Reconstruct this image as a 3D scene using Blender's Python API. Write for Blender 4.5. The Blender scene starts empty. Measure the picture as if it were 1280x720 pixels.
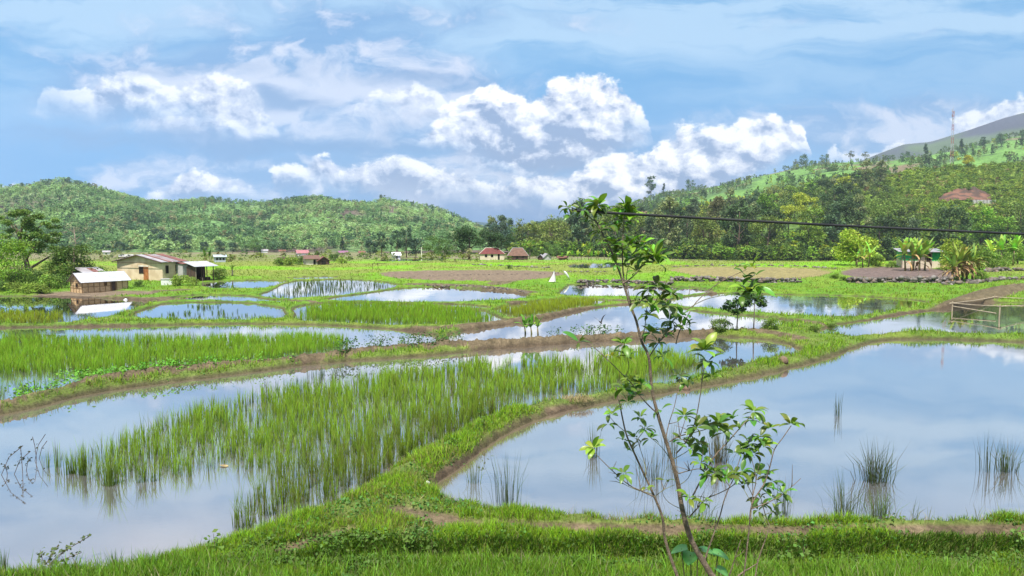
import bpy, math, random
import numpy as np
from mathutils import Vector, Matrix

random.seed(7)
RNG = np.random.default_rng(11)
SC = bpy.context.scene
COL = SC.collection
FPX = 931.0                       # focal length in pixels of the 1280x720 photograph
CAMH = 8.0
PITCH = math.atan(72.0 / FPX)
CP, SP = math.cos(PITCH), math.sin(PITCH)

# ------------------------------------------------------------------ camera
cam_d = bpy.data.cameras.new('camera')
cam = bpy.data.objects.new('camera', cam_d)
COL.objects.link(cam)
cam.location = (0, 0, CAMH)
cam.rotation_euler = (math.pi / 2 - PITCH, 0, 0)
cam_d.sensor_width = 36.0
cam_d.lens = 36.0 * FPX / 1280.0
cam_d.clip_start = 0.1
cam_d.clip_end = 20000
SC.camera = cam

SC.render.engine = 'CYCLES'
SC.cycles.use_denoising = True
SC.cycles.max_bounces = 6
SC.cycles.diffuse_bounces = 3
SC.cycles.glossy_bounces = 3
SC.cycles.transmission_bounces = 3
SC.cycles.transparent_max_bounces = 8
SC.cycles.volume_bounces = 0
SC.cycles.caustics_reflective = False
SC.cycles.caustics_refractive = False
SC.cycles.sample_clamp_indirect = 4.0
SC.view_settings.view_transform = 'Standard'
SC.view_settings.look = 'None'
SC.view_settings.exposure = 0.5
SC.view_settings.gamma = 1.0
SC.view_settings.use_curve_mapping = False


def ray(px, py):
    a, b = (px - 640.0) / FPX, (360.0 - py) / FPX
    return (a, CP + b * SP, -SP + b * CP)


def unp(px, py, z):
    """the point of the place at height z seen at pixel px, py"""
    r = ray(px, py)
    t = (z - CAMH) / r[2]
    return (r[0] * t, r[1] * t, z)


def atY(px, py, Y):
    """the point at depth Y seen at pixel px, py"""
    r = ray(px, py)
    t = Y / r[1]
    return (r[0] * t, Y, CAMH + r[2] * t)


# ------------------------------------------------------------------ numpy noise
def _h(ix, iy, seed):
    n = (ix.astype(np.int64) * 374761393 + iy.astype(np.int64) * 668265263 + seed * 1442695041) & 0x7fffffff
    n = ((n ^ (n >> 13)) * 1274126177) & 0x7fffffff
    n = n ^ (n >> 16)
    return (n & 0xffff) / 65535.0


def vnoise(x, y, seed=0):
    x = np.asarray(x, float); y = np.asarray(y, float)
    ix, iy = np.floor(x), np.floor(y)
    fx, fy = x - ix, y - iy
    fx = fx * fx * (3 - 2 * fx); fy = fy * fy * (3 - 2 * fy)
    a = _h(ix, iy, seed); b = _h(ix + 1, iy, seed)
    c = _h(ix, iy + 1, seed); d = _h(ix + 1, iy + 1, seed)
    return (a * (1 - fx) + b * fx) * (1 - fy) + (c * (1 - fx) + d * fx) * fy


def fbm(x, y, seed=0, octs=4):
    s, a, t = 0.0, 1.0, 0.0
    for k in range(octs):
        s = s + a * vnoise(x * 2 ** k, y * 2 ** k, seed + k * 17)
        t += a; a *= 0.5
    return s / t


def sstep(a, b, x):
    t = np.clip((x - a) / (b - a), 0, 1)
    return t * t * (3 - 2 * t)


# ------------------------------------------------------------------ materials
def new_mat(name):
    m = bpy.data.materials.new(name)
    m.use_nodes = True
    nt = m.node_tree
    nt.nodes.clear()
    out = nt.nodes.new('ShaderNodeOutputMaterial')
    return m, nt, out


def nd(nt, kind, **kw):
    n = nt.nodes.new(kind)
    for k, v in kw.items():
        if k.startswith('i_'):
            n.inputs[k[2:].replace('_', ' ')].default_value = v
        else:
            setattr(n, k, v)
    return n


def mth(nt, op, a, b=None, c=None, clamp=False):
    n = nt.nodes.new('ShaderNodeMath'); n.operation = op; n.use_clamp = clamp
    for k, v in enumerate((a, b, c)):
        if v is None: continue
        if isinstance(v, (int, float)): n.inputs[k].default_value = v
        else: nt.links.new(v, n.inputs[k])
    return n.outputs[0]


def mixc(nt, f, a, b, mode='MIX'):
    n = nt.nodes.new('ShaderNodeMix'); n.data_type = 'RGBA'; n.blend_type = mode
    n.clamp_factor = True
    for s, v in ((n.inputs[0], f), (n.inputs[6], a), (n.inputs[7], b)):
        if isinstance(v, (int, float)): s.default_value = v
        elif isinstance(v, tuple): s.default_value = v if len(v) == 4 else (*v, 1)
        else: nt.links.new(v, s)
    return n.outputs[2]


def mapr(nt, v, a, b, c=0.0, d=1.0, smooth=True):
    n = nt.nodes.new('ShaderNodeMapRange')
    n.interpolation_type = 'SMOOTHSTEP' if smooth else 'LINEAR'
    nt.links.new(v, n.inputs[0])
    for k, x in ((1, a), (2, b), (3, c), (4, d)): n.inputs[k].default_value = x
    return n.outputs[0]


def noise(nt, vec, scale, detail=4, rough=0.55, dist=0.0):
    n = nt.nodes.new('ShaderNodeTexNoise')
    n.inputs['Scale'].default_value = scale; n.inputs['Detail'].default_value = detail
    n.inputs['Roughness'].default_value = rough; n.inputs['Distortion'].default_value = dist
    if vec is not None: nt.links.new(vec, n.inputs['Vector'])
    return n.outputs['Fac']


def mat(name, c1, c2=None, rough=0.8, scale=3.0, bump=0.0, bscale=None, spec=0.3, metallic=0.0, stretch=None, lo=0.35, hi=0.65):
    """two-tone weathered surface in object space"""
    m, nt, out = new_mat(name)
    p = nd(nt, 'ShaderNodeBsdfPrincipled')
    p.inputs['Roughness'].default_value = rough
    p.inputs['Metallic'].default_value = metallic
    p.inputs['Specular IOR Level'].default_value = spec
    tc = nd(nt, 'ShaderNodeTexCoord')
    v = tc.outputs['Object']
    if stretch:
        mp = nd(nt, 'ShaderNodeMapping'); mp.inputs['Scale'].default_value = stretch
        nt.links.new(v, mp.inputs['Vector']); v = mp.outputs['Vector']
    f = noise(nt, v, scale, 5)
    col = mixc(nt, mapr(nt, f, lo, hi), c1, c2 or tuple(x * 0.75 for x in c1))
    nt.links.new(col, p.inputs['Base Color'])
    if bump:
        b = nd(nt, 'ShaderNodeBump'); b.inputs['Strength'].default_value = bump; b.inputs['Distance'].default_value = 0.05
        nt.links.new(noise(nt, v, bscale or scale * 4, 4), b.inputs['Height'])
        nt.links.new(b.outputs['Normal'], p.inputs['Normal'])
    nt.links.new(p.outputs['BSDF'], out.inputs['Surface'])
    return m


def foliage_mat(name, rough=0.6, transl=0.3, var=0.25, spec=0.3):
    """reads the leaf colour 'Col'; each leaf varies by 'rnd', each plant by its object random"""
    m, nt, out = new_mat(name)
    a = nd(nt, 'ShaderNodeAttribute', attribute_name='Col')
    r = nd(nt, 'ShaderNodeAttribute', attribute_name='rnd')
    oi = nd(nt, 'ShaderNodeObjectInfo')
    k = mth(nt, 'MULTIPLY_ADD', r.outputs['Fac'], 2 * var, 1 - var)
    k = mth(nt, 'MULTIPLY', k, mth(nt, 'MULTIPLY_ADD', oi.outputs['Random'], 0.36, 0.82))
    hs = nd(nt, 'ShaderNodeHueSaturation')
    nt.links.new(a.outputs['Color'], hs.inputs['Color'])
    nt.links.new(k, hs.inputs['Value'])
    nt.links.new(mth(nt, 'MULTIPLY_ADD', r.outputs['Fac'], 0.04, 0.48), hs.inputs['Hue'])
    p = nd(nt, 'ShaderNodeBsdfPrincipled')
    p.inputs['Roughness'].default_value = rough
    p.inputs['Specular IOR Level'].default_value = spec
    nt.links.new(hs.outputs['Color'], p.inputs['Base Color'])
    t = nd(nt, 'ShaderNodeBsdfTranslucent')
    br = mixc(nt, 0.5, hs.outputs['Color'], (1.0, 1.0, 0.3), 'MULTIPLY')
    nt.links.new(br, t.inputs['Color'])
    mx = nd(nt, 'ShaderNodeMixShader'); mx.inputs[0].default_value = transl
    nt.links.new(p.outputs['BSDF'], mx.inputs[1]); nt.links.new(t.outputs['BSDF'], mx.inputs[2])
    nt.links.new(mx.outputs[0], out.inputs['Surface'])
    return m


FOL = foliage_mat('foliage')
FOLFAR = foliage_mat('far_foliage', rough=0.8, transl=0.32, var=0.25, spec=0.1)
GLOSSY = foliage_mat('glossy_leaf', rough=0.38, transl=0.3, var=0.25, spec=0.5)
BLADE = foliage_mat('grass_blade', rough=0.55, transl=0.35, var=0.3, spec=0.3)
BARK = mat('bark', (0.16, 0.115, 0.08), (0.07, 0.05, 0.04), 0.9, 6, 0.5)
PALEBARK = mat('pale_bark', (0.30, 0.25, 0.20), (0.16, 0.13, 0.10), 0.9, 3, 0.3)


# ------------------------------------------------------------------ object helpers
def tag(o, label=None, cat=None, group=None, kind=None):
    if label: o['label'] = label
    if cat: o['category'] = cat
    if group: o['group'] = group
    if kind: o['kind'] = kind
    return o


def thing(name, label, cat, loc=(0, 0, 0), rz=0.0, group=None, scale=None):
    o = bpy.data.objects.new(name, None)
    COL.objects.link(o)
    o.location = loc; o.rotation_euler = (0, 0, rz)
    if scale: o.scale = scale
    o.empty_display_size = 0.3
    return tag(o, label, cat, group)


def link(name, me, parent=None, loc=None):
    o = bpy.data.objects.new(name, me)
    COL.objects.link(o)
    if parent: o.parent = parent
    if loc: o.location = loc
    return o


def np_mesh(name, V, quads=None, tris=None, mat_=None, Col=None, rnd=None, smooth=False, extra=None):
    """one mesh from numpy arrays"""
    me = bpy.data.meshes.new(name)
    V = np.asarray(V, np.float32)
    q = np.zeros((0, 4), np.int32) if quads is None else np.asarray(quads, np.int32)
    t = np.zeros((0, 3), np.int32) if tris is None else np.asarray(tris, np.int32)
    nq, nt_ = len(q), len(t)
    me.vertices.add(len(V)); me.vertices.foreach_set('co', V.ravel())
    me.loops.add(nq * 4 + nt_ * 3)
    me.loops.foreach_set('vertex_index', np.concatenate([q.ravel(), t.ravel()]).astype(np.int32))
    me.polygons.add(nq + nt_)
    ls = np.concatenate([np.arange(nq) * 4, nq * 4 + np.arange(nt_) * 3]).astype(np.int32)
    me.polygons.foreach_set('loop_start', ls)
    if smooth: me.polygons.foreach_set('use_smooth', np.ones(nq + nt_, bool))
    me.update(calc_edges=True)
    if Col is not None:
        a = me.attributes.new('Col', 'FLOAT_COLOR', 'POINT')
        c = np.ones((len(V), 4), np.float32); c[:, :3] = Col
        a.data.foreach_set('color', c.ravel())
    if rnd is not None:
        a = me.attributes.new('rnd', 'FLOAT', 'POINT'); a.data.foreach_set('value', np.asarray(rnd, np.float32))
    for k, v in (extra or {}).items():
        a = me.attributes.new(k, 'FLOAT', 'POINT'); a.data.foreach_set('value', np.asarray(v, np.float32))
    if mat_: me.materials.append(mat_)
    return me


class MB:
    """collects boxes, tubes and faces, builds ONE mesh object"""
    def __init__(s): s.v, s.f = [], []

    def face(s, pts):
        i = len(s.v); s.v += [tuple(p) for p in pts]; s.f.append(tuple(range(i, i + len(pts)))); return s

    def box(s, x0, x1, y0, y1, z0, z1):
        i = len(s.v)
        s.v += [(x0, y0, z0), (x1, y0, z0), (x1, y1, z0), (x0, y1, z0), (x0, y0, z1), (x1, y0, z1), (x1, y1, z1), (x0, y1, z1)]
        s.f += [tuple(i + k for k in f) for f in ((0, 3, 2, 1), (4, 5, 6, 7), (0, 1, 5, 4), (1, 2, 6, 5), (2, 3, 7, 6), (3, 0, 4, 7))]
        return s

    def slab(s, quad, t):
        """a thin plate: 4 points, thickness t along its normal, below"""
        a, b, c, d = (Vector(p) for p in quad)
        n = (b - a).cross(d - a).normalized() * t
        i = len(s.v)
        s.v += [tuple(p) for p in (a, b, c, d, a - n, b - n, c - n, d - n)]
        s.f += [tuple(i + k for k in f) for f in ((0, 1, 2, 3), (7, 6, 5, 4), (0, 4, 5, 1), (1, 5, 6, 2), (2, 6, 7, 3), (3, 7, 4, 0))]
        return s

    def tube(s, pts, rad, n=6, cap=True):
        pts = [Vector(p) for p in pts]
        rads = rad if isinstance(rad, (list, tuple)) else [rad] * len(pts)
        i0 = len(s.v)
        for k, p in enumerate(pts):
            d = (pts[min(k + 1, len(pts) - 1)] - pts[max(k - 1, 0)]).normalized()
            u = d.cross(Vector((0.3, 1, 0.17))).normalized()
            w = d.cross(u)
            for j in range(n):
                a = 2 * math.pi * j / n
                s.v.append(tuple(p + (u * math.cos(a) + w * math.sin(a)) * rads[k]))
        for k in range(len(pts) - 1):
            for j in range(n):
                a, b = i0 + k * n + j, i0 + k * n + (j + 1) % n
                s.f.append((a, b, b + n, a + n))
        if cap:
            s.f.append(tuple(i0 + j for j in reversed(range(n))))
            s.f.append(tuple(i0 + (len(pts) - 1) * n + j for j in range(n)))
        return s

    def mesh(s, name, m, smooth=False):
        me = bpy.data.meshes.new(name)
        me.from_pydata(s.v, [], s.f)
        for x in (m if isinstance(m, list) else [m]): me.materials.append(x)
        if smooth:
            for p in me.polygons: p.use_smooth = True
        me.update()
        return me

    def build(s, name, m, parent=None, smooth=False):
        return link(name, s.mesh(name, m, smooth), parent)


def copy_thing(root, loc, rz=0.0, scale=None, label=None, group=None):
    r = root.copy(); COL.objects.link(r)
    r.location = loc; r.rotation_euler = (0, 0, rz)
    if scale: r.scale = scale
    if label: r['label'] = label
    if group: r['group'] = group
    for ch in list(root.children):
        c = ch.copy(); COL.objects.link(c); c.parent = r
        for g in list(ch.children):
            d = g.copy(); COL.objects.link(d); d.parent = c
    return r

# ------------------------------------------------------------------ sky, sun
SUN_EL, SUN_AZ = math.radians(61), math.radians(-168)      # azimuth from +Y towards +X: high behind the camera, a little to the left
sd = Vector((math.sin(SUN_AZ) * math.cos(SUN_EL), math.cos(SUN_AZ) * math.cos(SUN_EL), math.sin(SUN_EL)))
sun_d = bpy.data.lights.new('sun', 'SUN')
sun_d.energy = 5.0; sun_d.angle = math.radians(3); sun_d.color = (1.0, 0.95, 0.86)
sun = bpy.data.objects.new('sun', sun_d); COL.objects.link(sun)
sun.rotation_euler = (-sd).to_track_quat('-Z', 'Y').to_euler()
sun.location = sd * 50


def build_world():
    w = bpy.data.worlds.new('World'); SC.world = w; w.use_nodes = True
    nt = w.node_tree; nt.nodes.clear()
    out = nd(nt, 'ShaderNodeOutputWorld')
    sky = nd(nt, 'ShaderNodeTexSky'); sky.sky_type = 'NISHITA'; sky.sun_disc = False
    sky.sun_elevation = SUN_EL; sky.sun_rotation = SUN_AZ
    sky.air_density = 1.3; sky.dust_density = 0.6; sky.ozone_density = 2.0
    bgs = nd(nt, 'ShaderNodeBackground'); bgs.inputs['Strength'].default_value = 0.09
    nt.links.new(sky.outputs['Color'], bgs.inputs['Color'])
    tc = nd(nt, 'ShaderNodeTexCoord')
    sx = nd(nt, 'ShaderNodeSeparateXYZ'); nt.links.new(tc.outputs['Generated'], sx.inputs[0])
    yy = mth(nt, 'MAXIMUM', mth(nt, 'ABSOLUTE', sx.outputs[1]), 0.12)
    U = mth(nt, 'DIVIDE', sx.outputs[0], yy)
    V = mth(nt, 'DIVIDE', sx.outputs[2], yy)
    cx = nd(nt, 'ShaderNodeCombineXYZ'); nt.links.new(U, cx.inputs[0]); nt.links.new(V, cx.inputs[1])
    UV = cx.outputs[0]

    def uv(px, py):
        r = ray(px, py); return r[0] / r[1], r[2] / r[1]

    def vm(op, a, b):
        n = nd(nt, 'ShaderNodeVectorMath'); n.operation = op
        for k, v in enumerate((a, b)):
            if isinstance(v, tuple): n.inputs[k].default_value = v
            else: nt.links.new(v, n.inputs[k])
        return n

    def scaled(vec, su, sv, off=(0, 0)):
        m = nd(nt, 'ShaderNodeVectorMath'); m.operation = 'MULTIPLY_ADD'
        nt.links.new(vec, m.inputs[0]); m.inputs[1].default_value = (su, sv, 1); m.inputs[2].default_value = (off[0], off[1], 0)
        return m.outputs[0]

    wob = nd(nt, 'ShaderNodeTexNoise'); wob.inputs['Scale'].default_value = 9; wob.inputs['Detail'].default_value = 4
    nt.links.new(scaled(UV, 1, 1.8), wob.inputs['Vector'])
    ws = vm('SUBTRACT', wob.outputs['Color'], (.5, .5, .5)).outputs[0]
    WV = vm('ADD', UV, vm('MULTIPLY', ws, (.16, .05, 0)).outputs[0]).outputs[0]
    sep = nd(nt, 'ShaderNodeSeparateXYZ'); nt.links.new(WV, sep.inputs[0])

    def blobs(vec, lst):
        tot = None
        for px, py, rx, ry, wt in lst:
            u0, v0 = uv(px, py)
            m = scaled(vec, FPX / rx, FPX / ry, (-u0 * FPX / rx, -v0 * FPX / ry))
            fl = vm('MULTIPLY', m, (1, 1, 0)).outputs[0]
            q = vm('DOT_PRODUCT', fl, fl).outputs['Value']
            e = mth(nt, 'POWER', 0.42, q)
            tot = mth(nt, 'MULTIPLY', e, wt) if tot is None else mth(nt, 'MULTIPLY_ADD', e, wt, tot)
        return tot

    def curve(u, pts):
        """height (as V) of a cloud edge along U; pts in photo pixels"""
        n = nd(nt, 'ShaderNodeFloatCurve')
        c = n.mapping.curves[0]
        pp = [(uv(px, py)[0] * .5 + .5, uv(px, py)[1] * 2 + .2) for px, py in pts]
        while len(c.points) > 2: c.points.remove(c.points[0])
        c.points[0].location = pp[0]; c.points[1].location = pp[-1]
        for p in pp[1:-1]: c.points.new(*p)
        for p in c.points: p.handle_type = 'VECTOR'
        n.mapping.update()
        nt.links.new(mth(nt, 'MULTIPLY_ADD', u, .5, .5), n.inputs['Value'])
        return mth(nt, 'MULTIPLY_ADD', n.outputs[0], .5, -.1)

    # shared billow noise, and the same field a step towards the light
    FV = vm('ADD', UV, vm('MULTIPLY', ws, (.03, .02, 0)).outputs[0]).outputs[0]
    b0 = noise(nt, scaled(FV, 1, 1.3), 17, 9, 0.6)
    b1 = noise(nt, scaled(FV, 1, 1.3, (.008, .013)), 17, 9, 0.6)
    big0 = noise(nt, scaled(FV, 1, 1.3, (4, 1)), 7, 3, 0.5)
    relief = mth(nt, 'SUBTRACT', b0, b1)

    # high veil in long streaks
    st = noise(nt, scaled(WV, 2.0, 15, (1, 3)), 1.3, 6, 0.62, 0.5)
    topf = mapr(nt, V, 0.10, 0.36, 0.05, 0.95)
    veil = mth(nt, 'MULTIPLY', mapr(nt, st, 0.32, 0.62), topf)
    vx = blobs(WV, [(430, 10, 420, 40, .7), (1130, 20, 330, 22, .75), (640, 45, 420, 50, .4), (60, 90, 170, 70, .35), (900, 250, 420, 50, .6), (1000, 110, 260, 16, .25)])
    veil = mth(nt, 'ADD', veil, mth(nt, 'MULTIPLY', vx, mapr(nt, st, .3, .62, .3, 1.0)), clamp=True)

    # middle deck, soft lavender cloud
    n1 = noise(nt, scaled(WV, 1, 1.7, (2, 7)), 6, 7, 0.6, 0.2)
    md = mth(nt, 'ADD', blobs(WV, [(170, 118, 150, 34, .75), (290, 110, 150, 40, .8), (420, 85, 170, 70, .75), (540, 140, 120, 50, .75), (230, 222, 120, 24, .75), (470, 235, 200, 36, .75), (720, 235, 200, 60, .8), (1120, 165, 150, 30, .75), (1240, 150, 110, 24, .7), (640, 20, 280, 24, .3)]),
             mth(nt, 'MULTIPLY', mth(nt, 'SUBTRACT', n1, .5), 1.5))
    midA = mth(nt, 'MULTIPLY', mapr(nt, md, .12, .64), .9)
    n1b = noise(nt, scaled(WV, 1, 1.7, (2.012, 7.03)), 6, 7, 0.6, 0.2)
    midl = mapr(nt, mth(nt, 'ADD', mth(nt, 'MULTIPLY', mth(nt, 'SUBTRACT', n1, n1b), 5.0), mth(nt, 'MULTIPLY', md, .5)), .0, .95)
    midcol = mixc(nt, midl, (0.12, 0.29, 0.55), (0.62, 0.65, 0.76))
    # grey blue undersides
    gn = noise(nt, scaled(WV, 1, 2.4, (5, 2)), 7, 6, 0.62, 0.3)
    gr = mth(nt, 'ADD', blobs(WV, [(370, 184, 200, 15, .75), (120, 165, 180, 16, .6), (230, 84, 170, 14, .45), (520, 94, 80, 12, .75), (615, 272, 150, 22, 1.0), (350, 125, 70, 14, .75), (900, 205, 130, 18, .45), (480, 155, 70, 14, .5)]),
             mth(nt, 'MULTIPLY', mth(nt, 'SUBTRACT', gn, .5), 1.3))
    grA = mth(nt, 'MULTIPLY', mapr(nt, gr, .22, .85), .82)

    # heaped clouds: a top edge each, a soft base each
    fu = nd(nt, 'ShaderNodeSeparateXYZ'); nt.links.new(FV, fu.inputs[0])
    rough = mth(nt, 'ADD', mth(nt, 'MULTIPLY', mth(nt, 'SUBTRACT', b0, .5), .085), mth(nt, 'MULTIPLY', mth(nt, 'SUBTRACT', big0, .5), .05))

    def heap(top, base, soft, shade_depth, bright):
        d = mth(nt, 'ADD', mth(nt, 'SUBTRACT', curve(fu.outputs[0], top), fu.outputs[1]), rough)
        e = mth(nt, 'SUBTRACT', fu.outputs[1], curve(sep.outputs[0], base))
        e = mth(nt, 'ADD', e, mth(nt, 'MULTIPLY', mth(nt, 'SUBTRACT', n1, .5), .08))
        a = mth(nt, 'MULTIPLY', mapr(nt, d, 0.0, 0.009), mapr(nt, e, -soft * .5, soft * .5))
        lit = mth(nt, 'ADD', mth(nt, 'MULTIPLY', relief, 4.6), mapr(nt, d, 0.0, shade_depth, .80, .10))
        lit = mth(nt, 'ADD', lit, bright - .1)
        colr = mixc(nt, mapr(nt, lit, .0, .5), (0.17, 0.25, 0.43), (0.58, 0.61, 0.72))
        colr = mixc(nt, mapr(nt, lit, .4, .95), colr, (1.05, 1.02, 1.0))
        return a, colr
    off_ = 330
    A = heap([(-100, off_), (480, off_), (520, 168), (545, 150), (565, 124), (580, 106), (600, 92), (615, 88), (634, 97), (645, 112), (668, 116), (690, 104), (722, 99), (752, 95), (776, 99), (795, 110), (808, 128), (816, 150), (824, 230), (850, off_), (1400, off_)],
             [(-100, 150), (480, 150), (560, 190), (620, 215), (700, 225), (760, 180), (800, 158), (850, 140), (1400, 140)], .05, .09, .12)
    B = heap([(-100, off_), (640, off_), (680, 240), (715, 215), (745, 196), (770, 180), (784, 181), (802, 190), (822, 174), (842, 154), (858, 143), (870, 147), (886, 158), (906, 162), (930, 150), (955, 144), (980, 150), (1000, 156), (1012, 172), (1030, off_), (1400, off_)],
             [(-100, 240), (640, 250), (720, 262), (800, 262), (870, 245), (950, 215), (1010, 188), (1400, 180)], .05, .10, .10)
    C = heap([(-100, 236), (0, 226), (30, 224), (70, 240), (180, 250), (230, 215), (270, 222), (330, 228), (350, 210), (400, 202), (432, 206), (470, 199), (492, 196), (508, 206), (535, 211), (560, 205), (585, 208), (605, 226), (640, 222), (690, 216), (740, 240), (800, off_), (1400, off_)],
             [(-100, 244), (60, 244), (250, 246), (400, 236), (520, 240), (640, 262), (740, 250), (1400, 240)], .05, .05, .02)
    D = heap([(-100, off_), (20, off_), (50, 112), (100, 100), (150, 88), (205, 98), (245, 97), (275, 102), (320, 112), (350, 150), (380, off_), (420, off_), (440, 120), (480, 104), (520, 104), (550, 112), (566, 140), (585, off_), (980, off_), (1040, 186), (1085, 182), (1120, 170), (1150, 185), (1180, 160), (1215, 142), (1250, 134), (1290, 128), (1400, 130)],
             [(-100, 120), (60, 122), (150, 142), (230, 164), (330, 160), (400, 130), (460, 125), (560, 135), (700, 180), (1040, 205), (1120, 200), (1200, 175), (1400, 150)], .07, .10, .04)

    # overhead and behind, outside the photograph, the decks go on as loose cloud
    gen = noise(nt, scaled(tc.outputs['Generated'], 1, 1), 2.3, 5, 0.6, 0.4)
    genA = mth(nt, 'MULTIPLY', mapr(nt, gen, .36, .62, .62, 1.0), mapr(nt, V, 0.30, 0.50))

    def bg(c):
        b = nd(nt, 'ShaderNodeBackground')
        if isinstance(c, tuple): b.inputs['Color'].default_value = (*c, 1)
        else: nt.links.new(c, b.inputs['Color'])
        return b.outputs[0]

    def over(base, top, a):
        m = nd(nt, 'ShaderNodeMixShader'); nt.links.new(base, m.inputs[1]); nt.links.new(top, m.inputs[2])
        if isinstance(a, float): m.inputs[0].default_value = a
        else: nt.links.new(a, m.inputs[0])
        return m.outputs[0]
    # every cloud colour is composed first, then laid once over the Nishita sky
    c = mixc(nt, mapr(nt, V, 0.05, .36), (0.038, 0.275, 0.60), (0.065, 0.295, 0.58))
    c = mixc(nt, mth(nt, 'MULTIPLY', veil, .9), c, (0.38, 0.56, 0.74))
    c = mixc(nt, midA, c, midcol)
    c = mixc(nt, mth(nt, 'MULTIPLY', D[0], .75), c, D[1])
    c = mixc(nt, grA, c, (0.085, 0.225, 0.46))
    c = mixc(nt, mth(nt, 'MULTIPLY', C[0], .93), c, C[1])
    c = mixc(nt, A[0], c, A[1])
    c = mixc(nt, B[0], c, B[1])
    dk = blobs(WV, [(612, 264, 90, 18, .6), (640, 285, 220, 14, .2), (700, 262, 90, 14, .35)])
    c = mixc(nt, mth(nt, 'MULTIPLY', dk, mapr(nt, gn, .25, .6, .45, 1.0)), c, (0.10, 0.23, 0.48))
    c = mixc(nt, genA, c, mixc(nt, mapr(nt, gen, .42, .7), (0.47, 0.50, 0.61), (0.67, 0.66, 0.71)))
    s = over(bgs.outputs[0], bg(c), .9)
    nt.links.new(s, out.inputs['Surface'])
    w.cycles.sampling_method = 'MANUAL'
    w.cycles.sample_map_resolution = 512


build_world()

# ------------------------------------------------------------------ the paddies: shorelines, seen at their water level
# name: (level, [(px, py) ...])
PADDY = {
 'pond_right': (0.0, [(530,612),(567,590),(640,536),(695,518),(768,500),(841,491),(926,476),(987,463),(1048,446),(1090,430),(1130,425),(1200,426),(1280,429),(1420,434),(1560,470),(1560,666),(1280,660),(1048,661),(841,661),(683,653),(600,641),(545,625)]),
 'rice_near': (0.0, [(-220,548),(-100,530),(0,517),(94,496),(188,482),(312,467),(400,455),(500,449),(640,436),(757,428),(873,421),(951,424),(985,432),(998,440),(985,445),(947,450),(897,468),(841,480),(768,492),(700,504),(640,512),(600,530),(565,550),(530,568),(500,585),(450,615),(400,648),(325,675),(260,695),(165,717),(80,726),(-20,732),(-220,740)]),
 'rice_second': (0.2, [(-220,415),(0,411),(125,410),(219,407),(320,406),(412,407),(473,412),(531,417),(549,426),(531,433),(436,438),(400,445),(328,454),(219,462),(110,474),(47,500),(0,510),(-120,532),(-220,545)]),
 'middle': (0.25, [(560,420),(600,413),(643,407),(694,398),(731,388),(787,381),(837,385),(881,392),(944,396),(994,403),(945,410),(928,414),(881,412),(775,418),(600,428),(562,430)]),
 'green_upper': (0.3, [(368,385),(430,377),(503,379),(583,384),(632,399),(620,403),(534,408),(442,404),(372,401)]),
 'sparse_left': (0.3, [(166,398),(185,389),(203,383),(219,379),(297,379),(340,385),(357,391),(353,399),(266,400)]),
 'rice_left': (0.3, [(-200,374),(0,371),(88,372),(150,375),(186,378),(103,404),(0,405),(-200,406)]),
 'sliver_left': (0.35, [(222,372),(250,369),(310,371),(366,378),(300,376),(235,375)]),
 'by_the_shed': (0.35, [(263,353),(320,351),(355,352),(335,357),(318,361),(266,360)]),
 'rows': (0.4, [(366,352),(420,350),(467,352),(495,358),(436,368),(400,371),(352,374),(326,371),(355,362)]),
 'wide_upper': (0.4, [(515,360),(564,360),(640,367),(654,371),(640,374),(564,378),(491,378),(408,376),(440,370),(473,366)]),
 'thin_upper': (0.35, [(505,380),(560,380),(618,386),(560,386)]),
 'yellow_green': (0.35, [(618,388),(673,377),(719,374),(757,376),(682,393),(645,400)]),
 'behind_sapling': (0.4, [(722,355),(792,357),(884,361),(872,368),(780,371),(704,370),(715,362)]),
 'upper_right': (0.35, [(833,378),(894,367),(963,369),(1050,370),(1126,374),(1158,379),(1100,389),(1044,398),(979,393),(882,385)]),
 'fish_pond': (0.2, [(1025,419),(1048,408),(1098,401),(1149,392),(1186,388),(1220,381),(1280,379),(1450,379),(1450,424),(1280,420),(1197,416),(1131,414),(1061,421)]),
 'far_right': (0.8, [(716,331),(755,329),(790,329),(765,335),(722,336)]),
 'far_mid': (0.1, [(471,327),(489,323.5),(526,323.5),(560,325),(514,327)]),
 'thin_far': (0.35, [(369,347),(415,346),(410,348.5),(372,349)]),
}
# dry fields and yards: the level of the soil
FIELD = {
 'brown_field': (0.7, [(478,343),(503,339),(640,338),(697,341),(690,345),(640,352),(519,350)]),
 'straw_field': (1.0, [(833,336),(930,334),(1040,338),(1000,349),(894,348)]),
 'purple_field': (1.1, [(1052,342),(1087,334),(1179,336),(1190,349),(1094,349)]),
 'hut_yard': (0.4, [(60,370),(165,370),(190,367),(160,364.5),(60,366)]),
 'ditch': (-0.12, [(330,724),(420,712),(520,703),(700,700),(900,702),(1100,699),(1280,692),(1500,690),(1500,726),(1280,726),(800,726)]),
}
EDGE_W = {'pond_right': .6, 'rice_near': .75, 'ditch': .3, 'fish_pond': .8}


def to_world(lst, z):
    return np.array([unp(x, y, z)[:2] for x, y in lst])


def chaikin(p, closed=True, n=1):
    for _ in range(n):
        q = np.roll(p, -1, 0)
        a, b = p * .75 + q * .25, p * .25 + q * .75
        if not closed: a, b = a[:-1], b[:-1]
        r = np.empty((len(a) * 2, 2)); r[0::2] = a; r[1::2] = b
        if not closed: r = np.vstack([p[:1], r, p[-1:]])
        p = r
    return p


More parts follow.
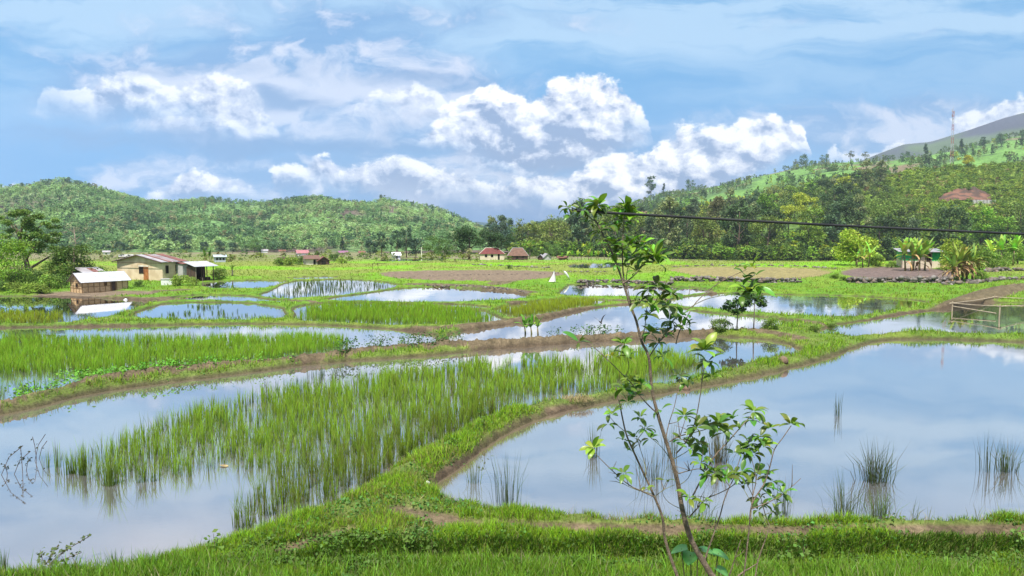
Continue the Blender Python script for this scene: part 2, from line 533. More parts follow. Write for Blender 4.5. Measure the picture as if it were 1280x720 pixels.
def poly_sdf(p, x, y):
    d2 = np.full(x.shape, 1e18); ins = np.zeros(x.shape, bool)
    n = len(p)
    for i in range(n):
        ax, ay = p[i]; bx, by = p[(i + 1) % n]
        ex, ey = bx - ax, by - ay
        t = np.clip(((x - ax) * ex + (y - ay) * ey) / (ex * ex + ey * ey + 1e-12), 0, 1)
        dx, dy = x - ax - t * ex, y - ay - t * ey
        d2 = np.minimum(d2, dx * dx + dy * dy)
        if ay != by:
            c = ((ay > y) != (by > y)) & (x < (bx - ax) * (y - ay) / (by - ay) + ax)
            ins ^= c
    d = np.sqrt(d2)
    return np.where(ins, -d, d)


def line_dist(p, x, y):
    d2 = np.full(x.shape, 1e18)
    for i in range(len(p) - 1):
        ax, ay = p[i]; bx, by = p[i + 1]
        ex, ey = bx - ax, by - ay
        t = np.clip(((x - ax) * ex + (y - ay) * ey) / (ex * ex + ey * ey + 1e-12), 0, 1)
        d2 = np.minimum(d2, (x - ax - t * ex) ** 2 + (y - ay - t * ey) ** 2)
    return np.sqrt(d2)


PW = {k: (lv, chaikin(to_world(p, lv))) for k, (lv, p) in PADDY.items()}
FW = {k: (lv, chaikin(to_world(p, lv))) for k, (lv, p) in FIELD.items()}

# bare mud crests (brown bunds) and worn paths: (pixels, z, half width)
BARE = [
 ([(-220,545),(-100,523),(0,507),(94,481),(188,469),(312,455),(400,447),(450,441),(545,434),(640,428),(757,421),(873,413),(951,415),(1000,424)], .25, .62),
 ([(-200,409),(0,408),(219,404),(400,406),(534,412),(600,407),(682,396),(731,385),(787,379)], .45, 0.87),
 ([(560,426),(600,428),(775,418),(881,411)], .45, 0.87),
 ([(-200,370),(0,369),(88,370),(186,374),(230,371)], .6, 2.32),
 ([(640,376),(704,372),(780,374),(872,371),(894,364)], .7, 0.87),
 ([(787,379),(840,383),(882,390),(979,397),(1020,404)], .5, 0.87),
 ([(1025,415),(1098,397),(1149,388),(1190,385)], .4, 0.72),
 ([(1185,386),(1200,378),(1230,368),(1262,360),(1300,357)], .7, 1.9),
 ([(326,373),(408,375),(491,380)], .7, 0.58),
 ([(520,354),(600,356),(655,364)], .7, 1.89),
]
PATHS = [
 ([(330,694),(400,676),(440,664)], .3, .22), ([(498,640),(525,646),(560,651)], .35, .38), ([(560,652),(640,657),(720,660),(900,662),(1100,662),(1280,660)], .35, 0.23),
 ([(545,588),(600,556),(625,540),(655,525)], .35, .13), ([(690,508),(720,502)], .35, .3), ([(60,369),(130,368),(230,362)], .5, 1.2), ([(620,352),(700,342)], .9, 1.45),
]
BW = [(chaikin(to_world(p, z), False), w) for p, z, w in BARE]
PTW = [(chaikin(to_world(p, z), False), w) for p, z, w in PATHS]
# raised banks: (pixels, z at the crest, half width, height)
MOUND = [([(1190,384),(1212,373),(1235,366),(1262,360),(1300,357),(1400,354)], .6, 1.6, .40)]
MW = [(chaikin(to_world(p, z), False), w, h) for p, z, w, h in MOUND]

_TY = [0, 30, 60, 80, 100, 115, 150, 180, 250, 350, 450, 900]
_TL = [0, 0, .2, .25, .3, .3, .3, .1, -1.1, -3.2, -5.6, -14]
_TM = [0, 0, .2, .25, .3, .4, .4, .3, -1.0, -4.6, -7, -12]
_TR = [0, 0, .2, .25, .4, .8, .9, .35, -2.6, -6.6, -9, -14]


def base_level(x, y):
    s = x / np.maximum(y, 8)
    l, m, r = np.interp(y, _TY, _TL), np.interp(y, _TY, _TM), np.interp(y, _TY, _TR)
    k = np.clip((s + .2) / .25, 0, 1); j = np.clip((s - .08) / .25, 0, 1)
    return (l * (1 - k) + m * k) * (1 - j) + r * j


def near_subset(p, x, y, pad):
    return (x > p[:, 0].min() - pad) & (x < p[:, 0].max() + pad) & (y > p[:, 1].min() - pad) & (y < p[:, 1].max() + pad)


def terrain(x, y):
    """height, grass, mud, dry, water distance at points x, y"""
    n1 = fbm(x * 1.1, y * 1.1, 3, 3) - .5
    n2 = fbm(x * 5.0, y * 5.0, 9, 3) - .5
    base = base_level(x, y)
    num = base * .05; den = np.full(x.shape, .05)
    dmin = np.full(x.shape, 9.0)
    D = {}
    for k, (lv, p) in {**PW, **FW}.items():
        pad = 9.0
        m = near_subset(p, x, y, pad)
        d = np.full(x.shape, pad)
        if m.any(): d[m] = np.minimum(poly_sdf(p, x[m], y[m]), pad)
        w_edge = .10 if k != 'ditch' else .05
        raw = d
        d = d + n1 * .34 * np.clip(y / 35, .7, 1.4) + n2 * w_edge + np.interp(y, [25, 45, 60, 110], [.0, -.25, -.65, -1.15])
        D[k] = d
        w = 1.0 / (np.maximum(d, 0) + .25) ** 3 - 1.0 / 9.25 ** 3
        w = np.maximum(w, 0) * (1 - sstep(6, 8.9, raw))
        num += w * lv; den += w
        if k in PW: dmin = np.minimum(dmin, d)
    # wherever two paddies come close a narrow bund stays between them
    ks = [k for k in PW] + ['ditch']
    A = np.stack([D[k] for k in ks]); o = np.sort(A, 0)[:2]
    for i, k in enumerate(ks):
        other = np.where(A[i] <= o[0], o[1], o[0])
        D[k] = np.maximum(A[i], (A[i] - other) * .5 + .45)
    dmin = np.minimum.reduce([D[k] for k in PW])
    L = num / den
    bare = np.zeros(x.shape)
    for p, w in BW:
        m = near_subset(p, x, y, w + 2)
        if m.any():
            dd = line_dist(p, x[m], y[m]) + n1[m] * .5 + n2[m] * .5
            bare[m] = np.maximum(bare[m], 1 - sstep(w * .75, w * 1.25, dd))
    path = np.zeros(x.shape)
    for p, w in PTW:
        m = near_subset(p, x, y, w + 2)
        if m.any():
            dd = line_dist(p, x[m], y[m]) + n1[m] * .25 + n2[m] * .15
            path[m] = np.maximum(path[m], 1 - sstep(w * .6, w * 1.3, dd))
    crest = np.interp(y, [20, 40, 70, 110], [.46, .38, .24, .20]) + n1 * .22
    hl = L + crest + n2 * (.03 + .26 * bare) + (fbm(x * 11, y * 11, 15, 2) - .5) * .14 * bare
    hl = hl - .06 * path
    for p, w, h in MW:
        m = near_subset(p, x, y, w + 3)
        if m.any():
            dd = line_dist(p, x[m], y[m]) + n1[m] * .8
            hl[m] += h * (1 - sstep(w * .3, w * 1.2, dd))
    z = hl.copy()
    for k, (lv, p) in {**PW, **FW}.items():
        d = D[k]
        if k in PW or k == 'ditch':
            w = EDGE_W.get(k, .65)
            if k in PW: w = w * (1 - .45 * bare)
            rise = np.clip((d) / w, 0, 1) ** .6
            inside = lv - .16 * sstep(0, .5, -d) if k in PW else lv + n1 * .06
            cut = np.where(d <= 0, inside, lv + (np.maximum(hl, lv + .08) - lv) * rise)
            z = np.minimum(z, cut)
        else:
            inside = lv + (fbm(x * 1.7, y * .8, 21, 3) - .5) * .18
            k_ = sstep(-.2, 1.0, d)
            z = np.where(d < 1.0, inside * (1 - k_) + z * k_, z)
    emb = np.interp(y, [-8, 1.2, 16.2, 17.2, 18], [6.2, 6.2, -.05, -.45, -90]) + n1 * .12
    onland = dmin > .5
    z = np.where(onland, np.maximum(z, emb), z)
    mud = 1 - sstep(.02, .4, dmin + n2 * .2)
    dry = np.zeros(x.shape)
    for k in FW:
        if k != 'ditch': dry = np.maximum(dry, 1 - sstep(-.4, .8, D[k]))
    grass = np.clip(1 - np.maximum.reduce([mud, bare * .93, path, dry]), 0, 1)
    return z, grass, mud, np.maximum(bare, path), dry, dmin, D


# ------------------------------------------------------------------ the ground, one sheet
def build_ground():
    s_in = np.linspace(-.80, .80, 860)
    s = np.concatenate([np.linspace(-1.6, -.81, 34), s_in, np.linspace(.81, 1.6, 34)])
    prow = np.concatenate([np.arange(452, 12, -.6), [11.5, 11, 10.4, 9.8, 9]])
    Y = np.concatenate([np.arange(-8, 16.4, .4), 8.0 * FPX / prow])
    Y = np.unique(np.round(Y, 4))
    S, YY = np.meshgrid(s, Y)
    X = S * np.maximum(YY, 8.0)
    x, y = X.ravel(), YY.ravel()
    z, g, mud, bare, dry, dmin, D = terrain(x, y)
    nx, ny = len(s), len(Y)
    i = np.arange(nx * ny).reshape(ny, nx)
    q = np.stack([i[:-1, :-1], i[:-1, 1:], i[1:, 1:], i[1:, :-1]], -1).reshape(-1, 4)
    # what the soil is made of, place by place
    a1 = fbm(x * .35, y * .35, 31, 4)[:, None]; a2 = fbm(x * 2.2, y * 2.2, 5, 4)[:, None]; a3 = fbm(x * .06, y * .06, 77, 3)[:, None]
    green = np.array([.12, .26, .02]) * (.7 + .6 * a2) * (1 - .25 * a1) + np.array([.10, .075, .01]) * np.clip(a1 - .45, 0, 1) * 2
    far = sstep(95, 140, y)[:, None]
    patch = sstep(.46, .60, a3)
    lush = np.array([.18, .36, .02]) * (.8 + .4 * a2)
    olive = np.array([.20, .25, .045]) * (.75 + .5 * a2)
    s_ = (x / np.maximum(y, 8))[:, None]
    farcol = lush * patch + olive * (1 - patch)
    vf = sstep(170, 240, y)[:, None]
    strips = sstep(.5, .6, fbm(x * .02, y * .09, 91, 3)[:, None])
    farcol = farcol * (1 - vf) + vf * (np.array([.17, .21, .06]) * strips + np.array([.22, .19, .12]) * (1 - strips))
    green = green * (1 - far) + farcol * far
    mudc = np.array([.075, .055, .037]) * (.6 + .8 * a2)
    barec = (np.array([.135, .098, .066]) * (.45 + 1.1 * a2))
    dryc = np.array([.19, .145, .10]) * (.75 + .5 * a2)
    straw = np.array([.25, .215, .09]) * (.75 + .5 * a2)
    purple = np.array([.155, .115, .10]) * (.7 + .6 * a2)
    dsf = (1 - sstep(-1, 2.5, D['straw_field']))[:, None]; dpf = (1 - sstep(-1, 1.5, D['purple_field']))[:, None]
    dcol = dryc * (1 - dsf) + straw * dsf
    dcol = dcol * (1 - dpf) + purple * dpf
    c = green * 1.0
    soil = np.array([.12, .10, .05]) * (.7 + .6 * a2)
    near = 1 - sstep(28, 95, y)[:, None]
    c = c * (1 - .55 * near) + soil * .55 * near
    c = c * (1 - bare[:, None] * .92) + barec * bare[:, None] * .92
    c = c * (1 - dry[:, None]) + dcol * dry[:, None]
    c = c * (1 - mud[:, None] * .85) + mudc * mud[:, None] * .85
    m, nt, out = new_mat('soil_and_turf')
    at = nd(nt, 'ShaderNodeAttribute', attribute_name='Col')
    tc = nd(nt, 'ShaderNodeTexCoord')
    p = nd(nt, 'ShaderNodeBsdfPrincipled'); p.inputs['Roughness'].default_value = .9; p.inputs['Specular IOR Level'].default_value = .15
    f = noise(nt, tc.outputs['Object'], 9, 6, .65)
    f2 = noise(nt, tc.outputs['Object'], 1.3, 5, .6)
    k = mth(nt, 'MULTIPLY', mapr(nt, f, .25, .75, .6, 1.4), mapr(nt, f2, .3, .7, .8, 1.2))
    hs = nd(nt, 'ShaderNodeHueSaturation'); nt.links.new(at.outputs['Color'], hs.inputs['Color']); nt.links.new(k, hs.inputs['Value'])
    nt.links.new(hs.outputs['Color'], p.inputs['Base Color'])
    b = nd(nt, 'ShaderNodeBump'); b.inputs['Strength'].default_value = .8; b.inputs['Distance'].default_value = .06
    nt.links.new(noise(nt, tc.outputs['Object'], 14, 6, .7), b.inputs['Height']); nt.links.new(b.outputs['Normal'], p.inputs['Normal'])
    nt.links.new(p.outputs['BSDF'], out.inputs['Surface'])
    me = np_mesh('ground', np.stack([x, y, z], 1), q, None, m, c, smooth=True)
    tag(link('ground', me), 'muddy valley ground with grassy bunds between flooded paddies', 'ground', kind='structure')
    global GWD
    GWD = {k: D[k].reshape(ny, nx).astype(np.float32) for k in PW}
    return s, Y, z.reshape(ny, nx), g.reshape(ny, nx), bare.reshape(ny, nx), dry.reshape(ny, nx), dmin.reshape(ny, nx)


GS, GY, GZ, GG, GB, GD, GDM = build_ground()


def _interp(F, x, y):
    x = np.atleast_1d(np.asarray(x, float)); y = np.atleast_1d(np.asarray(y, float))
    s = x / np.maximum(y, 8.0)
    i = np.clip(np.interp(s, GS, np.arange(len(GS))), 0, len(GS) - 1.001)
    j = np.clip(np.interp(y, GY, np.arange(len(GY))), 0, len(GY) - 1.001)
    i0, j0 = i.astype(int), j.astype(int); fi, fj = i - i0, j - j0
    return (F[j0, i0] * (1 - fi) + F[j0, i0 + 1] * fi) * (1 - fj) + (F[j0 + 1, i0] * (1 - fi) + F[j0 + 1, i0 + 1] * fi) * fj


def gz(x, y): return _interp(GZ, x, y)
def gz1(x, y): return float(gz(x, y)[0])


def on_ground(px, py):
    """the ground point seen at pixel px, py"""
    r = np.array(ray(px, py))
    t = 6.0 / r[1]
    prev = t
    while t < 3000:
        P = r * t
        if CAMH + P[2] < gz1(P[0], P[1]):
            a, b = prev, t
            for _ in range(20):
                m_ = (a + b) / 2; P = r * m_
                if CAMH + P[2] < gz1(P[0], P[1]): b = m_
                else: a = m_
            P = r * b
            return float(P[0]), float(P[1]), gz1(P[0], P[1])
        prev = t; t *= 1.01
    P = r * (400 / r[1])
    return float(P[0]), float(P[1]), gz1(P[0], P[1])


# ------------------------------------------------------------------ water
def water_mat(name, mud=(.165, .155, .155), ripple=.25):
    m, nt, out = new_mat(name)
    tc = nd(nt, 'ShaderNodeTexCoord')
    mp = nd(nt, 'ShaderNodeMapping'); mp.inputs['Scale'].default_value = (1, 1.5, 1)
    nt.links.new(tc.outputs['Object'], mp.inputs['Vector'])
    patch = mapr(nt, noise(nt, mp.outputs[0], .22, 4, .6), .42, .68)
    bmp = nd(nt, 'ShaderNodeBump'); bmp.inputs['Distance'].default_value = .004
    nt.links.new(noise(nt, mp.outputs[0], 5.0, 3, .6, .3), bmp.inputs['Height'])
    nt.links.new(mth(nt, 'MULTIPLY_ADD', patch, ripple, .03), bmp.inputs['Strength'])
    df = nd(nt, 'ShaderNodeBsdfDiffuse')
    c = mixc(nt, mapr(nt, noise(nt, tc.outputs['Object'], .5, 4), .3, .7), mud, tuple(v * .8 for v in mud))
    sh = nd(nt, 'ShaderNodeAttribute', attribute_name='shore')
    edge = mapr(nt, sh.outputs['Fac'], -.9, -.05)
    c = mixc(nt, edge, c, (.16, .125, .085))  # shallow silt along the shore, with the bank's brown reflection painted in
    nt.links.new(c, df.inputs['Color'])
    gl = nd(nt, 'ShaderNodeBsdfGlossy'); gl.inputs['Roughness'].default_value = .015; gl.inputs['Color'].default_value = (1, .985, .965, 1)
    nt.links.new(bmp.outputs['Normal'], gl.inputs['Normal'])
    fr = nd(nt, 'ShaderNodeFresnel'); fr.inputs['IOR'].default_value = 1.8
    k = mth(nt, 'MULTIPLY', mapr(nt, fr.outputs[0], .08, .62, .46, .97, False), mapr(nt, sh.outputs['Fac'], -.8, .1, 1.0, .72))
    mx = nd(nt, 'ShaderNodeMixShader'); nt.links.new(k, mx.inputs[0])
    nt.links.new(df.outputs[0], mx.inputs[1]); nt.links.new(gl.outputs[0], mx.inputs[2])
    nt.links.new(mx.outputs[0], out.inputs['Surface'])
    return m


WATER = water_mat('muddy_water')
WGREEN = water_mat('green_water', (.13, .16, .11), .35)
WLABEL = {
 'pond_right': 'still muddy pond in the right foreground reflecting the sky', 'rice_near': 'flooded near paddy full of tall rice shoots', 'rice_second': 'flooded paddy behind the brown mud bund at left',
 'middle': 'bright water behind the young banana plants', 'green_upper': 'water under the dense green rice at centre left', 'sparse_left': 'shallow water with sparse weeds left of centre',
 'rice_left': 'water in front of the bamboo hut', 'sliver_left': 'thin sliver of water on the left bund', 'by_the_shed': 'pale water beside the dark open shed', 'rows': 'water planted with sparse rows of seedlings',
 'wide_upper': 'wide bright water below the brown field', 'thin_upper': 'thin strip of water above the dense rice', 'yellow_green': 'water under the yellow green rice triangle', 'behind_sapling': 'bright water below the stone bank behind the sapling',
 'upper_right': 'long bright pool below the right terraces', 'fish_pond': 'greenish pond with the netted pen', 'far_right': 'far bright pool near the thatched house', 'far_mid': 'far sliver of water by the small white hut', 'thin_far': 'thin far sliver of water below the shack',
}
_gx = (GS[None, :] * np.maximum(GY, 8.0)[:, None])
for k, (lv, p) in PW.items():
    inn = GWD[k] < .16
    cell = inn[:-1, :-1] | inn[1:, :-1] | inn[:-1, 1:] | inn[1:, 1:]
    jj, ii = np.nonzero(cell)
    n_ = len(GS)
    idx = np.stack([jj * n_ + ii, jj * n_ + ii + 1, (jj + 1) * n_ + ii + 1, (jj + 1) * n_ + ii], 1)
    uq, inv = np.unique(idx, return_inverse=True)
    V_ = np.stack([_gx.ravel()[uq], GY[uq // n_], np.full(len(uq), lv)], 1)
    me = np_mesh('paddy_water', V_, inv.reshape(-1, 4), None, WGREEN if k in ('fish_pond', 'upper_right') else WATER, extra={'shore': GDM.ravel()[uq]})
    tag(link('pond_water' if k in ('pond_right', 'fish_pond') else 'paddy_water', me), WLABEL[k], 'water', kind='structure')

# ------------------------------------------------------------------ hills: skylines of the bare ground, in photo pixels
def sky_fn(pts):
    xs, ys = zip(*pts)
    return lambda px: np.interp(px, xs, ys)


LEFT_SKY = sky_fn([(-400, 262), (-200, 246), (-60, 240), (0, 236), (31, 237), (55, 230), (86, 227), (113, 233), (153, 246), (183, 255), (220, 256), (266, 251), (306, 256), (335, 256), (369, 251), (403, 250), (433, 256), (467, 257), (479, 251), (510, 257), (534, 259), (565, 270), (595, 285), (616, 294), (650, 304), (690, 312), (720, 320)])
FAR_SKY = sky_fn([(380, 318), (540, 296), (575, 284), (595, 276), (613, 278), (625, 282), (640, 280.5), (655, 278), (668, 276.5), (690, 273), (715, 276), (760, 270), (830, 280), (900, 300), (960, 318)])
PURPLE_SKY = sky_fn([(1040, 212), (1085, 194), (1097, 189), (1126, 178), (1158, 175), (1207, 159.5), (1247, 145), (1280, 136), (1330, 120), (1420, 100), (1600, 120), (1900, 200)])
RIDGE_SKY = sky_fn([(590, 312), (615, 302), (640, 293), (670, 285), (700, 276), (740, 267), (771, 262), (813, 250), (861, 238), (894, 233), (943, 221), (971, 215), (1004, 207), (1044, 203), (1077, 202), (1105, 201), (1140, 197), (1170, 192), (1210, 184), (1250, 172), (1290, 166), (1400, 140), (1600, 150), (1900, 210)])
SPUR_SKY = sky_fn([(590, 318), (640, 316), (700, 313), (760, 305), (820, 292), (880, 280), (940, 268), (1000, 256), (1060, 242), (1100, 228), (1130, 217), (1172, 213), (1210, 210), (1280, 208), (1400, 200), (1600, 200), (1900, 240)])


def px_of(x, y): return 640 + FPX * x / (np.maximum(y, 1.0) * (CP))


def z_at(py, Y):
    """height that shows at photo row py when it stands at depth Y"""
    b = (360.0 - py) / FPX
    return CAMH + Y * (-SP + b * CP) / (CP + b * SP)


def left_hill_z(x, y):
    px = px_of(x, y)
    foot, top = 430 + 60 * vnoise(px * .012, px * 0, 4), 1050.0
    t = np.clip((y - foot) / (top - foot), 0, 1.25)
    zt = z_at(LEFT_SKY(px), np.full_like(y, top))
    prof = np.where(t < 1, t ** 1.25, 1 - (t - 1) * .8)
    n = (fbm(x * .010, y * .010, 41, 4) - .5) * 34 * np.sin(np.clip(t, 0, 1) * math.pi)
    zb = np.interp(px, [300, 700], [-6.2, -4.5])
    return zb + (zt - zb) * prof + n * np.clip(zt / 60, 0, 1)


def right_hill_z(x, y):
    px = px_of(x, y)
    foot = 335.0
    zs = z_at(SPUR_SKY(px), np.full_like(y, 620.0)); zr = z_at(RIDGE_SKY(px), np.full_like(y, 1500.0))
    z0 = -6.2
    t1 = np.clip((y - foot) / (620 - foot), 0, 1); t2 = np.clip((y - 620) / 880, 0, 1); t3 = np.clip((y - 1500) / 400, 0, 1)
    dip = np.clip((px - 1080) / 80, 0, 1) * 16
    z = z0 + (zs - z0) * (t1 ** 1.15) + (zr - zs) * (t2 ** 1.1) - dip * np.sin(np.clip((y - 620) / 260, 0, 1) * math.pi) - t3 * 60
    n = (fbm(x * .016, y * .016, 51, 4) - .5) * 9 * np.sin(t1 * math.pi) * np.clip(zs / 30, 0, 1) + (fbm(x * .008, y * .008, 61, 4) - .5) * 30 * np.sin(t2 * math.pi) * np.clip(zr / 70, 0, 1)
    return z + n - .8 * (1 - sstep(foot, foot + 10, y))


def hill_mesh(name, label, fn, px0, px1, y0, y1, nx, ny, colfn, matl):
    pxs = np.linspace(px0, px1, nx); ys = np.geomspace(y0, y1, ny)
    P, Y = np.meshgrid(pxs, ys)
    X = (P - 640) / FPX * CP * Y
    x, y = X.ravel(), Y.ravel()
    z = fn(x, y)
    i = np.arange(nx * ny).reshape(ny, nx)
    q = np.stack([i[:-1, :-1], i[:-1, 1:], i[1:, 1:], i[1:, :-1]], -1).reshape(-1, 4)
    me = np_mesh(name, np.stack([x, y, z], 1), q, None, matl, colfn(x, y, z), smooth=True)
    return tag(link(name, me), label, 'hill', kind='structure')


def hill_mat():
    m, nt, out = new_mat('hill_cover')
    at = nd(nt, 'ShaderNodeAttribute', attribute_name='Col'); tc = nd(nt, 'ShaderNodeTexCoord')
    p = nd(nt, 'ShaderNodeBsdfPrincipled'); p.inputs['Roughness'].default_value = .95; p.inputs['Specular IOR Level'].default_value = .05
    f = noise(nt, tc.outputs['Object'], .22, 6, .7)
    hs = nd(nt, 'ShaderNodeHueSaturation'); nt.links.new(at.outputs['Color'], hs.inputs['Color']); nt.links.new(mapr(nt, f, .3, .7, .6, 1.4), hs.inputs['Value'])
    nt.links.new(hs.outputs['Color'], p.inputs['Base Color'])
    b = nd(nt, 'ShaderNodeBump'); b.inputs['Strength'].default_value = 1; b.inputs['Distance'].default_value = 1.2
    nt.links.new(noise(nt, tc.outputs['Object'], .5, 6, .7), b.inputs['Height']); nt.links.new(b.outputs['Normal'], p.inputs['Normal'])
    nt.links.new(p.outputs['BSDF'], out.inputs['Surface'])
    return m


HILLM = hill_mat()


def left_col(x, y, z):
    a = fbm(x * .012, y * .008, 71, 4)[:, None]; b = fbm(x * .03, y * .03, 72, 4)[:, None]
    g = np.array([.14, .26, .09]) * (.7 + .6 * b)
    pale = np.array([.20, .30, .13]) * (.7 + .6 * b); pur = np.array([.15, .12, .10]) * (.7 + .6 * b)
    c = g * (1 - sstep(.5, .62, a)) + pale * sstep(.5, .62, a)
    k = sstep(.60, .70, fbm(x * .007, y * .007, 73, 4))[:, None] * (1 - sstep(30, 60, z))[:, None]
    return c * (1 - k) + pur * k


def right_col(x, y, z):
    a = fbm(x * .02, y * .012, 81, 4)[:, None]; b = fbm(x * .05, y * .05, 82, 4)[:, None]
    g = np.array([.10, .17, .04]) * (.7 + .6 * b); ye = np.array([.20, .28, .055]) * (.7 + .6 * b)
    px = px_of(x, y)[:, None]; Y = y[:, None]
    c = g * np.ones_like(b)
    scrub = sstep(1060, 1110, px) * (1 - sstep(740, 830, Y)) * sstep(395, 470, Y)
    c = c * (1 - scrub) + ye * scrub
    up = sstep(740, 850, Y)
    lawn = np.array([.15, .29, .07]) * (.7 + .6 * b); earth = np.array([.20, .16, .10]) * (.8 + .4 * b)
    upc = lawn * sstep(.34, .46, a) + np.array([.10, .18, .06]) * (1 - sstep(.34, .46, a))
    e2 = sstep(.58, .66, fbm(x * .012, y * .01, 83, 4))[:, None]
    upc = upc * (1 - e2) + earth * e2
    c = c * (1 - up) + upc * up
    return c


def purple_col(x, y, z):
    b = fbm(x * .01, y * .01, 85, 5)[:, None]; a = fbm(x * .004, y * .004, 86, 4)[:, None]
    c = np.array([.07, .075, .10]) * (.7 + .6 * b); g = np.array([.10, .15, .06]) * (.7 + .6 * b)
    k = .85 * sstep(.40, .58, a) * (1 - sstep(330, 560, z))[:, None]
    k = np.maximum(k, (1 - sstep(180, 330, z))[:, None] * .8)
    return c * (1 - k) + g * k


def far_z(x, y):
    px = px_of(x, y); t = np.clip((y - 3000) / 1400, 0, 1.2)
    zt = z_at(FAR_SKY(px), np.full_like(y, 4400.0))
    return np.where(t < 1, zt * t ** .8, zt * (2 - t)) + (fbm(x * .003, y * .003, 91, 4) - .5) * 50 * np.sin(np.clip(t, 0, 1) * 3.1416) - 4


def purple_z(x, y):
    px = px_of(x, y); t = np.clip((y - 1600) / 1200, 0, 1.2)
    zt = z_at(PURPLE_SKY(px), np.full_like(y, 2800.0))
    return np.where(t < 1, zt * t, zt * (2 - t)) + (fbm(x * .006, y * .006, 93, 4) - .5) * 40 * np.sin(np.clip(t, 0, 1) * 3.1416) - 4


hill_mesh('hill', 'long wooded hill across the left side of the valley', left_hill_z, -700, 730, 440, 1250, 300, 130, left_col, HILLM)
hill_mesh('hill', 'wooded hillside with a scrubby spur rising at the right', right_hill_z, 590, 2000, 318, 1900, 300, 200, right_col, HILLM)
hill_mesh('mountain', 'bare purplish mountain slope behind the tower', purple_z, 1030, 1900, 1580, 3040, 120, 60, purple_col, HILLM)
hill_mesh('mountain', 'far blue mountain at the end of the valley', far_z, 380, 960, 2900, 4600, 160, 50, lambda x, y, z: np.array([.025, .06, .05]) * np.ones((len(x), 1)), HILLM)

# ------------------------------------------------------------------ the air of the valley
def build_haze():
    mb = MB().box(-4200, 4200, -200, 4700, -24, 640)
    m, nt, out = new_mat('haze')
    v = nd(nt, 'ShaderNodeVolumePrincipled')
    v.inputs['Color'].default_value = (.70, .84, 1.0, 1); v.inputs['Density'].default_value = HAZE
    v.inputs['Anisotropy'].default_value = .1
    nt.links.new(v.outputs[0], out.inputs['Volume'])
    tag(mb.build('haze', m), 'thin pale haze filling the valley', 'haze', kind='stuff')


HAZE = 1.25e-4
build_haze()

# ------------------------------------------------------------------ grass and rice
def blade_mesh(name, x, y, z, h, w, lx, ly, rnd, c0, c1, m=None, mid=.42):
    """upright strips: base, a bent middle and a pointed tip"""
    n = len(x)
    ang = RNG.uniform(0, math.pi, n)
    wx, wy = np.cos(ang) * w * .5, np.sin(ang) * w * .5
    lean = np.sqrt(lx * lx + ly * ly)
    hz = np.sqrt(np.maximum(h * h - lean * lean * .8, h * h * .1))
    V = np.empty((n, 5, 3), np.float32)
    for k, (sg, f, lf) in enumerate(((-1, 0, 0), (1, 0, 0), (-.85, .55, mid), (.85, .55, mid), (0, 1, 1))):
        V[:, k, 0] = x + wx * sg + lx * lf; V[:, k, 1] = y + wy * sg + ly * lf; V[:, k, 2] = z + hz * f
    i = np.arange(n)[:, None] * 5
    q = i + np.array([[0, 1, 3, 2]]); t = i + np.array([[2, 3, 4]])
    C = np.empty((n, 5, 3), np.float32)
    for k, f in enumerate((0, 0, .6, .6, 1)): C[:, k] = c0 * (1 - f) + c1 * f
    return np_mesh(name, V.reshape(-1, 3), q, t, m or BLADE, C.reshape(-1, 3), np.repeat(rnd, 5))


def inside_px(poly, lv, x, y):
    return poly_sdf(to_world(poly, lv), x, y)


def build_grass():
    n = 1250000
    s = RNG.uniform(-.82, .82, n)
    u = RNG.uniform(1 / 300., 1 / 15.9, n)
    y = 1 / u; x = s * y
    g = _interp(GG, x, y); dm = _interp(GDM, x, y)
    nn = fbm(x * .9, y * .9, 101, 3); n2 = fbm(x * .25, y * .25, 102, 3)
    p = np.clip(g - .08, 0, 1) * np.clip((nn - .32) * 4.2, .10, 1) * np.clip(dm / .2, 0, 1)
    p *= np.interp(y, [16, 60, 110, 160, 300], [1, .85, .5, .4, .25])
    k = RNG.random(n) < p
    x, y, nn, n2, g, dm = x[k], y[k], nn[k], n2[k], g[k], dm[k]
    n = len(x)
    z = gz(x, y) - .02
    h = RNG.uniform(.09, .28, n) * (.3 + 1.4 * nn) * np.interp(y, [16, 60, 120], [1, 1.15, 1.3])
    # the banks beside the ponds carry a thicker fringe
    h *= np.interp(y, [16, 30, 60], [.8, .9, 1.0])
    h *= 1 + .3 * np.exp(-((dm - .5) / .35) ** 2) * (y < 75)
    w = np.maximum(.013, .62 * y / 745) * RNG.uniform(.7, 1.3, n)
    ang = RNG.uniform(0, 6.28, n); ln = h * RNG.uniform(.1, .75, n)
    rnd = RNG.random(n)
    a3 = fbm(x * .06, y * .06, 77, 3); lush = sstep(.46, .6, a3) * sstep(90, 130, y)
    near_c = np.array([.25, .42, .022]); dry = np.array([.27, .24, .08]); dark = np.array([.10, .21, .02]); ol = np.array([.22, .30, .04]); lu = np.array([.25, .50, .015])
    d = (RNG.random(n) < .07 + .25 * sstep(.52, .68, n2))[:, None]
    c1 = near_c * (.45 + .75 * nn[:, None] + .35 * n2[:, None])
    c1 = np.where((RNG.random(n) < .25)[:, None], dark, c1)
    f = sstep(70, 120, y)[:, None]
    c1 = c1 * (1 - f) + f * (ol * (1 - lush[:, None]) + lu * lush[:, None])
    c1 = np.where(d, dry, c1)
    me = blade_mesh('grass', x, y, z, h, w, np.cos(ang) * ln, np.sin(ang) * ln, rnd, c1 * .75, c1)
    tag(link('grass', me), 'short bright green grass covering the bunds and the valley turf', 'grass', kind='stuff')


build_grass()


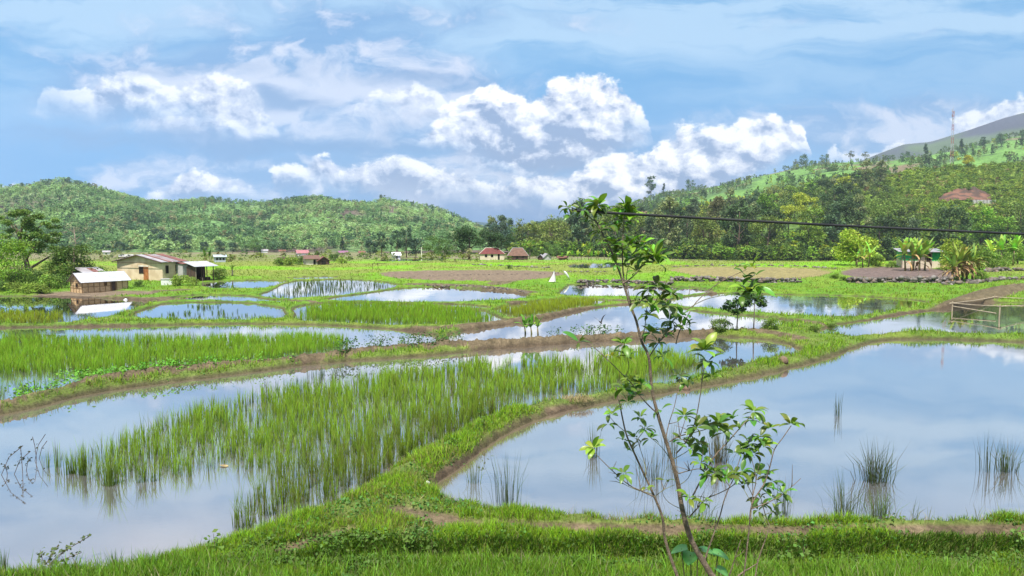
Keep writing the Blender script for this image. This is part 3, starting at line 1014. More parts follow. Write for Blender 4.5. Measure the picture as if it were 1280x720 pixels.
def bank_face():
    """thick grass and leaves on the steep bank below the path, and the rank grass at its foot"""
    n = 120000
    x = RNG.uniform(-7.5, 13.2, n); y = RNG.uniform(15.6, 18.4, n)
    z = gz(x, y)
    e = .06
    sl = np.hypot((gz(x, y + e) - gz(x, y - e)), (gz(x + e, y) - gz(x - e, y))) / (2 * e)
    k = RNG.random(n) < np.clip((sl - .5) * 1.6, 0, 1)
    x, y, z = x[k], y[k], z[k]; m = len(x)
    h = RNG.uniform(.12, .34, m); w = RNG.uniform(.012, .024, m)
    ly = -h * RNG.uniform(.15, .75, m); lx = h * RNG.uniform(-.5, .5, m)
    c = np.where((RNG.random(m) < .4)[:, None], np.array([.075, .16, .016]), np.array([.13, .27, .025])) * RNG.uniform(.7, 1.25, (m, 1))
    c = np.where((RNG.random(m) < .10)[:, None], np.array([.2, .16, .08]), c)
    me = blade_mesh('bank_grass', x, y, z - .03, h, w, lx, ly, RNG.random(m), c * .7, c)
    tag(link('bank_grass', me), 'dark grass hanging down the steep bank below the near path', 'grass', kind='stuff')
    # rank light grass at the foot
    n = 110000
    x = RNG.uniform(-13, 13.2, n); y = RNG.uniform(13.8, 17.2, n)
    px = 640 + FPX * x / y
    k = (_interp(GDM, x, y) > .5) & ((x > -6) | (y < 16.6)) & (RNG.random(n) < np.clip((fbm(x * .8, y * .8, 33, 3) - .25) * 3, .1, 1))
    x, y = x[k], y[k]; m = len(x)
    h = RNG.uniform(.14, .42, m) * np.where(RNG.random(m) < .06, 1.7, 1); w = RNG.uniform(.012, .026, m)
    a = RNG.uniform(0, 6.28, m); ln = h * RNG.uniform(.1, .7, m)
    c = np.array([.24, .45, .04]) * RNG.uniform(.6, 1.2, (m, 1))
    c = np.where((RNG.random(m) < .06)[:, None], np.array([.42, .40, .22]), c)
    me = blade_mesh('rank_grass', x, y, gz(x, y) - .03, h, w, np.cos(a) * ln, np.sin(a) * ln, RNG.random(m), c * .75, c)
    tag(link('rank_grass', me), 'light green rank grass at the foot of the near bank', 'grass', kind='stuff')


bank_face()


def turf_mix():
    """dead straw lying in the turf, taller seeding stalks and clover leaves, in patches"""
    n = 60000
    u = RNG.uniform(1 / 60., 1 / 15.2, n); y = 1 / u; x = RNG.uniform(-.8, .8, n) * y
    g = _interp(GG, x, y); dm = _interp(GDM, x, y); f = fbm(x * .7, y * .7, 121, 3)
    k = (g > .15) & (dm > .15) & (RNG.random(n) < np.clip((f - .42) * 3, .03, .8))
    x, y = x[k], y[k]; m = len(x); stalk = RNG.random(m) < .18
    h = np.where(stalk, RNG.uniform(.3, .55, m), RNG.uniform(.12, .3, m)); a = RNG.uniform(0, 6.28, m); ln = h * np.where(stalk, RNG.uniform(.1, .4, m), RNG.uniform(.7, 1.1, m))
    c = np.where(stalk[:, None], np.array([.30, .33, .12]), np.array([.40, .32, .17])) * RNG.uniform(.6, 1.2, (m, 1))
    me = blade_mesh('dry_straw', x, y, gz(x, y) + .01, h, np.maximum(.009, .45 * y / 745), np.cos(a) * ln, np.sin(a) * ln, RNG.random(m), c * .8, c)
    tag(link('dry_straw', me), 'dead straw and seeding stalks mixed through the grass of the near bunds', 'straw', kind='stuff')
    n = 16000
    u = RNG.uniform(1 / 45., 1 / 15.2, n); y = 1 / u; x = RNG.uniform(-.8, .8, n) * y
    k = (_interp(GG, x, y) > .2) & (_interp(GDM, x, y) > .2) & (fbm(x * .5, y * .5, 131, 3) > .54)
    weed_stuff('clover', 'patches of low broad leaved clover in the grass of the near bunds', x[k], y[k], .14, .09, (.10, .24, .04), 5, .12)


def rice(name, label, polys, lv, dens, hh, c0, c1, per=8, thin=None, spread=.07, wmul=1.0, lean=.22, grid=None, seed=1, nz=(.30, 2.6), minw=.42, edge=0.0):
    """clumps of rice standing in water; polys are the patches' outlines in photo pixels at water level"""
    xs, ys = [], []
    for poly in polys:
        P = to_world(poly, lv); b0, b1 = P.min(0), P.max(0)
        n = int((b1[0] - b0[0]) * (b1[1] - b0[1]) * dens)
        if grid:
            gx, gy = np.meshgrid(np.arange(b0[0], b1[0], grid[0]), np.arange(b0[1], b1[1], grid[1]))
            x = gx.ravel() + RNG.normal(0, .07, gx.size); y = gy.ravel() + RNG.normal(0, .07, gx.size)
        else:
            x = RNG.uniform(b0[0], b1[0], n); y = RNG.uniform(b0[1], b1[1], n)
        d = poly_sdf(P, x, y) + (fbm(x * .5, y * .5, seed + 5, 3) - .5) * 2.2 - edge
        pr = np.clip(-d / .9, 0, 1) * np.clip((fbm(x * .45, y * .45, seed, 3) - nz[0]) * nz[1], .04, 1)
        k = (d < 0) & (RNG.random(len(x)) < pr)
        xs.append(x[k]); ys.append(y[k])
    x = np.concatenate(xs); y = np.concatenate(ys)
    ok = _interp(GDM, x, y) < -.02
    x, y = x[ok], y[ok]
    hc = RNG.uniform(.8, 1.15, len(x)) * (.75 + .5 * fbm(x * .35, y * .35, seed + 9, 3))
    rc = RNG.random(len(x))
    x = np.repeat(x, per); y = np.repeat(y, per); hc = np.repeat(hc, per); rc = np.repeat(rc, per)
    n = len(x)
    a = RNG.uniform(0, 6.28, n); r = spread * np.sqrt(RNG.random(n))
    x = x + np.cos(a) * r; y = y + np.sin(a) * r
    h = hh * hc * RNG.uniform(.55, 1.1, n)
    ln = h * (RNG.random(n) ** 2 * lean * 2 + .02)
    w = np.maximum(.016 * wmul, minw * y / 745) * RNG.uniform(.7, 1.25, n)
    rnd = np.clip(rc * .6 + RNG.random(n) * .4, 0, 1)
    C1 = np.where((RNG.random(n) < .07)[:, None], np.array([.30, .27, .07]), np.asarray(c1) * RNG.uniform(.75, 1.2, (n, 1)))
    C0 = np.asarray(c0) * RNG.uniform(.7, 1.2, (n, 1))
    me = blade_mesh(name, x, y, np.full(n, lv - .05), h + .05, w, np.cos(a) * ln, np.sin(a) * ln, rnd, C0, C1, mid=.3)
    return tag(link(name, me), label, 'rice', 'rice standing in the paddies', 'stuff')


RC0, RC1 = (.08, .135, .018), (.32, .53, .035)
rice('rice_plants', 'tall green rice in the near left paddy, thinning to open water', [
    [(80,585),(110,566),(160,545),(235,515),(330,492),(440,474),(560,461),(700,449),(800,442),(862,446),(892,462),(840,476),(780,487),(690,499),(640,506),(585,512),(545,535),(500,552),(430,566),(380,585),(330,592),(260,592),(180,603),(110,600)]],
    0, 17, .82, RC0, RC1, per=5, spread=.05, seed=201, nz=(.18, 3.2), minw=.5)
rice('rice_plants', 'sparser rice beside the grassy bund at the near corner of the left paddy', [
    [(270,672),(300,650),(345,622),(390,596),(450,565),(540,540),(610,512),(650,505),(600,528),(560,548),(500,582),(450,612),(400,645),(330,673)]],
    0, 15, .9, (.05, .075, .015), (.28, .44, .03), per=7, seed=207, nz=(.0, 2.0), minw=.5, edge=1.4)
rice('rice_plants', 'thin dark rice stems standing before the brown bund', [[(235,512),(300,488),(400,466),(520,455),(640,444),(640,450),(520,466),(420,478),(330,495)], [(560,510),(640,500),(720,492),(760,488),(700,500),(600,525),(540,548)]],
    0, 7, .7, (.04, .06, .02), (.09, .17, .025), per=5, seed=219, nz=(.36, 2.4))
rice('rice_plants', 'bright rice filling the paddy behind the brown bund', [
    [(-200,430),(0,425.5),(120,425),(230,424),(330,422.5),(400,421),(440,426),(436,436),(400,444),(328,453),(219,461),(110,470),(60,470),(0,470),(-200,480)]],
    .2, 13, .72, (.14, .26, .02), (.29, .52, .03), per=7, seed=231, nz=(.10, 4))
rice('rice_plants', 'thin rice over shining water at the left end of the second paddy', [[(-200,478),(0,466),(70,468),(120,468),(60,490),(0,506),(-200,540)]], .2, 8, .7, (.14, .26, .02), (.29, .52, .03), per=6, seed=237, nz=(.32, 2.4))
rice('rice_plants', 'dense green rice field at centre left', [[(372,386),(430,380),(503,382),(583,387),(625,399),(600,403),(534,407),(442,403),(374,400)]], .3, 8, .72, (.15, .27, .018), (.27, .49, .02), per=6, seed=241, nz=(.05, 5))
rice('rice_plants', 'yellow green rice in the triangle above the young bananas', [[(620,388),(673,377.5),(719,375),(756,377),(682,392),(645,399)]], .35, 9, .6, (.24, .30, .02), (.38, .50, .025), per=6, seed=251, nz=(.02, 6))
rice('rice_plants', 'yellow green rice in front of the bamboo hut', [[(-200,394),(0,391),(40,391),(90,393),(92,398),(70,404),(0,405),(-200,406)]], .3, 6, .62, (.24, .30, .02), (.38, .50, .03), per=6, seed=261, nz=(.15, 4))
rice('rice_plants', 'seedlings in sparse rows on shining water', [[(366,353),(420,351),(467,353),(492,358),(436,367),(400,370),(352,373),(330,370),(355,363)]], .4, 1, .55, (.06, .09, .03), (.12, .22, .03), per=4, seed=271, nz=(.28, 4), grid=(.9, .9))
rice('rice_plants', 'weedy patches in the shallow water left of centre', [[(185,394),(240,386),(300,386),(290,394),(220,398)], [(262,393),(320,393),(330,398),(270,399)], [(215,384),(250,380),(290,380),(270,388)]], .3, 1.8, .4, (.06, .10, .02), (.15, .28, .03), per=5, seed=281, nz=(.3, 3))


# ------------------------------------------------------------------ reed tufts and weeds one can count
def reed(label, px, py, hpx, wpx, n, lv=0.0, group=None, name='reed_tuft', col=((.05, .075, .03), (.11, .17, .05)), fan=.55, kink=.25, cat='reeds'):
    X, Y, Z = unp(px, py, lv)
    sc = Y / FPX
    H, W = hpx * sc * (1.22 if name == 'reed_tuft' else 1.0), wpx * sc * (1.1 if name == 'reed_tuft' else 1.0)
    n = int(n * (1.7 if name == 'reed_tuft' else 1.3))
    x = RNG.normal(0, W * .16, n); y = RNG.normal(0, W * .14, n)
    h = H * RNG.uniform(.45, 1.0, n)
    lx = (x / (W * .3 + 1e-6)) * W * .30 * RNG.uniform(.2, 1.5, n) + RNG.normal(0, W * .12 * fan, n)
    ly = RNG.normal(0, W * .2, n)
    kk = RNG.random(n) < kink
    h = np.where(kk, h * .8, h); lx = np.where(kk, lx * 2.2 + np.sign(lx) * .1, lx)
    lim = h * .8; lx = np.clip(lx, -lim, lim); ly = np.clip(ly, -lim * .4, lim * .4)
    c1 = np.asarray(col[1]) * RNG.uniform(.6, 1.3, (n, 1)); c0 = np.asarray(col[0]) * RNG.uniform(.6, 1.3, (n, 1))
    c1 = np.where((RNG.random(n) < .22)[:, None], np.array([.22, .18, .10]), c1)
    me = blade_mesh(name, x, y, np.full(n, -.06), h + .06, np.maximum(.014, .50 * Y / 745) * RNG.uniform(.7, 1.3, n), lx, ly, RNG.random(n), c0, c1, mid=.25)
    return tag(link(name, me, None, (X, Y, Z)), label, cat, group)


G = 'reed tufts standing in the pond'
reed('tallest dense reed tuft in the pond, leaning to the right', 1094, 602, 54, 44, 90, group=G)
reed('wide open reed tuft against the near bank of the pond, left of the big one', 1056, 648, 62, 56, 46, group=G)
reed('greener reed tuft at the near bank below the tallest tuft', 1098, 650, 42, 50, 60, group=G, col=((.06, .10, .03), (.15, .25, .05)))
reed('thin straight reeds, the left of the two tufts at the right edge of the pond', 1233, 590, 52, 22, 12, group=G, kink=.05)
reed('bushy reed tuft, the right of the two at the right edge of the pond', 1258, 590, 42, 32, 44, group=G)
reed('lone thin reed far out in the pond', 1047, 520, 30, 12, 9, group=G, kink=.1)
reed('fan of reeds near the left corner of the pond', 634, 632, 66, 48, 34, group=G, kink=.12)
reed('pale reeds leaning against the left corner of the pond bank', 592, 604, 34, 26, 18, group=G, col=((.10, .13, .05), (.2, .26, .08)))
reed('drooping reeds in the pond at the left of the sapling', 742, 572, 44, 20, 24, group=G)
reed('dark reeds in the pond behind the left stem of the sapling', 815, 600, 50, 40, 26, group=G)
reed('long thin reeds in the pond behind the trunk of the sapling', 838, 572, 50, 26, 22, group=G)
reed('dense tawny reeds in the pond at the right of the trunk', 898, 578, 48, 34, 60, group=G, col=((.09, .08, .04), (.16, .17, .07)))
reed('bent reeds at the near bank right of the trunk', 872, 648, 44, 44, 26, group=G, kink=.4)
reed('bare reeds at the near bank by the right branches of the sapling', 982, 646, 50, 30, 20, group=G, kink=.35)
reed('a few short bent stalks near the bank at the right', 1142, 648, 28, 34, 8, group=G, kink=.6)
G = 'loose rice tufts at the left of the near paddy'
RC = ((.10, .16, .025), (.24, .40, .03))
for lab, a, b, h, w, n in (('leftmost loose rice tuft, small and thin', 58, 585, 34, 12, 16), ('second small rice tuft from the left in open water', 72, 584, 42, 10, 18), ('rounded rice tuft between the small ones and the tall block', 90, 592, 40, 22, 40),
                           ('slim tall rice tuft at the left of the tall block', 106, 594, 48, 18, 40), ('bushy rice tuft at the corner of the tall block', 138, 606, 56, 34, 90), ('low rice tuft in front of the rice block', 178, 602, 40, 26, 50)):
    reed(lab, a, b, h, w, n, group=G, name='rice_tuft', col=RC, kink=.05, cat='rice tuft')
G = 'grass tufts along the near edge of the left paddy'
for lab, a, b, h, w, n in (('spiky tall grass tuft at the bottom edge of the left paddy', 144, 716, 38, 22, 40), ('loose grass tuft left of the spiky one', 118, 716, 24, 40, 34), ('thin grass tuft beside the hose', 92, 716, 22, 24, 20), ('grass tuft where the bank meets the paddy', 182, 708, 26, 34, 60), ('bright grass at the bottom left corner', 4, 718, 36, 16, 30)):
    reed(lab, a, b, h, w, n, lv=.05, group=G, name='grass_tuft', col=((.07, .15, .02), (.14, .30, .03)), kink=.05, cat='grass')


def leaf_quads(P, size, up=.4, flat=None, dirs=None, elong=1.8):
    """folded little leaves at points P: 4 vertices each (base, side, tip, side)"""
    n = len(P)
    d = RNG.normal(0, 1, (n, 3)) if dirs is None else dirs
    d /= np.linalg.norm(d, axis=1)[:, None] + 1e-9
    nn = RNG.normal(0, 1, (n, 3)); nn[:, 2] = np.abs(nn[:, 2]) + up
    nn /= np.linalg.norm(nn, axis=1)[:, None]
    w = np.cross(d, nn); w /= np.linalg.norm(w, axis=1)[:, None] + 1e-9
    d = np.cross(nn, w)
    s = np.asarray(size)[:, None] if np.ndim(size) else np.full((n, 1), size)
    V = np.stack([P - d * s * .5, P + w * s * .5 / elong + nn * s * .06, P + d * s * .5 - nn * s * .08, P - w * s * .5 / elong + nn * s * .06], 1)
    return V.reshape(-1, 3), (np.arange(n)[:, None] * 4 + np.arange(4)[None]).astype(np.int32)


def weed_stuff(name, label, x, y, hmax, size, col, per=14, spread=.18):
    n = len(x)
    x = np.repeat(x, per) + RNG.normal(0, spread, n * per); y = np.repeat(y, per) + RNG.normal(0, spread, n * per)
    z = gz(x, y) + RNG.random(n * per) ** 1.3 * hmax
    V, q = leaf_quads(np.stack([x, y, z], 1), RNG.uniform(.6, 1.4, n * per) * size, .7, elong=1.5)
    rnd = np.repeat(RNG.random(n * per), 4)
    C = np.repeat(np.asarray(col) * RNG.uniform(.65, 1.3, (n * per, 1)), 4, 0)
    return tag(link(name, np_mesh(name, V, q, None, FOL, C, rnd)), label, 'weeds', None, 'stuff')


def weeds():
    # broad leaved weeds on the near bank face
    x = RNG.uniform(-6.5, 13, 5200); y = RNG.uniform(16.2, 18.0, 5200)
    px = 640 + FPX * x / y
    dens = np.interp(px, [330, 400, 480, 640, 900, 1280], [.5, .9, 1, .8, .35, .3]) * np.clip((fbm(x * 1.2, y * 1.2, 55, 3) - .35) * 4, 0, 1)
    k = (_interp(GDM, x, y) > 1.1) & (RNG.random(len(x)) < dens)
    weed_stuff('bank_weeds', 'small leaved weeds creeping over the near bank', x[k], y[k], .22, .085, (.11, .21, .03), 12, .12)
    # leafy fringe on the second paddy's bund
    pts = [unp(a, b, .5) for a, b in [(90,463),(110,466),(130,461),(150,462),(170,459),(190,458),(205,459),(225,456),(60,476),(45,484),(260,452),(290,449),(330,446)]]
    x = np.concatenate([RNG.normal(p[0], .7, 26) for p in pts]); y = np.concatenate([RNG.normal(p[1], .5, 26) for p in pts])
    weed_stuff('bund_weeds', 'bright leafy weeds along the inner edge of the brown bund', x, y, .45, .16, (.13, .32, .03), 8, .15)
    pts = [unp(a, b, .6) for a, b in [(420,436),(430,437),(438,433),(470,431),(480,430),(500,428),(512,430),(520,427),(540,428),(552,424),(570,424),(735,411),(745,411),(755,411),(765,411),(722,413),(690,414),(806,408)]]
    x = np.concatenate([RNG.normal(p[0], .35, 9) for p in pts]); y = np.concatenate([RNG.normal(p[1], .3, 9) for p in pts])
    weed_stuff('bund_weeds', 'dark weeds growing on top of the brown bund in the middle', x, y, .8, .15, (.075, .17, .03), 12, .14)


weeds()
turf_mix()

# ------------------------------------------------------------------ trees
OLIVE, DARK, BRIGHT, YELLOW, GREYOL, DRY, TEAL = (.19, .26, .05), (.08, .14, .045), (.20, .36, .04), (.38, .44, .04), (.23, .27, .11), (.40, .31, .19), (.11, .19, .09)


def crown_mesh(name, clumps, n_leaf, size, col, up=.5, m=None, squash=.75, rg=None):
    """leaf faces spread through clumps (x, y, z, r)"""
    cl = np.array(clumps, float)
    wt = cl[:, 3] ** 2; wt /= wt.sum()
    idx = np.repeat(np.arange(len(cl)), np.maximum((wt * n_leaf).astype(int), 6))
    n = len(idx)
    d = RNG.normal(0, 1, (n, 3)); d /= np.linalg.norm(d, axis=1)[:, None]
    r = cl[idx, 3] * RNG.random(n) ** .42
    P = cl[idx, :3] + d * r[:, None] * np.array([1, 1, squash]) + RNG.normal(0, size * .3, (n, 3))
    V, q = leaf_quads(P, RNG.uniform(.6, 1.45, n) * size, up, elong=1.45)
    tone = RNG.uniform(.72, 1.28, len(cl))[idx] * RNG.uniform(.75, 1.25, n)
    C = np.repeat(np.asarray(col) * tone[:, None], 4, 0)
    return np_mesh(name, V, q, None, m or FOL, C, np.repeat(RNG.random(n), 4))


def clumps_for(style, H, R, rg):
    out = []
    if style == 'round':
        for k in range(26):
            z = rg.uniform(.28, .95); rr = R * math.sqrt(max(.05, 1 - ((z - .58) / .45) ** 2)) * rg.uniform(.45, .95); a = rg.uniform(0, 6.28)
            out.append((rr * math.cos(a), rr * math.sin(a), z * H, R * rg.uniform(.22, .42)))
    elif style == 'airy':
        for k in range(34):
            z = rg.uniform(.2, 1.0); rr = R * (1.08 - z * .85) * rg.uniform(.3, 1.0); a = rg.uniform(0, 6.28)
            out.append((rr * math.cos(a), rr * math.sin(a), z * H, R * rg.uniform(.14, .30)))
    elif style == 'spread':
        for k in range(24):
            z = rg.uniform(.55, .98); rr = R * rg.uniform(.1, 1.0) * (1.15 - .45 * (z - .55) / .43); a = rg.uniform(0, 6.28)
            out.append((rr * math.cos(a), rr * math.sin(a), z * H, R * rg.uniform(.18, .32)))
    elif style == 'cone':
        for k in range(30):
            z = rg.uniform(.12, 1.0) ; rr = R * (1.02 - z) * rg.uniform(.5, 1.0); a = rg.uniform(0, 6.28)
            out.append((rr * math.cos(a), rr * math.sin(a), z * H, R * (.16 + .26 * (1 - z))))
    elif style == 'bush':
        for k in range(18):
            z = rg.uniform(.12, .85); rr = R * math.sqrt(max(.05, 1 - z * z)) * rg.uniform(.2, .9); a = rg.uniform(0, 6.28)
            out.append((rr * math.cos(a), rr * math.sin(a), z * H, R * rg.uniform(.25, .4)))
    elif style == 'tall':
        for k in range(30):
            z = rg.uniform(.35, 1.0); rr = R * rg.uniform(.2, .95) * (1 - abs(z - .65) * .9); a = rg.uniform(0, 6.28)
            out.append((rr * math.cos(a), rr * math.sin(a), z * H, R * rg.uniform(.2, .34)))
    return out


def trunk_mesh(name, H, clumps, r0, rg, lean=.04, m=None, limbs=9):
    mb = MB()
    top = (rg.uniform(-1, 1) * lean * H, rg.uniform(-1, 1) * lean * H, H * .88)
    pts = [(0, 0, -.6), (top[0] * .15 + rg.uniform(-.1, .1), top[1] * .15, H * .25), (top[0] * .5 + rg.uniform(-.2, .2), top[1] * .5, H * .55), top]
    mb.tube(pts, [r0 * 1.25, r0, r0 * .65, r0 * .2], 7)
    for c in rg.sample(clumps, min(limbs, len(clumps))):
        f = min(max(c[2] / H - .22, .18), .8)
        k = f / .88 * 3
        i = min(int(k), 2); t = k - i
        s = Vector(pts[i]).lerp(Vector(pts[i + 1]), t)
        e = Vector(c[:3]); mdl = s.lerp(e, .5) + Vector((0, 0, -.03 * H))
        mb.tube([s, mdl, e], [r0 * .4, r0 * .25, r0 * .08], 5, False)
    return mb.mesh(name, m or BARK, True)


VAR = {}


def variant(key, style, H, R, n, size, col, seed, up=.5, limbs=9, m=None, bark=None, r0=None):
    rg = random.Random(seed)
    cl = clumps_for(style, H, R, rg)
    VAR[key] = (crown_mesh('crown', cl, n, size, col, up, m), trunk_mesh('trunk', H, cl, r0 or H * .018, rg, limbs=limbs, m=bark))


def tree(name, label, key, loc, sc=1.0, rz=0.0, group=None, cat='tree', sxy=1.0):
    t = thing(name, label, cat, loc, rz, group, (sc * sxy, sc * sxy, sc))
    link('crown', VAR[key][0], t); link('trunk', VAR[key][1], t)
    return t


# canopy kinds of the right wood: (key, words, style, H, R, leaf colour)
KINDS = [('olive round', 'olive green round crowned tree', 'round', 13, 4.6, OLIVE), ('olive broad', 'broad olive green tree', 'round', 11, 5.2, (.16, .24, .045)), ('dark', 'dark green dense tree', 'round', 12, 4.2, DARK),
         ('teal', 'dull blue green feathery tree', 'airy', 13, 4.4, TEAL), ('grey', 'greyish olive feathery tree', 'airy', 14, 4.6, GREYOL), ('bright', 'bright green leafy tree', 'tall', 12, 4.2, BRIGHT),
         ('yellow', 'yellow green flat topped tree', 'spread', 11, 5.0, YELLOW), ('dry', 'dry brownish tree with thin leaves', 'airy', 11, 3.8, DRY), ('tall', 'tall narrow dark tree', 'cone', 13, 3.0, (.10, .16, .06))]
for i, (k, w, st, H, R, c) in enumerate(KINDS):
    variant(k, st, H, R, 2300 if k != 'dry' else 1100, .50, c, 100 + i)
    variant(k + '2', st, H * .92, R * 1.1, 2300 if k != 'dry' else 1000, .50, tuple(x * f for x, f in zip(c, (1.12, .95, 1.0))), 150 + i)
WORDS = {k: w for k, w, *_ in KINDS}

ZONES = [(-1e9, 680, 'right of the thatched house'), (680, 760, 'behind the top of the sapling'), (760, 830, 'right of the sapling top'), (830, 900, 'behind the left half of the straw field'), (900, 970, 'behind the right half of the straw field'),
         (970, 1040, 'beyond the gap between straw and purple fields'), (1040, 1100, 'behind the bushy tree on the purple field'), (1100, 1180, 'behind the green hut'), (1180, 1240, 'behind the dry banana clump'), (1240, 1e9, 'behind the rightmost banana plant')]
ROWS = ['in the front row at the foot of the wood', 'in the second row of the wood', 'in the third row up the slope', 'in the fourth row up the slope', 'in the fifth row high on the slope', 'in the top row of the near wood']


def right_wood():
    rg = random.Random(5)
    plan = []
    for row, Y in enumerate((346, 376, 414, 462, 520, 590)):
        step = 44 * 346 / Y * (1.0 if row else .92)
        px = 610 + rg.uniform(0, 20) + (60 if row == 0 else 0)
        while px < 1330:
            y = Y + rg.uniform(-11, 11); p = px + rg.uniform(-9, 9)
            ok = not (1180 < p < 1256 and row >= 1) and not (p > 1115 and row >= 3) and not (1135 < p and row == 2) and not (p < 690 and row in (1, 3))
            if ok:
                z01 = vnoise(p * .02, y * .03, 8)
                if p < 760: ks = ['teal', 'grey', 'dark', 'olive round', 'teal2', 'olive broad2']
                elif p < 960: ks = ['grey', 'teal', 'olive round', 'dark', 'dry', 'grey2', 'teal2', 'olive round2', 'dark2', 'tall', 'bright2']
                elif p < 1100: ks = ['olive broad', 'yellow', 'dark', 'bright', 'dark', 'bright2', 'grey', 'teal', 'olive round2', 'dark2', 'olive broad2']
                else: ks = ['bright', 'dark', 'olive broad', 'teal2', 'bright2', 'dark2', 'yellow']
                k = rg.choice(ks)
                if row == 0 and k.startswith('yellow'): k = 'dark'
                plan.append((p, y, row, k, rg.uniform(.78, 1.14) * 1.85, rg.uniform(0, 6.28)))
            px += step * rg.uniform(.8, 1.2)
    groups = {}
    for t in plan:
        zn = [w for a, b, w in ZONES if a <= t[0] < b][0]
        groups.setdefault((WORDS[t[3].rstrip('2')], zn, t[2]), []).append(t)
    for (w, zn, row), lst in groups.items():
        lst.sort()
        for i, (p, y, r_, k, s, rz) in enumerate(lst):
            q = '' if len(lst) == 1 else (['left ', 'right '][i] if len(lst) == 2 else ['left ', 'middle ', 'right ', 'far right '][min(i, 3)])
            x = (p - 640) / FPX * CP * y
            z = max(float(right_hill_z(np.array([x]), np.array([float(y)]))[0]), gz1(x, y) if y < 400 else -99)
            tree('forest_tree', f'{q}{w} {zn}, {row}', k, (x, y, z - .2), s, rz, 'trees of the wood on the right hillside')


right_wood()


# ------------------------------------------------------------------ far woods that read as one mass
def mini_variants(m, n, seed):
    out = []
    rg = random.Random(seed)
    for k in range(m):
        st = ['round', 'airy', 'spread', 'cone', 'round', 'tall'][k % 6]
        cl = np.array(clumps_for(st, 1.0, .34 if st != 'cone' else .24, rg))
        idx = RNG.integers(0, len(cl), n)
        d = RNG.normal(0, 1, (n, 3)); d /= np.linalg.norm(d, axis=1)[:, None]
        P = cl[idx, :3] + d * (cl[idx, 3] * RNG.random(n) ** .4)[:, None]
        V, q = leaf_quads(P, RNG.uniform(.7, 1.4, n) * .115, .5, elong=1.4)
        # a slim stem of three faces
        s = np.array([[-.008, 0, -.08], [.008, 0, -.08], [.004, 0, .5], [-.004, 0, .5], [0, -.008, -.08], [0, .008, -.08], [0, .004, .5], [0, -.004, .5]])
        V = np.concatenate([V, s]); q = np.concatenate([q, len(V) - 8 + np.array([[0, 1, 2, 3], [4, 5, 6, 7]])])
        stem = np.zeros(len(V)); stem[-8:] = 1
        out.append((V, q, stem))
    return out


MINI = mini_variants(12, 120, 3)


def wood(name, label, x, y, z, h, cols, barkc=(.30, .27, .22), mini=None, wide=1.0):
    mini = mini or MINI
    n = len(x)
    pick = RNG.integers(0, len(mini), n)
    Vs, Qs, Cs, Rs, o = [], [], [], [], 0
    for k, (V, q, stem) in enumerate(mini):
        i = np.nonzero(pick == k)[0]
        if not len(i): continue
        a = RNG.uniform(0, 6.28, len(i)); ca, sa = np.cos(a), np.sin(a)
        s = h[i][:, None]; sw = s * wide * RNG.uniform(.85, 1.25, (len(i), 1))
        X = x[i][:, None] + (V[None, :, 0] * ca[:, None] - V[None, :, 1] * sa[:, None]) * sw
        Yy = y[i][:, None] + (V[None, :, 0] * sa[:, None] + V[None, :, 1] * ca[:, None]) * sw
        Z = z[i][:, None] + V[None, :, 2] * s
        W = np.stack([X, Yy, Z], -1).reshape(-1, 3)
        Q = (q[None] + (np.arange(len(i)) * len(V))[:, None, None]).reshape(-1, 4) + o
        tone = np.repeat(RNG.uniform(.84, 1.16, (len(i), len(V) // 4)), 4, 1)[:, :len(V)]
        C = cols[i][:, None, :] * tone[..., None]
        C[:, stem > 0] = np.asarray(barkc)
        Vs.append(W); Qs.append(Q); Cs.append(C.reshape(-1, 3)); Rs.append(np.repeat(RNG.random((len(i), len(V) // 4)), 4, 1).reshape(-1)); o += len(W)
    me = np_mesh(name, np.concatenate(Vs), np.concatenate(Qs), None, FOLFAR, np.concatenate(Cs), np.concatenate(Rs))
    return tag(link(name, me), label, 'wood', None, 'stuff')


def pick_cols(n, pal, wts):
    c = np.array(pal)[RNG.choice(len(pal), n, p=np.array(wts) / sum(wts))]
    return c * RNG.uniform(.75, 1.25, (n, 1))


def left_wood():
    n = 23000
    px = RNG.uniform(-420, 700, n); Y = 445 + 680 * RNG.random(n) ** .9
    x = (px - 640) / FPX * CP * Y
    zone = fbm(x * .011, Y * .006, 73, 4)
    dens = .5 + .9 * sstep(.30, .55, fbm(x * .013, Y * .007, 74, 4))
    dens *= np.where(zone > .62, .35, 1)
    k = RNG.random(n) < dens * np.clip((Y - 430) / 60, .3, 1)
    x, Y, zone = x[k], Y[k], zone[k]; n = len(x)
    z = left_hill_z(x, Y)
    tone = fbm(x * .018, Y * .012, 75, 4)
    pal = np.array([.18, .31, .13]) + (np.array([.34, .49, .21]) - np.array([.18, .31, .13])) * sstep(.42, .60, tone + .0012 * (z - 30))[:, None]
    pal = np.where((RNG.random(n) < .12 + .55 * sstep(.55, .66, fbm(x * .03, Y * .02, 76, 3)))[:, None], np.array([.085, .165, .085]), pal)
    pal = np.where((RNG.random(n) < .10)[:, None], np.array([.32, .36, .19]), pal)
    pal = np.where((RNG.random(n) < .02)[:, None], np.array([.28, .25, .15]), pal) * RNG.uniform(.75, 1.25, (n, 1))
    h = RNG.uniform(4.2, 8.4, n)
    wood('hillside_wood', 'mixed plantation wood covering the long hill at the left', x, Y, z, h, pal, (.36, .33, .27), wide=1.25)


left_wood()


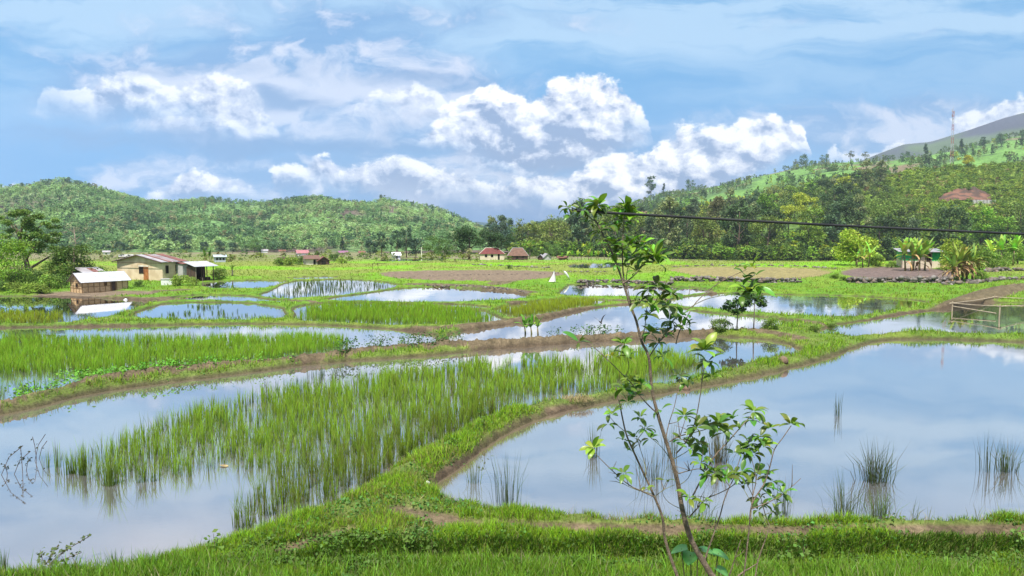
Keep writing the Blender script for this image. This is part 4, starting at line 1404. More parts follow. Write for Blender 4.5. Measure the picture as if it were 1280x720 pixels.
def right_far_wood():
    n = 9000
    px = RNG.uniform(600, 1500, n); Y = 600 + 950 * RNG.random(n) ** 1.1
    x = (px - 640) / FPX * CP * Y
    a = fbm(x * .02, Y * .012, 81, 4)
    open_ = sstep(740, 860, Y) * sstep(.33, .43, a) * sstep(820, 900, px)
    spur = sstep(1080, 1140, px) * (1 - sstep(770, 850, Y))
    dens = np.clip(1 - .93 * open_ - spur, .04, 1) * np.where(Y < 900, 1, .7)
    k = (RNG.random(n) < dens) & ~((spur > .3))
    x, Y, px = x[k], Y[k], px[k]; n = len(x)
    pal = pick_cols(n, [OLIVE, DARK, TEAL, BRIGHT, GREYOL, YELLOW, (.13, .21, .06)], [3, 3, 3, 2, 2, .6, 4])
    wood('hillside_wood', 'mixed dark wood on the upper slopes of the right hillside', x, Y, right_hill_z(x, Y), RNG.uniform(8, 15.5, n) * np.interp(Y, [600, 900, 1400], [1.15, .9, .75]), pal)
    # low scrub on the spur under the mast
    n = 7500
    px = RNG.uniform(1060, 1500, n); Y = RNG.uniform(380, 790, n); x = (px - 640) / FPX * CP * Y
    cutd = np.hypot((px - 1205) / 38, (Y - 500) / 17)
    k = (RNG.random(n) < np.clip((px - 1055) / 60, 0, .9)) & (cutd > 1) & ~((px > 1211) & (px < 1243) & (Y > 472) & (Y < 490))
    x, Y = x[k], Y[k]; n = len(x)
    pal = pick_cols(n, [(.25, .35, .05), (.18, .28, .05), (.31, .38, .06), (.13, .21, .05), (.30, .22, .12)], [4, 4, 2, 1.2, .5])
    wood('hillside_scrub', 'yellow green scrub covering the spur below the mast', x, Y, right_hill_z(x, Y) - .3, RNG.uniform(2.4, 6.0, n), pal, wide=1.6)
    # undergrowth closing the foot of the wood
    n = 3000
    px = RNG.uniform(640, 1400, n); Y = 330 + 90 * RNG.random(n) ** 1.5; x = (px - 640) / FPX * CP * Y
    pal = pick_cols(n, [OLIVE, DARK, BRIGHT, (.15, .25, .045), YELLOW], [3, 3, 2, 3, .5])
    wood('undergrowth', 'dense undergrowth along the foot of the right wood', x, Y, np.maximum(right_hill_z(x, Y), np.where(Y < 400, gz(x, Y), -19)) - .3, RNG.uniform(2.2, 7.5, n), pal, wide=1.3)


right_far_wood()


def hedges():
    n = 5200
    px = RNG.uniform(-300, 640, n); Y = RNG.uniform(165, 420, n); x = (px - 640) / FPX * CP * Y
    row = np.abs(((Y + 14 * fbm(x * .01, Y * .004, 95, 3)) * .045) % 1 - .5)
    k = (row < .06) & (RNG.random(n) < .75 * sstep(.4, .55, fbm(x * .03, Y * .02, 96, 3)) + .12)
    x, Y = x[k], Y[k]; n = len(x)
    pal = pick_cols(n, [(.16, .25, .05), (.24, .31, .06), (.10, .17, .05), (.30, .27, .12)], [3, 3, 2, 1])
    wood('hedge_growth', 'low straggling hedges between the far fields at left', x, Y, gz(x, Y) - .1, RNG.uniform(.7, 2.3, n), pal, wide=1.8)


hedges()


def skyline_trees():
    """trees that stand out one by one on the ridges"""
    variant('ridge round', 'round', 12, 4.4, 700, .9, (.10, .17, .08), 301, m=FOLFAR)
    variant('ridge tall', 'tall', 14, 3.2, 600, .9, (.09, .15, .075), 302, m=FOLFAR)
    variant('ridge cone', 'cone', 13, 3.0, 600, .9, (.085, .14, .075), 303, m=FOLFAR)
    variant('ridge thin', 'spread', 12, 4.5, 350, .8, (.15, .17, .10), 304, m=FOLFAR)
    L = [('tall lone dark tree on the ridge above the top of the sapling', 813, 24, 'ridge tall'), ('smaller dark tree just right of the tall lone ridge tree', 829, 15, 'ridge cone'), ('rounded dark tree on the ridge above the cable middle', 862, 14, 'ridge round'),
         ('thin tree standing first on the bare upper ridge', 992, 12, 'ridge thin'), ('dark clump tree on the upper ridge beside the thin one', 1002, 15, 'ridge round'), ('round ridge tree left of the mast group', 1028, 13, 'ridge round'), ('pale round tree on the ridge before the white cloud', 1060, 15, 'ridge thin'),
         ('flat thin tree on the ridge at the edge of the purple mountain', 1078, 13, 'ridge thin'), ('dark pointed tree left of the mast', 1153, 22, 'ridge cone'), ('dark broad tree left of the mast, below the pointed one', 1128, 16, 'ridge round'), ('dark pointed tree just right of the mast', 1197, 18, 'ridge cone'), ('dark round tree on the slope at the far right edge', 1276, 18, 'ridge round'),
         ('dark tree on the right slope below the purple mountain', 1246, 16, 'ridge round'), ('dark row end tree on the right skyline', 1224, 14, 'ridge tall'), ('small tree on the low end of the right ridge', 700, 14, 'ridge round'), ('feathery tree on the low ridge left of the sapling', 655, 15, 'ridge thin'), ('second feathery tree on the low ridge left of the sapling', 668, 13, 'ridge round')]
    for lab, px, hp, k in L:
        Y = 1450.0 if px > 760 else 1000.0
        if px in (1153, 1128, 1197, 1246, 1224, 1276): Y = 1150.0
        x = (px - 640) / FPX * CP * Y
        z = float(right_hill_z(np.array([x]), np.array([Y]))[0])
        tree('ridge_tree', lab, k, (x, Y, z - .5), hp * Y / FPX / 13.0 * 1.15, px, 'trees standing out on the right ridge')
    L = [('round dark tree alone on the left end of the hill crest', 33, 14, 'ridge round'), ('first crest tree on the top of the left hill', 62, 12, 'ridge round'), ('second crest tree on the top of the left hill', 88, 12, 'ridge tall'), ('crest tree right of the hill top', 113, 10, 'ridge round'), ('crest tree on the falling ridge at left', 150, 11, 'ridge thin'), ('dark crest tree in the dip of the left hill', 190, 9, 'ridge round'),
         ('crest tree left of the second hump of the left hill', 369, 10, 'ridge round'), ('crest tree on the second hump of the left hill', 403, 10, 'ridge tall'), ('broad bluish tree on the third hump of the left hill', 479, 13, 'ridge round'), ('crest tree right of the third hump', 510, 11, 'ridge round'), ('last crest tree before the hill falls to the valley', 534, 9, 'ridge thin')]
    for lab, px, hp, k in L:
        Y = 1040.0; x = (px - 640) / FPX * CP * Y
        tree('ridge_tree', lab, 'ridge round' if k == 'ridge tall' else k, (x, Y, float(left_hill_z(np.array([x]), np.array([Y]))[0]) - 3.5), hp * Y / FPX / 13.0 * .95, px, 'trees standing out on the crest of the left hill')


skyline_trees()


# ------------------------------------------------------------------ trees of the valley floor
def floor_trees():
    variant('pine', 'cone', 11, 2.6, 1300, .5, (.055, .11, .075), 401)
    variant('dark ball', 'round', 9, 4.0, 1300, .55, (.06, .12, .08), 402)
    variant('dark tall', 'tall', 12, 3.2, 1400, .5, (.07, .13, .08), 403)
    variant('umbrella', 'spread', 9, 7.0, 3600, .45, (.055, .11, .035), 404, r0=.3)
    variant('midgreen', 'round', 9, 4.6, 2000, .45, (.12, .22, .05), 405)
    variant('pale', 'spread', 6, 2.2, 500, .35, (.36, .36, .18), 406)
    L = [('round dark blue tree at the foot of the hill, left of the masonry house roof', 133, 318, 13, 'dark ball'), ('dark blue tree above the left end of the masonry roof', 150, 316, 14, 'dark ball'),
         ('leftmost of the dark pines under the long hill', 183, 314, 22, 'pine'), ('dark pine right behind the house roof', 196, 314, 26, 'dark tall'), ('broad dark pine in the middle of the pine group', 209, 315, 26, 'dark ball'), ('tall dark pine in the pine group', 222, 315, 26, 'dark tall'), ('dark pine at the right of the pine group', 233, 316, 22, 'dark ball'),
         ('dark bush tree behind the open shed', 255, 316, 14, 'dark ball'), ('wide dark tree right of the open shed', 274, 317, 17, 'dark ball'), ('dark tree left of the far grey shack', 291, 317, 14, 'dark ball'), ('small bright tree at the foot of the middle hill', 318, 316, 16, 'midgreen'),
         ('dark cone above the shack with the white wall', 428, 317, 20, 'pine'), ('dark round tree left of the tall dark trees', 463, 320, 20, 'dark ball'), ('first tall dark tree of the middle row', 477, 321, 28, 'dark tall'), ('second tall dark tree of the middle row', 496, 322, 32, 'dark tall'), ('third and tallest dark tree of the middle row', 508, 322, 34, 'dark tall'), ('bushy dark tree at the end of the middle row', 520, 322, 24, 'dark ball'),
         ('mid green round tree left of the spreading tree', 540, 323, 26, 'midgreen'), ('second mid green tree left of the spreading tree', 556, 324, 24, 'midgreen')]
    for lab, px, py, hp, k in L:
        x, y, z = on_ground(px, py)
        H = {'pine': 11, 'dark ball': 9, 'dark tall': 12, 'midgreen': 9}[k]
        tree('valley_tree', lab, k, (x, y, z - .2), hp * y / FPX / H * 1.05, px * .7, 'trees along the far side of the valley floor')
    for lab, px, py, hp, sx in (('great dark spreading tree, its left half, behind the red roofed house', 585, 325, 36, 1.0), ('great dark spreading tree, the lower right one over the red roof', 622, 325, 30, 1.0), ('low dark tree under the spreading tree at the left of the red house', 577, 325, 17, .8)):
        x, y, z = on_ground(px, py)
        tree('spreading_tree', lab, 'umbrella', (x, y + 6, z), hp * y / FPX / 9 * 1.05, px, 'dark spreading trees behind the red roofed house', sxy=sx)
    x, y, z = on_ground(586, 325)
    tree('pale_tree', 'small pale bare looking tree left of the red roofed house', 'pale', (x, y - 2, z), 15 * y / FPX / 6, 0)
    for lab, px, py, hp, k in (('bright tree right of the thatched house', 685, 322, 18, 'midgreen'), ('dark tree behind the sheds at the right of the thatched house', 697, 323, 17, 'midgreen'), ('light green bush right of the palm by the thatched house', 671, 323, 13, 'midgreen')):
        x, y, z = on_ground(px, py)
        tree('valley_tree', lab, k, (x, y + 3, z), hp * y / FPX / 9, px, 'trees around the thatched house')
    for k, (px, py, hp) in enumerate(((611, 293, 20), (622, 296, 26), (634, 300, 22), (646, 300, 24), (600, 305, 24), (660, 296, 26))):
        Y = 380 + k * 12.0; x = (px - 640) / FPX * CP * Y; zt = z_at(py - hp * .6, Y)
        z = -2.5
        tree('valley_tree', ['slim tree in the gap of the valley, first from left', 'tall tree in the gap of the valley beside the far blue mountain', 'dark tree right of the far blue mountain gap', 'round tree above the thatched roof', 'low round tree behind the dark spreading tree', 'tree above the right end of the thatched roof'][k], ['dark tall', 'dark tall', 'dark ball', 'midgreen', 'midgreen', 'teal'][k], (x, Y, z), (zt - z) / [12, 12, 9, 9, 9, 13][k], px, 'trees in the gap of the valley')


floor_trees()


def big_left_tree():
    bx, by, bz = on_ground(35, 348)
    sc = by / FPX

    def P(px, py, dy=0.0): return ((px - 35) * sc, dy, (348 - py) * sc)
    rg = random.Random(9)
    t = thing('big_tree', 'large old tree with a broad layered dark crown standing behind the bushes at far left', 'tree', (bx, by, bz - .1))
    mb = MB()
    mb.tube([P(35, 352), P(36, 338), P(33, 322), P(30, 308), P(27, 293), P(22, 280)], [.55, .42, .34, .26, .18, .08], 8)
    for pts in ([P(34, 324), P(45, 312, -1), P(58, 305, -2), P(72, 300, -2)], [P(31, 310), P(38, 296, 1), P(46, 284, 1), P(56, 276, 1)], [P(30, 308), P(20, 292, 1), P(12, 280, 1)], [P(36, 336), P(50, 325, 1), P(62, 318, 1)], [P(28, 296), P(36, 284, -1), P(40, 272, -1)]):
        mb.tube(pts, [.22, .16, .1, .05][:len(pts)], 6, False)
    tr = mb.build('trunk', BARK, t, True)
    cl = []
    for px, py, r in ((14, 272, 5), (20, 268, 6), (28, 266, 7), (36, 266, 7), (44, 270, 6), (52, 274, 5), (58, 278, 5), (65, 275, 5), (34, 276, 6), (24, 277, 5), (46, 280, 6), (54, 284, 4), (18, 280, 4),
                      (40, 297, 5), (47, 295, 6), (55, 300, 6), (62, 304, 6), (70, 296, 6), (76, 292, 5), (82, 291, 4), (66, 310, 5), (50, 308, 6), (42, 304, 5), (58, 312, 5), (38, 290, 4), (74, 302, 5), (34, 308, 4), (30, 284, 6), (40, 281, 6), (26, 294, 5), (50, 289, 6), (22, 288, 5), (58, 292, 5), (66, 284, 4)):
        x, y, z = P(px + rg.uniform(-1, 1), py + rg.uniform(-1, 1), rg.uniform(-3, 3)); cl.append((x, y, z, r * sc * 1.3))
    link('crown', crown_mesh('crown', cl, 7500, .30, (.16, .26, .05), .6, squash=.45), t)
    # neighbours
    variant('bushy', 'bush', 5, 3.2, 3600, .24, (.13, .22, .035), 501, r0=.12)
    variant('bright big', 'round', 8, 4.6, 5200, .26, (.24, .42, .035), 502)
    variant('shrub', 'bush', 2.2, 1.8, 1500, .2, (.18, .29, .045), 503, r0=.06)
    variant('shrub light', 'bush', 1.8, 1.7, 1400, .2, (.26, .37, .06), 504, r0=.05)
    variant('shrub dark', 'bush', 2.4, 1.9, 1500, .2, (.11, .19, .04), 505, r0=.06)
    x, y, z = on_ground(-6, 362); tree('bright_tree', 'bright yellow green tree cut by the left edge of the picture', 'bright big', (x, y, z), 70 * y / FPX / 8, 1.0)
    x, y, z = on_ground(92, 350); tree('bushy_tree', 'dense round bushy tree right behind the bamboo hut', 'bushy', (x, y, z), 46 * y / FPX / 5, .4, sxy=1.15)
    x, y, z = on_ground(62, 351); tree('bushy_tree', 'bushy tree between the big old tree and the bamboo hut', 'bushy', (x, y + 4, z), 36 * y / FPX / 5, 2.4, sxy=1.1)
    S = [('dark shrub under the big old tree', 44, 354, 20, 'shrub dark'), ('low light shrub on the bund at the far left', 20, 366, 15, 'shrub light'), ('light shrub in front of the big old tree', 36, 366, 14, 'shrub light'), ('bright shrub left of the bamboo hut', 52, 367, 14, 'shrub light'), ('mid green shrub behind the light ones', 28, 358, 22, 'shrub'), ('green shrub left of the bushy tree', 62, 361, 20, 'shrub'), ('dark shrub touching the bamboo hut at its left', 76, 360, 18, 'shrub dark'),
         ('tall shrub under the bright tree at the left edge', 10, 358, 24, 'shrub'), ('dark shrub at the left edge under the bright tree', 0, 364, 16, 'shrub dark'), ('light shrub between hut and masonry house', 132, 352, 16, 'shrub'), ('hedge shrub behind the bamboo hut roof', 120, 346, 16, 'shrub dark'),
         ('yellowish bushy shrub in front of the masonry house side wall', 224, 357, 15, 'shrub light'), ('small dark shrub at the corner of the masonry house', 174, 359, 10, 'shrub dark'), ('dry shrub before the open shed', 240, 357, 12, 'shrub light'), ('bush right of the open shed', 274, 349, 16, 'shrub'),
         ('first leafy bush in front of the far shacks', 349, 332, 11, 'shrub'), ('second leafy bush in front of the far shacks', 362, 332, 12, 'shrub light'), ('bush beside the far white walled shack', 374, 331, 11, 'shrub dark'), ('pointed bush right of the far shacks', 418, 327, 12, 'shrub dark'), ('small bush right of the far shacks', 427, 329, 8, 'shrub light'), ('dark small bush on the green field left of the white cloths', 636, 336, 6, 'shrub dark')]
    for lab, px, py, hp, k in S:
        x, y, z = on_ground(px, py)
        tree('shrub', lab, k, (x, y, z - .1), hp * y / FPX / {'shrub': 2.2, 'shrub light': 1.8, 'shrub dark': 2.4}[k], px, 'shrubs around the houses', 'shrub')
    # the leafless tree
    x, y, z = on_ground(97, 340); s = y / FPX
    t = thing('bare_tree', 'leafless pale tree rising above the bushy tree behind the hut', 'tree', (x, y, z))
    mb = MB().tube([(0, 0, 0), (-.1, 0, 30 * s), (-.3, 0, 55 * s)], [.2, .12, .06], 6); mb.build('trunk', PALEBARK, t, True)
    mb = MB()
    for k in range(16):
        f = rg.uniform(.45, 1); a = rg.uniform(0, 6.28); L_ = rg.uniform(.8, 1.9)
        p0 = Vector((-.25 * f, 0, 55 * s * f)); p1 = p0 + Vector((math.cos(a) * L_ * .6, math.sin(a) * L_ * .6, L_ * .35)); p2 = p1 + Vector((math.cos(a) * L_ * .5, 0, L_ * rg.uniform(.1, .6)))
        mb.tube([p0, p1, p2], [.06, .04, .015], 4, False)
    mb.build('branch', PALEBARK, t, True)
    # grey brush fence of dead sticks behind the bushes
    x0, y0, z0 = on_ground(12, 347); x1, y1, z1 = on_ground(32, 346)
    mb = MB()
    for k in range(60):
        f = k / 59; p = Vector((x0 + (x1 - x0) * f, y0 + (y1 - y0) * f + rg.uniform(-.3, .3), min(z0, z1) - .1))
        mb.tube([p, p + Vector((rg.uniform(-.4, .4), 0, rg.uniform(1.4, 2.8)))], [.05, .03], 4)
    tag(mb.build('brush_fence', PALEBARK), 'grey fence of dead sticks under the big old tree', 'fence')


big_left_tree()


# ------------------------------------------------------------------ bananas, palms
def arc_leaf(V, Q, C, base, az, L, W, el0, droop, col, ragged=.25, seg=9, fold=.25):
    """one long leaf: a strip of two halves along a drooping midrib"""
    d = Vector((math.cos(az), math.sin(az), 0)); side = Vector((-math.sin(az), math.cos(az), 0))
    p = Vector(base); el = el0; step = L / seg
    i0 = len(V)
    for k in range(seg + 1):
        t = k / seg
        w = W * .5 * (math.sin(min(1, t * 1.1 + .06) * math.pi) ** .55) * (1 - ragged * random.random())
        if k == seg: w = .01
        up = Vector((-math.sin(el) * d.x, -math.sin(el) * d.y, math.cos(el)))
        for sg in (-1, 0, 1): V.append(tuple(p + side * w * sg + up * abs(sg) * w * fold)); C.append(tuple(x * (1.0 if sg else 1.25) for x in col))
        p = p + (d * math.cos(el) + Vector((0, 0, math.sin(el)))) * step
        el -= droop / seg * (0.5 + t)
    for k in range(seg):
        a = i0 + k * 3
        if not (ragged > .3 and random.random() < .12): Q.append((a, a + 1, a + 4, a + 3))
        if not (ragged > .3 and random.random() < .12): Q.append((a + 1, a + 2, a + 5, a + 4))


def leaf_mesh(name, V, Q, C, m=None):
    return np_mesh(name, np.array(V), np.array(Q), None, m or FOL, np.array(C), np.repeat(RNG.random(len(V) // 3 + 1), 3)[:len(V)])


STEMM = mat('banana_stem', (.20, .22, .08), (.16, .10, .05), .6, 3, .2)
DRYLEAF = foliage_mat('dry_leaf', rough=.9, transl=.15, var=.3, spec=.05)


def banana(label, px, py, hpx, stems, cols, dry=0.0, name='banana_plant', spread=10, loc=None, nleaf=7, group='banana plants', W=.5, upright=.75, cat='banana plant'):
    x, y, z = loc or on_ground(px, py)
    H = hpx * y / FPX; sc = y / FPX
    t = thing(name, label, cat, (x, y, z - .05), 0, group)
    V, Q, C = [], [], []; V2, Q2, C2 = [], [], []
    for k in range(stems):
        sx = (k - (stems - 1) / 2) * spread * sc / max(stems - 1, 1) * 1.0 + random.uniform(-.15, .15) * (stems > 1); sy = random.uniform(-.8, .8) * (stems > 1)
        hs = H * random.uniform(.34, .5); lean = random.uniform(-.12, .12) * hs
        r = max(.06, H * .022)
        MB().tube([(sx, sy, 0), (sx + lean * .4, sy, hs * .5), (sx + lean, sy, hs)], [r * 1.3, r, r * .6], 7).build('stem', STEMM, t, True)
        n = nleaf
        for j in range(n):
            az = j * 2.4 + random.uniform(-.3, .3) + k
            L = H * random.uniform(.5, .68); el = random.uniform(.95, 1.45) if random.random() < upright else random.uniform(.2, .8)
            c = random.choice(cols); c = tuple(v * random.uniform(.75, 1.2) for v in c)
            arc_leaf(V, Q, C, (sx + lean, sy, hs * .97), az, L, W * H / 3.0, el, random.uniform(.3, .9) if el > .9 else random.uniform(.8, 1.8), c, .32)
        for j in range(int(dry * 9)):
            az = random.uniform(0, 6.28); c = random.choice([(.38, .24, .12), (.46, .30, .14), (.22, .13, .08), (.40, .34, .16)])
            arc_leaf(V2, Q2, C2, (sx + lean * .8, sy, hs * random.uniform(.5, 1.0)), az, H * random.uniform(.35, .5), W * H / 5, random.uniform(-.2, .6), random.uniform(1.4, 2.4), c, .5)
    link('leaves', leaf_mesh('leaves', V, Q, C), t)
    if V2: link('dry_leaves', leaf_mesh('dry_leaves', V2, Q2, C2, DRYLEAF), t)
    return t


BG = [(.16, .36, .04), (.22, .44, .05), (.12, .28, .04)]
BY = [(.30, .46, .06), (.22, .42, .05), (.38, .48, .10)]
banana('left young banana plant with a pale upright leaf on the brown bund', 657, 420, 33, 1, BG, spread=4, nleaf=6, W=.62, upright=.45)
banana('right pair of young banana plants with dark and arching leaves on the brown bund', 669, 420, 34, 2, BG, spread=7, nleaf=5, W=.6, upright=.5)
banana('tall banana clump with upright torn leaves in front of the green hut', 1143, 338.5, 47, 5, BY, dry=.35, spread=28, nleaf=9, W=.44, upright=.85)
banana('dry brown banana clump with hanging dead leaves on the purple field', 1203, 351, 50, 6, [(.24, .34, .06), (.34, .36, .08), (.18, .28, .05)], dry=2.6, spread=32, nleaf=8, W=.34, upright=.7)
banana('rightmost banana plant with broad shining leaves', 1254, 332, 42, 3, [(.38, .56, .08), (.26, .46, .06), (.18, .36, .05)], spread=20, nleaf=8, W=.46, upright=.8)
banana('small banana clump growing out of the bushy tree on the purple field', 1078, 334, 34, 3, BY, dry=.4, spread=16, nleaf=5, W=.34, upright=.7)
banana('dark banana plant behind the open shed', 259, 328, 20, 2, [(.09, .20, .04), (.12, .24, .04)], spread=8, nleaf=6, W=.5, upright=.6)
for i, px in enumerate((706, 718, 731, 742, 752, 764, 776)):
    banana(['pale banana clump, first from the left under the right wood', 'second pale banana clump under the right wood', 'third pale banana clump, just left of the sapling stem', 'banana clump behind the sapling stem', 'banana clump right of the sapling stem', 'sixth banana clump under the right wood', 'last banana clump of the row under the right wood'][i], px, 325, 13 + (i * 7) % 5, 2, BY, spread=8, nleaf=6, W=.6, upright=.7, group='row of banana clumps under the wood')


def garden_bushes():
    variant('gold bush', 'bush', 5, 3.4, 3400, .28, (.32, .42, .05), 601, r0=.1)
    variant('garden bush', 'bush', 4, 3.0, 2600, .26, (.20, .32, .05), 602, r0=.1)
    for lab, px, py, hp, k, sx in (('round golden green bushy tree at the left end of the purple field', 1073, 332, 46, 'gold bush', 1.05), ('low green bush between the golden tree and the green hut', 1098, 334, 16, 'garden bush', 1.0), ('small dark bush left of the green hut', 1118, 335, 9, 'garden bush', 1.0),
                                   ('light green bush on top of the dry banana clump', 1203, 338, 40, 'gold bush', .75), ('bush right of the dry banana clump', 1228, 338, 26, 'garden bush', 1.1), ('green bush under the rightmost banana plant', 1246, 336, 20, 'garden bush', 1.2), ('low bush on the stony bank at far right', 1232, 352, 14, 'garden bush', 1.0), ('low dark bush left of the purple field', 1047, 349, 8, 'garden bush', 1.2), ('second low bush left of the purple field', 1058, 352, 7, 'garden bush', 1.2), ('yellow green bush at far right by the wood', 1276, 330, 26, 'garden bush', 1.0)):
        x, y, z = on_ground(px, py)
        tree('garden_bush', lab, k, (x, y + (3 if px == 1203 else 1), z - .1), hp * y / FPX / {'gold bush': 5, 'garden bush': 4}[k] * 1.05, px, 'bushes around the green hut', 'bush', sx)
    # bare hedge row of tiny trees along the far edge of the terraces
    # slim young trees on the bund at the right of the sapling
    for lab, px, py, hp, dark in (('slim young tree with a dark umbrella of leaves on the bund, right one of two', 942, 411, 42, 1), ('slender young tree with a thin trunk on the bund, left one of two', 921, 413, 38, 1)):
        x, y, z = on_ground(px, py); s = y / FPX; H = hp * s
        t = thing('young_tree', lab, 'young tree', (x, y, z), 0, 'young trees on the bund')
        MB().tube([(0, 0, -.1), (.03, 0, H * .5), (0, 0, H * .95)], [.05, .04, .02], 6).build('trunk', PALEBARK, t, True)
        cl = [(random.uniform(-.9, .9), random.uniform(-.6, .6), H * random.uniform(.62, 1.0), .3) for _ in range(14)]
        link('crown', crown_mesh('crown', cl, 420, .28, (.06, .13, .03), .8), t)
    for lab, px, py, hp, wq in (('leafy low bush on the brown bund left of the slim young trees', 900, 412, 16, 1.2), ('dark leafy bush on the bund right of the slim young trees', 964, 411, 16, 1.0), ('small green bush at the corner of the right pond', 1018, 414, 9, 1.3), ('bush on the low bund where the ponds meet', 1040, 410, 8, 1.3)):
        x, y, z = on_ground(px, py)
        tree('bund_bush', lab, 'shrub', (x, y, z - .05), hp * y / FPX / 2.2, px, 'bushes on the bunds', 'bush', wq)


garden_bushes()


def palm(label, px, py, hpx, col, n=16, trunk=.55):
    x, y, z = on_ground(px, py); H = hpx * y / FPX
    t = thing('palm', label, 'palm', (x, y, z))
    MB().tube([(0, 0, -.1), (.1, 0, H * trunk * .5), (.05, 0, H * trunk)], [.16, .12, .1], 7).build('trunk', PALEBARK, t, True)
    V, Q, C = [], [], []
    for k in range(n):
        c = tuple(v * random.uniform(.7, 1.2) for v in col)
        arc_leaf(V, Q, C, (.05, 0, H * trunk), k * 2.4, H * .55, H * .09, random.uniform(.5, 1.4), random.uniform(1.2, 2.2), c, .5, 8, .5)
    link('fronds', leaf_mesh('fronds', V, Q, C), t)


palm('golden green palm leaning on the right side of the thatched roof', 662, 324, 24, (.20, .27, .04))
palm('young palm by the grey posts right of the open shed', 290, 345, 20, (.16, .24, .05), 12, .4)

# ------------------------------------------------------------------ houses
BAMBOO = mat('woven_bamboo', (.66, .48, .28), (.48, .32, .17), .8, 2.2, .5, 30, stretch=(1, 1, 6))
BAMBOODK = mat('bamboo_batten', (.26, .16, .08), (.16, .10, .05), .8, 4)
PLASTER = mat('stained_plaster', (.72, .58, .42), (.55, .42, .28), .9, .7, .2, 6)
PLASTERW = mat('white_plaster', (.72, .68, .60), (.56, .50, .42), .9, .9, .15)
ZINCW = mat('pale_zinc', (.54, .55, .58), (.42, .43, .47), .45, 1.2, .1, spec=.5)
ZINCG = mat('grey_zinc', (.42, .40, .42), (.30, .27, .28), .5, .9, .15, spec=.5)
RUST = mat('rusty_zinc', (.24, .10, .08), (.17, .08, .065), .7, 1.5, .2)
REDROOF = mat('red_roof', (.17, .042, .038), (.12, .034, .032), .6, 1.0, .2)
THATCH = mat('brown_roof_sheet', (.20, .115, .085), (.14, .085, .065), .9, 1.5, .4, 8, stretch=(1, 3, 1))
DKWOOD = mat('dark_boards', (.10, .06, .045), (.055, .035, .03), .85, 3, .3)
DOORM = mat('orange_brown_door', (.42, .17, .06), (.30, .11, .04), .6, 2, .1)
BLACKM = mat('dark_opening', (.012, .010, .010), (.02, .016, .014), .9)
GREENP = mat('green_paint', (.03, .42, .12), (.02, .32, .10), .6, 1.5)
CREAM = mat('cream_wall', (.66, .56, .44), (.55, .46, .35), .85, 1.0)
CONC = mat('concrete', (.46, .45, .44), (.32, .31, .30), .9, 1.2, .3)
PINKR = mat('pink_roof', (.42, .18, .19), (.34, .15, .16), .6, 1)
PURPR = mat('purple_roof', (.28, .13, .22), (.22, .10, .18), .6, 1)
WHITEP = mat('white_paint', (.80, .80, .80), (.66, .67, .68), .6, 1)
BLUEG = mat('blue_grey_wall', (.46, .52, .58), (.38, .43, .50), .8, 1)


class Frame:
    """nearest bottom corner at a pixel, right face turned th degrees away; lengths solved from the far corners' pixels"""
    def __init__(s, px, py, th, pxr, pxl, z=None):
        if z is None: x, y, z = on_ground(px, py)
        else: x, y, z = unp(px, py, z)
        s.o = (x, y, z); s.th = math.radians(th) + math.atan((640 - px) / FPX)
        c, n = math.cos(s.th), math.sin(s.th)
        tr, tl = (pxr - 640) / FPX * CP, (pxl - 640) / FPX * CP
        s.R = (tr * y - x) / (c - tr * n)          # along (c, n)
        s.L = (tl * y - x) / (-n - tl * c)         # along (-n, c)
        s.R = float(np.clip(s.R, .8, 60))
        if not .4 < s.L < 2.2 * s.R + 4: s.L = max(.8 * s.R, 1.5)
        s.m = y / FPX                              # metres per pixel at the corner

    def root(s, name, label, cat, group=None):
        return thing(name, label, cat, s.o, s.th, group)


def sheet_roof(mb, a, b, c, d, t=.06):
    mb.slab([a, b, c, d], t)


def ribs(parent, a, b, c, d, n, m, name='roof_rib'):
    """corrugation ribs running from edge ab to edge dc"""
    a, b, c, d = map(Vector, (a, b, c, d)); mb = MB()
    nr = (b - a).cross(d - a).normalized() * .02
    for k in range(n + 1):
        f = k / n; mb.tube([a.lerp(b, f) + nr, d.lerp(c, f) + nr], .022, 4)
    return mb.build(name, m, parent)


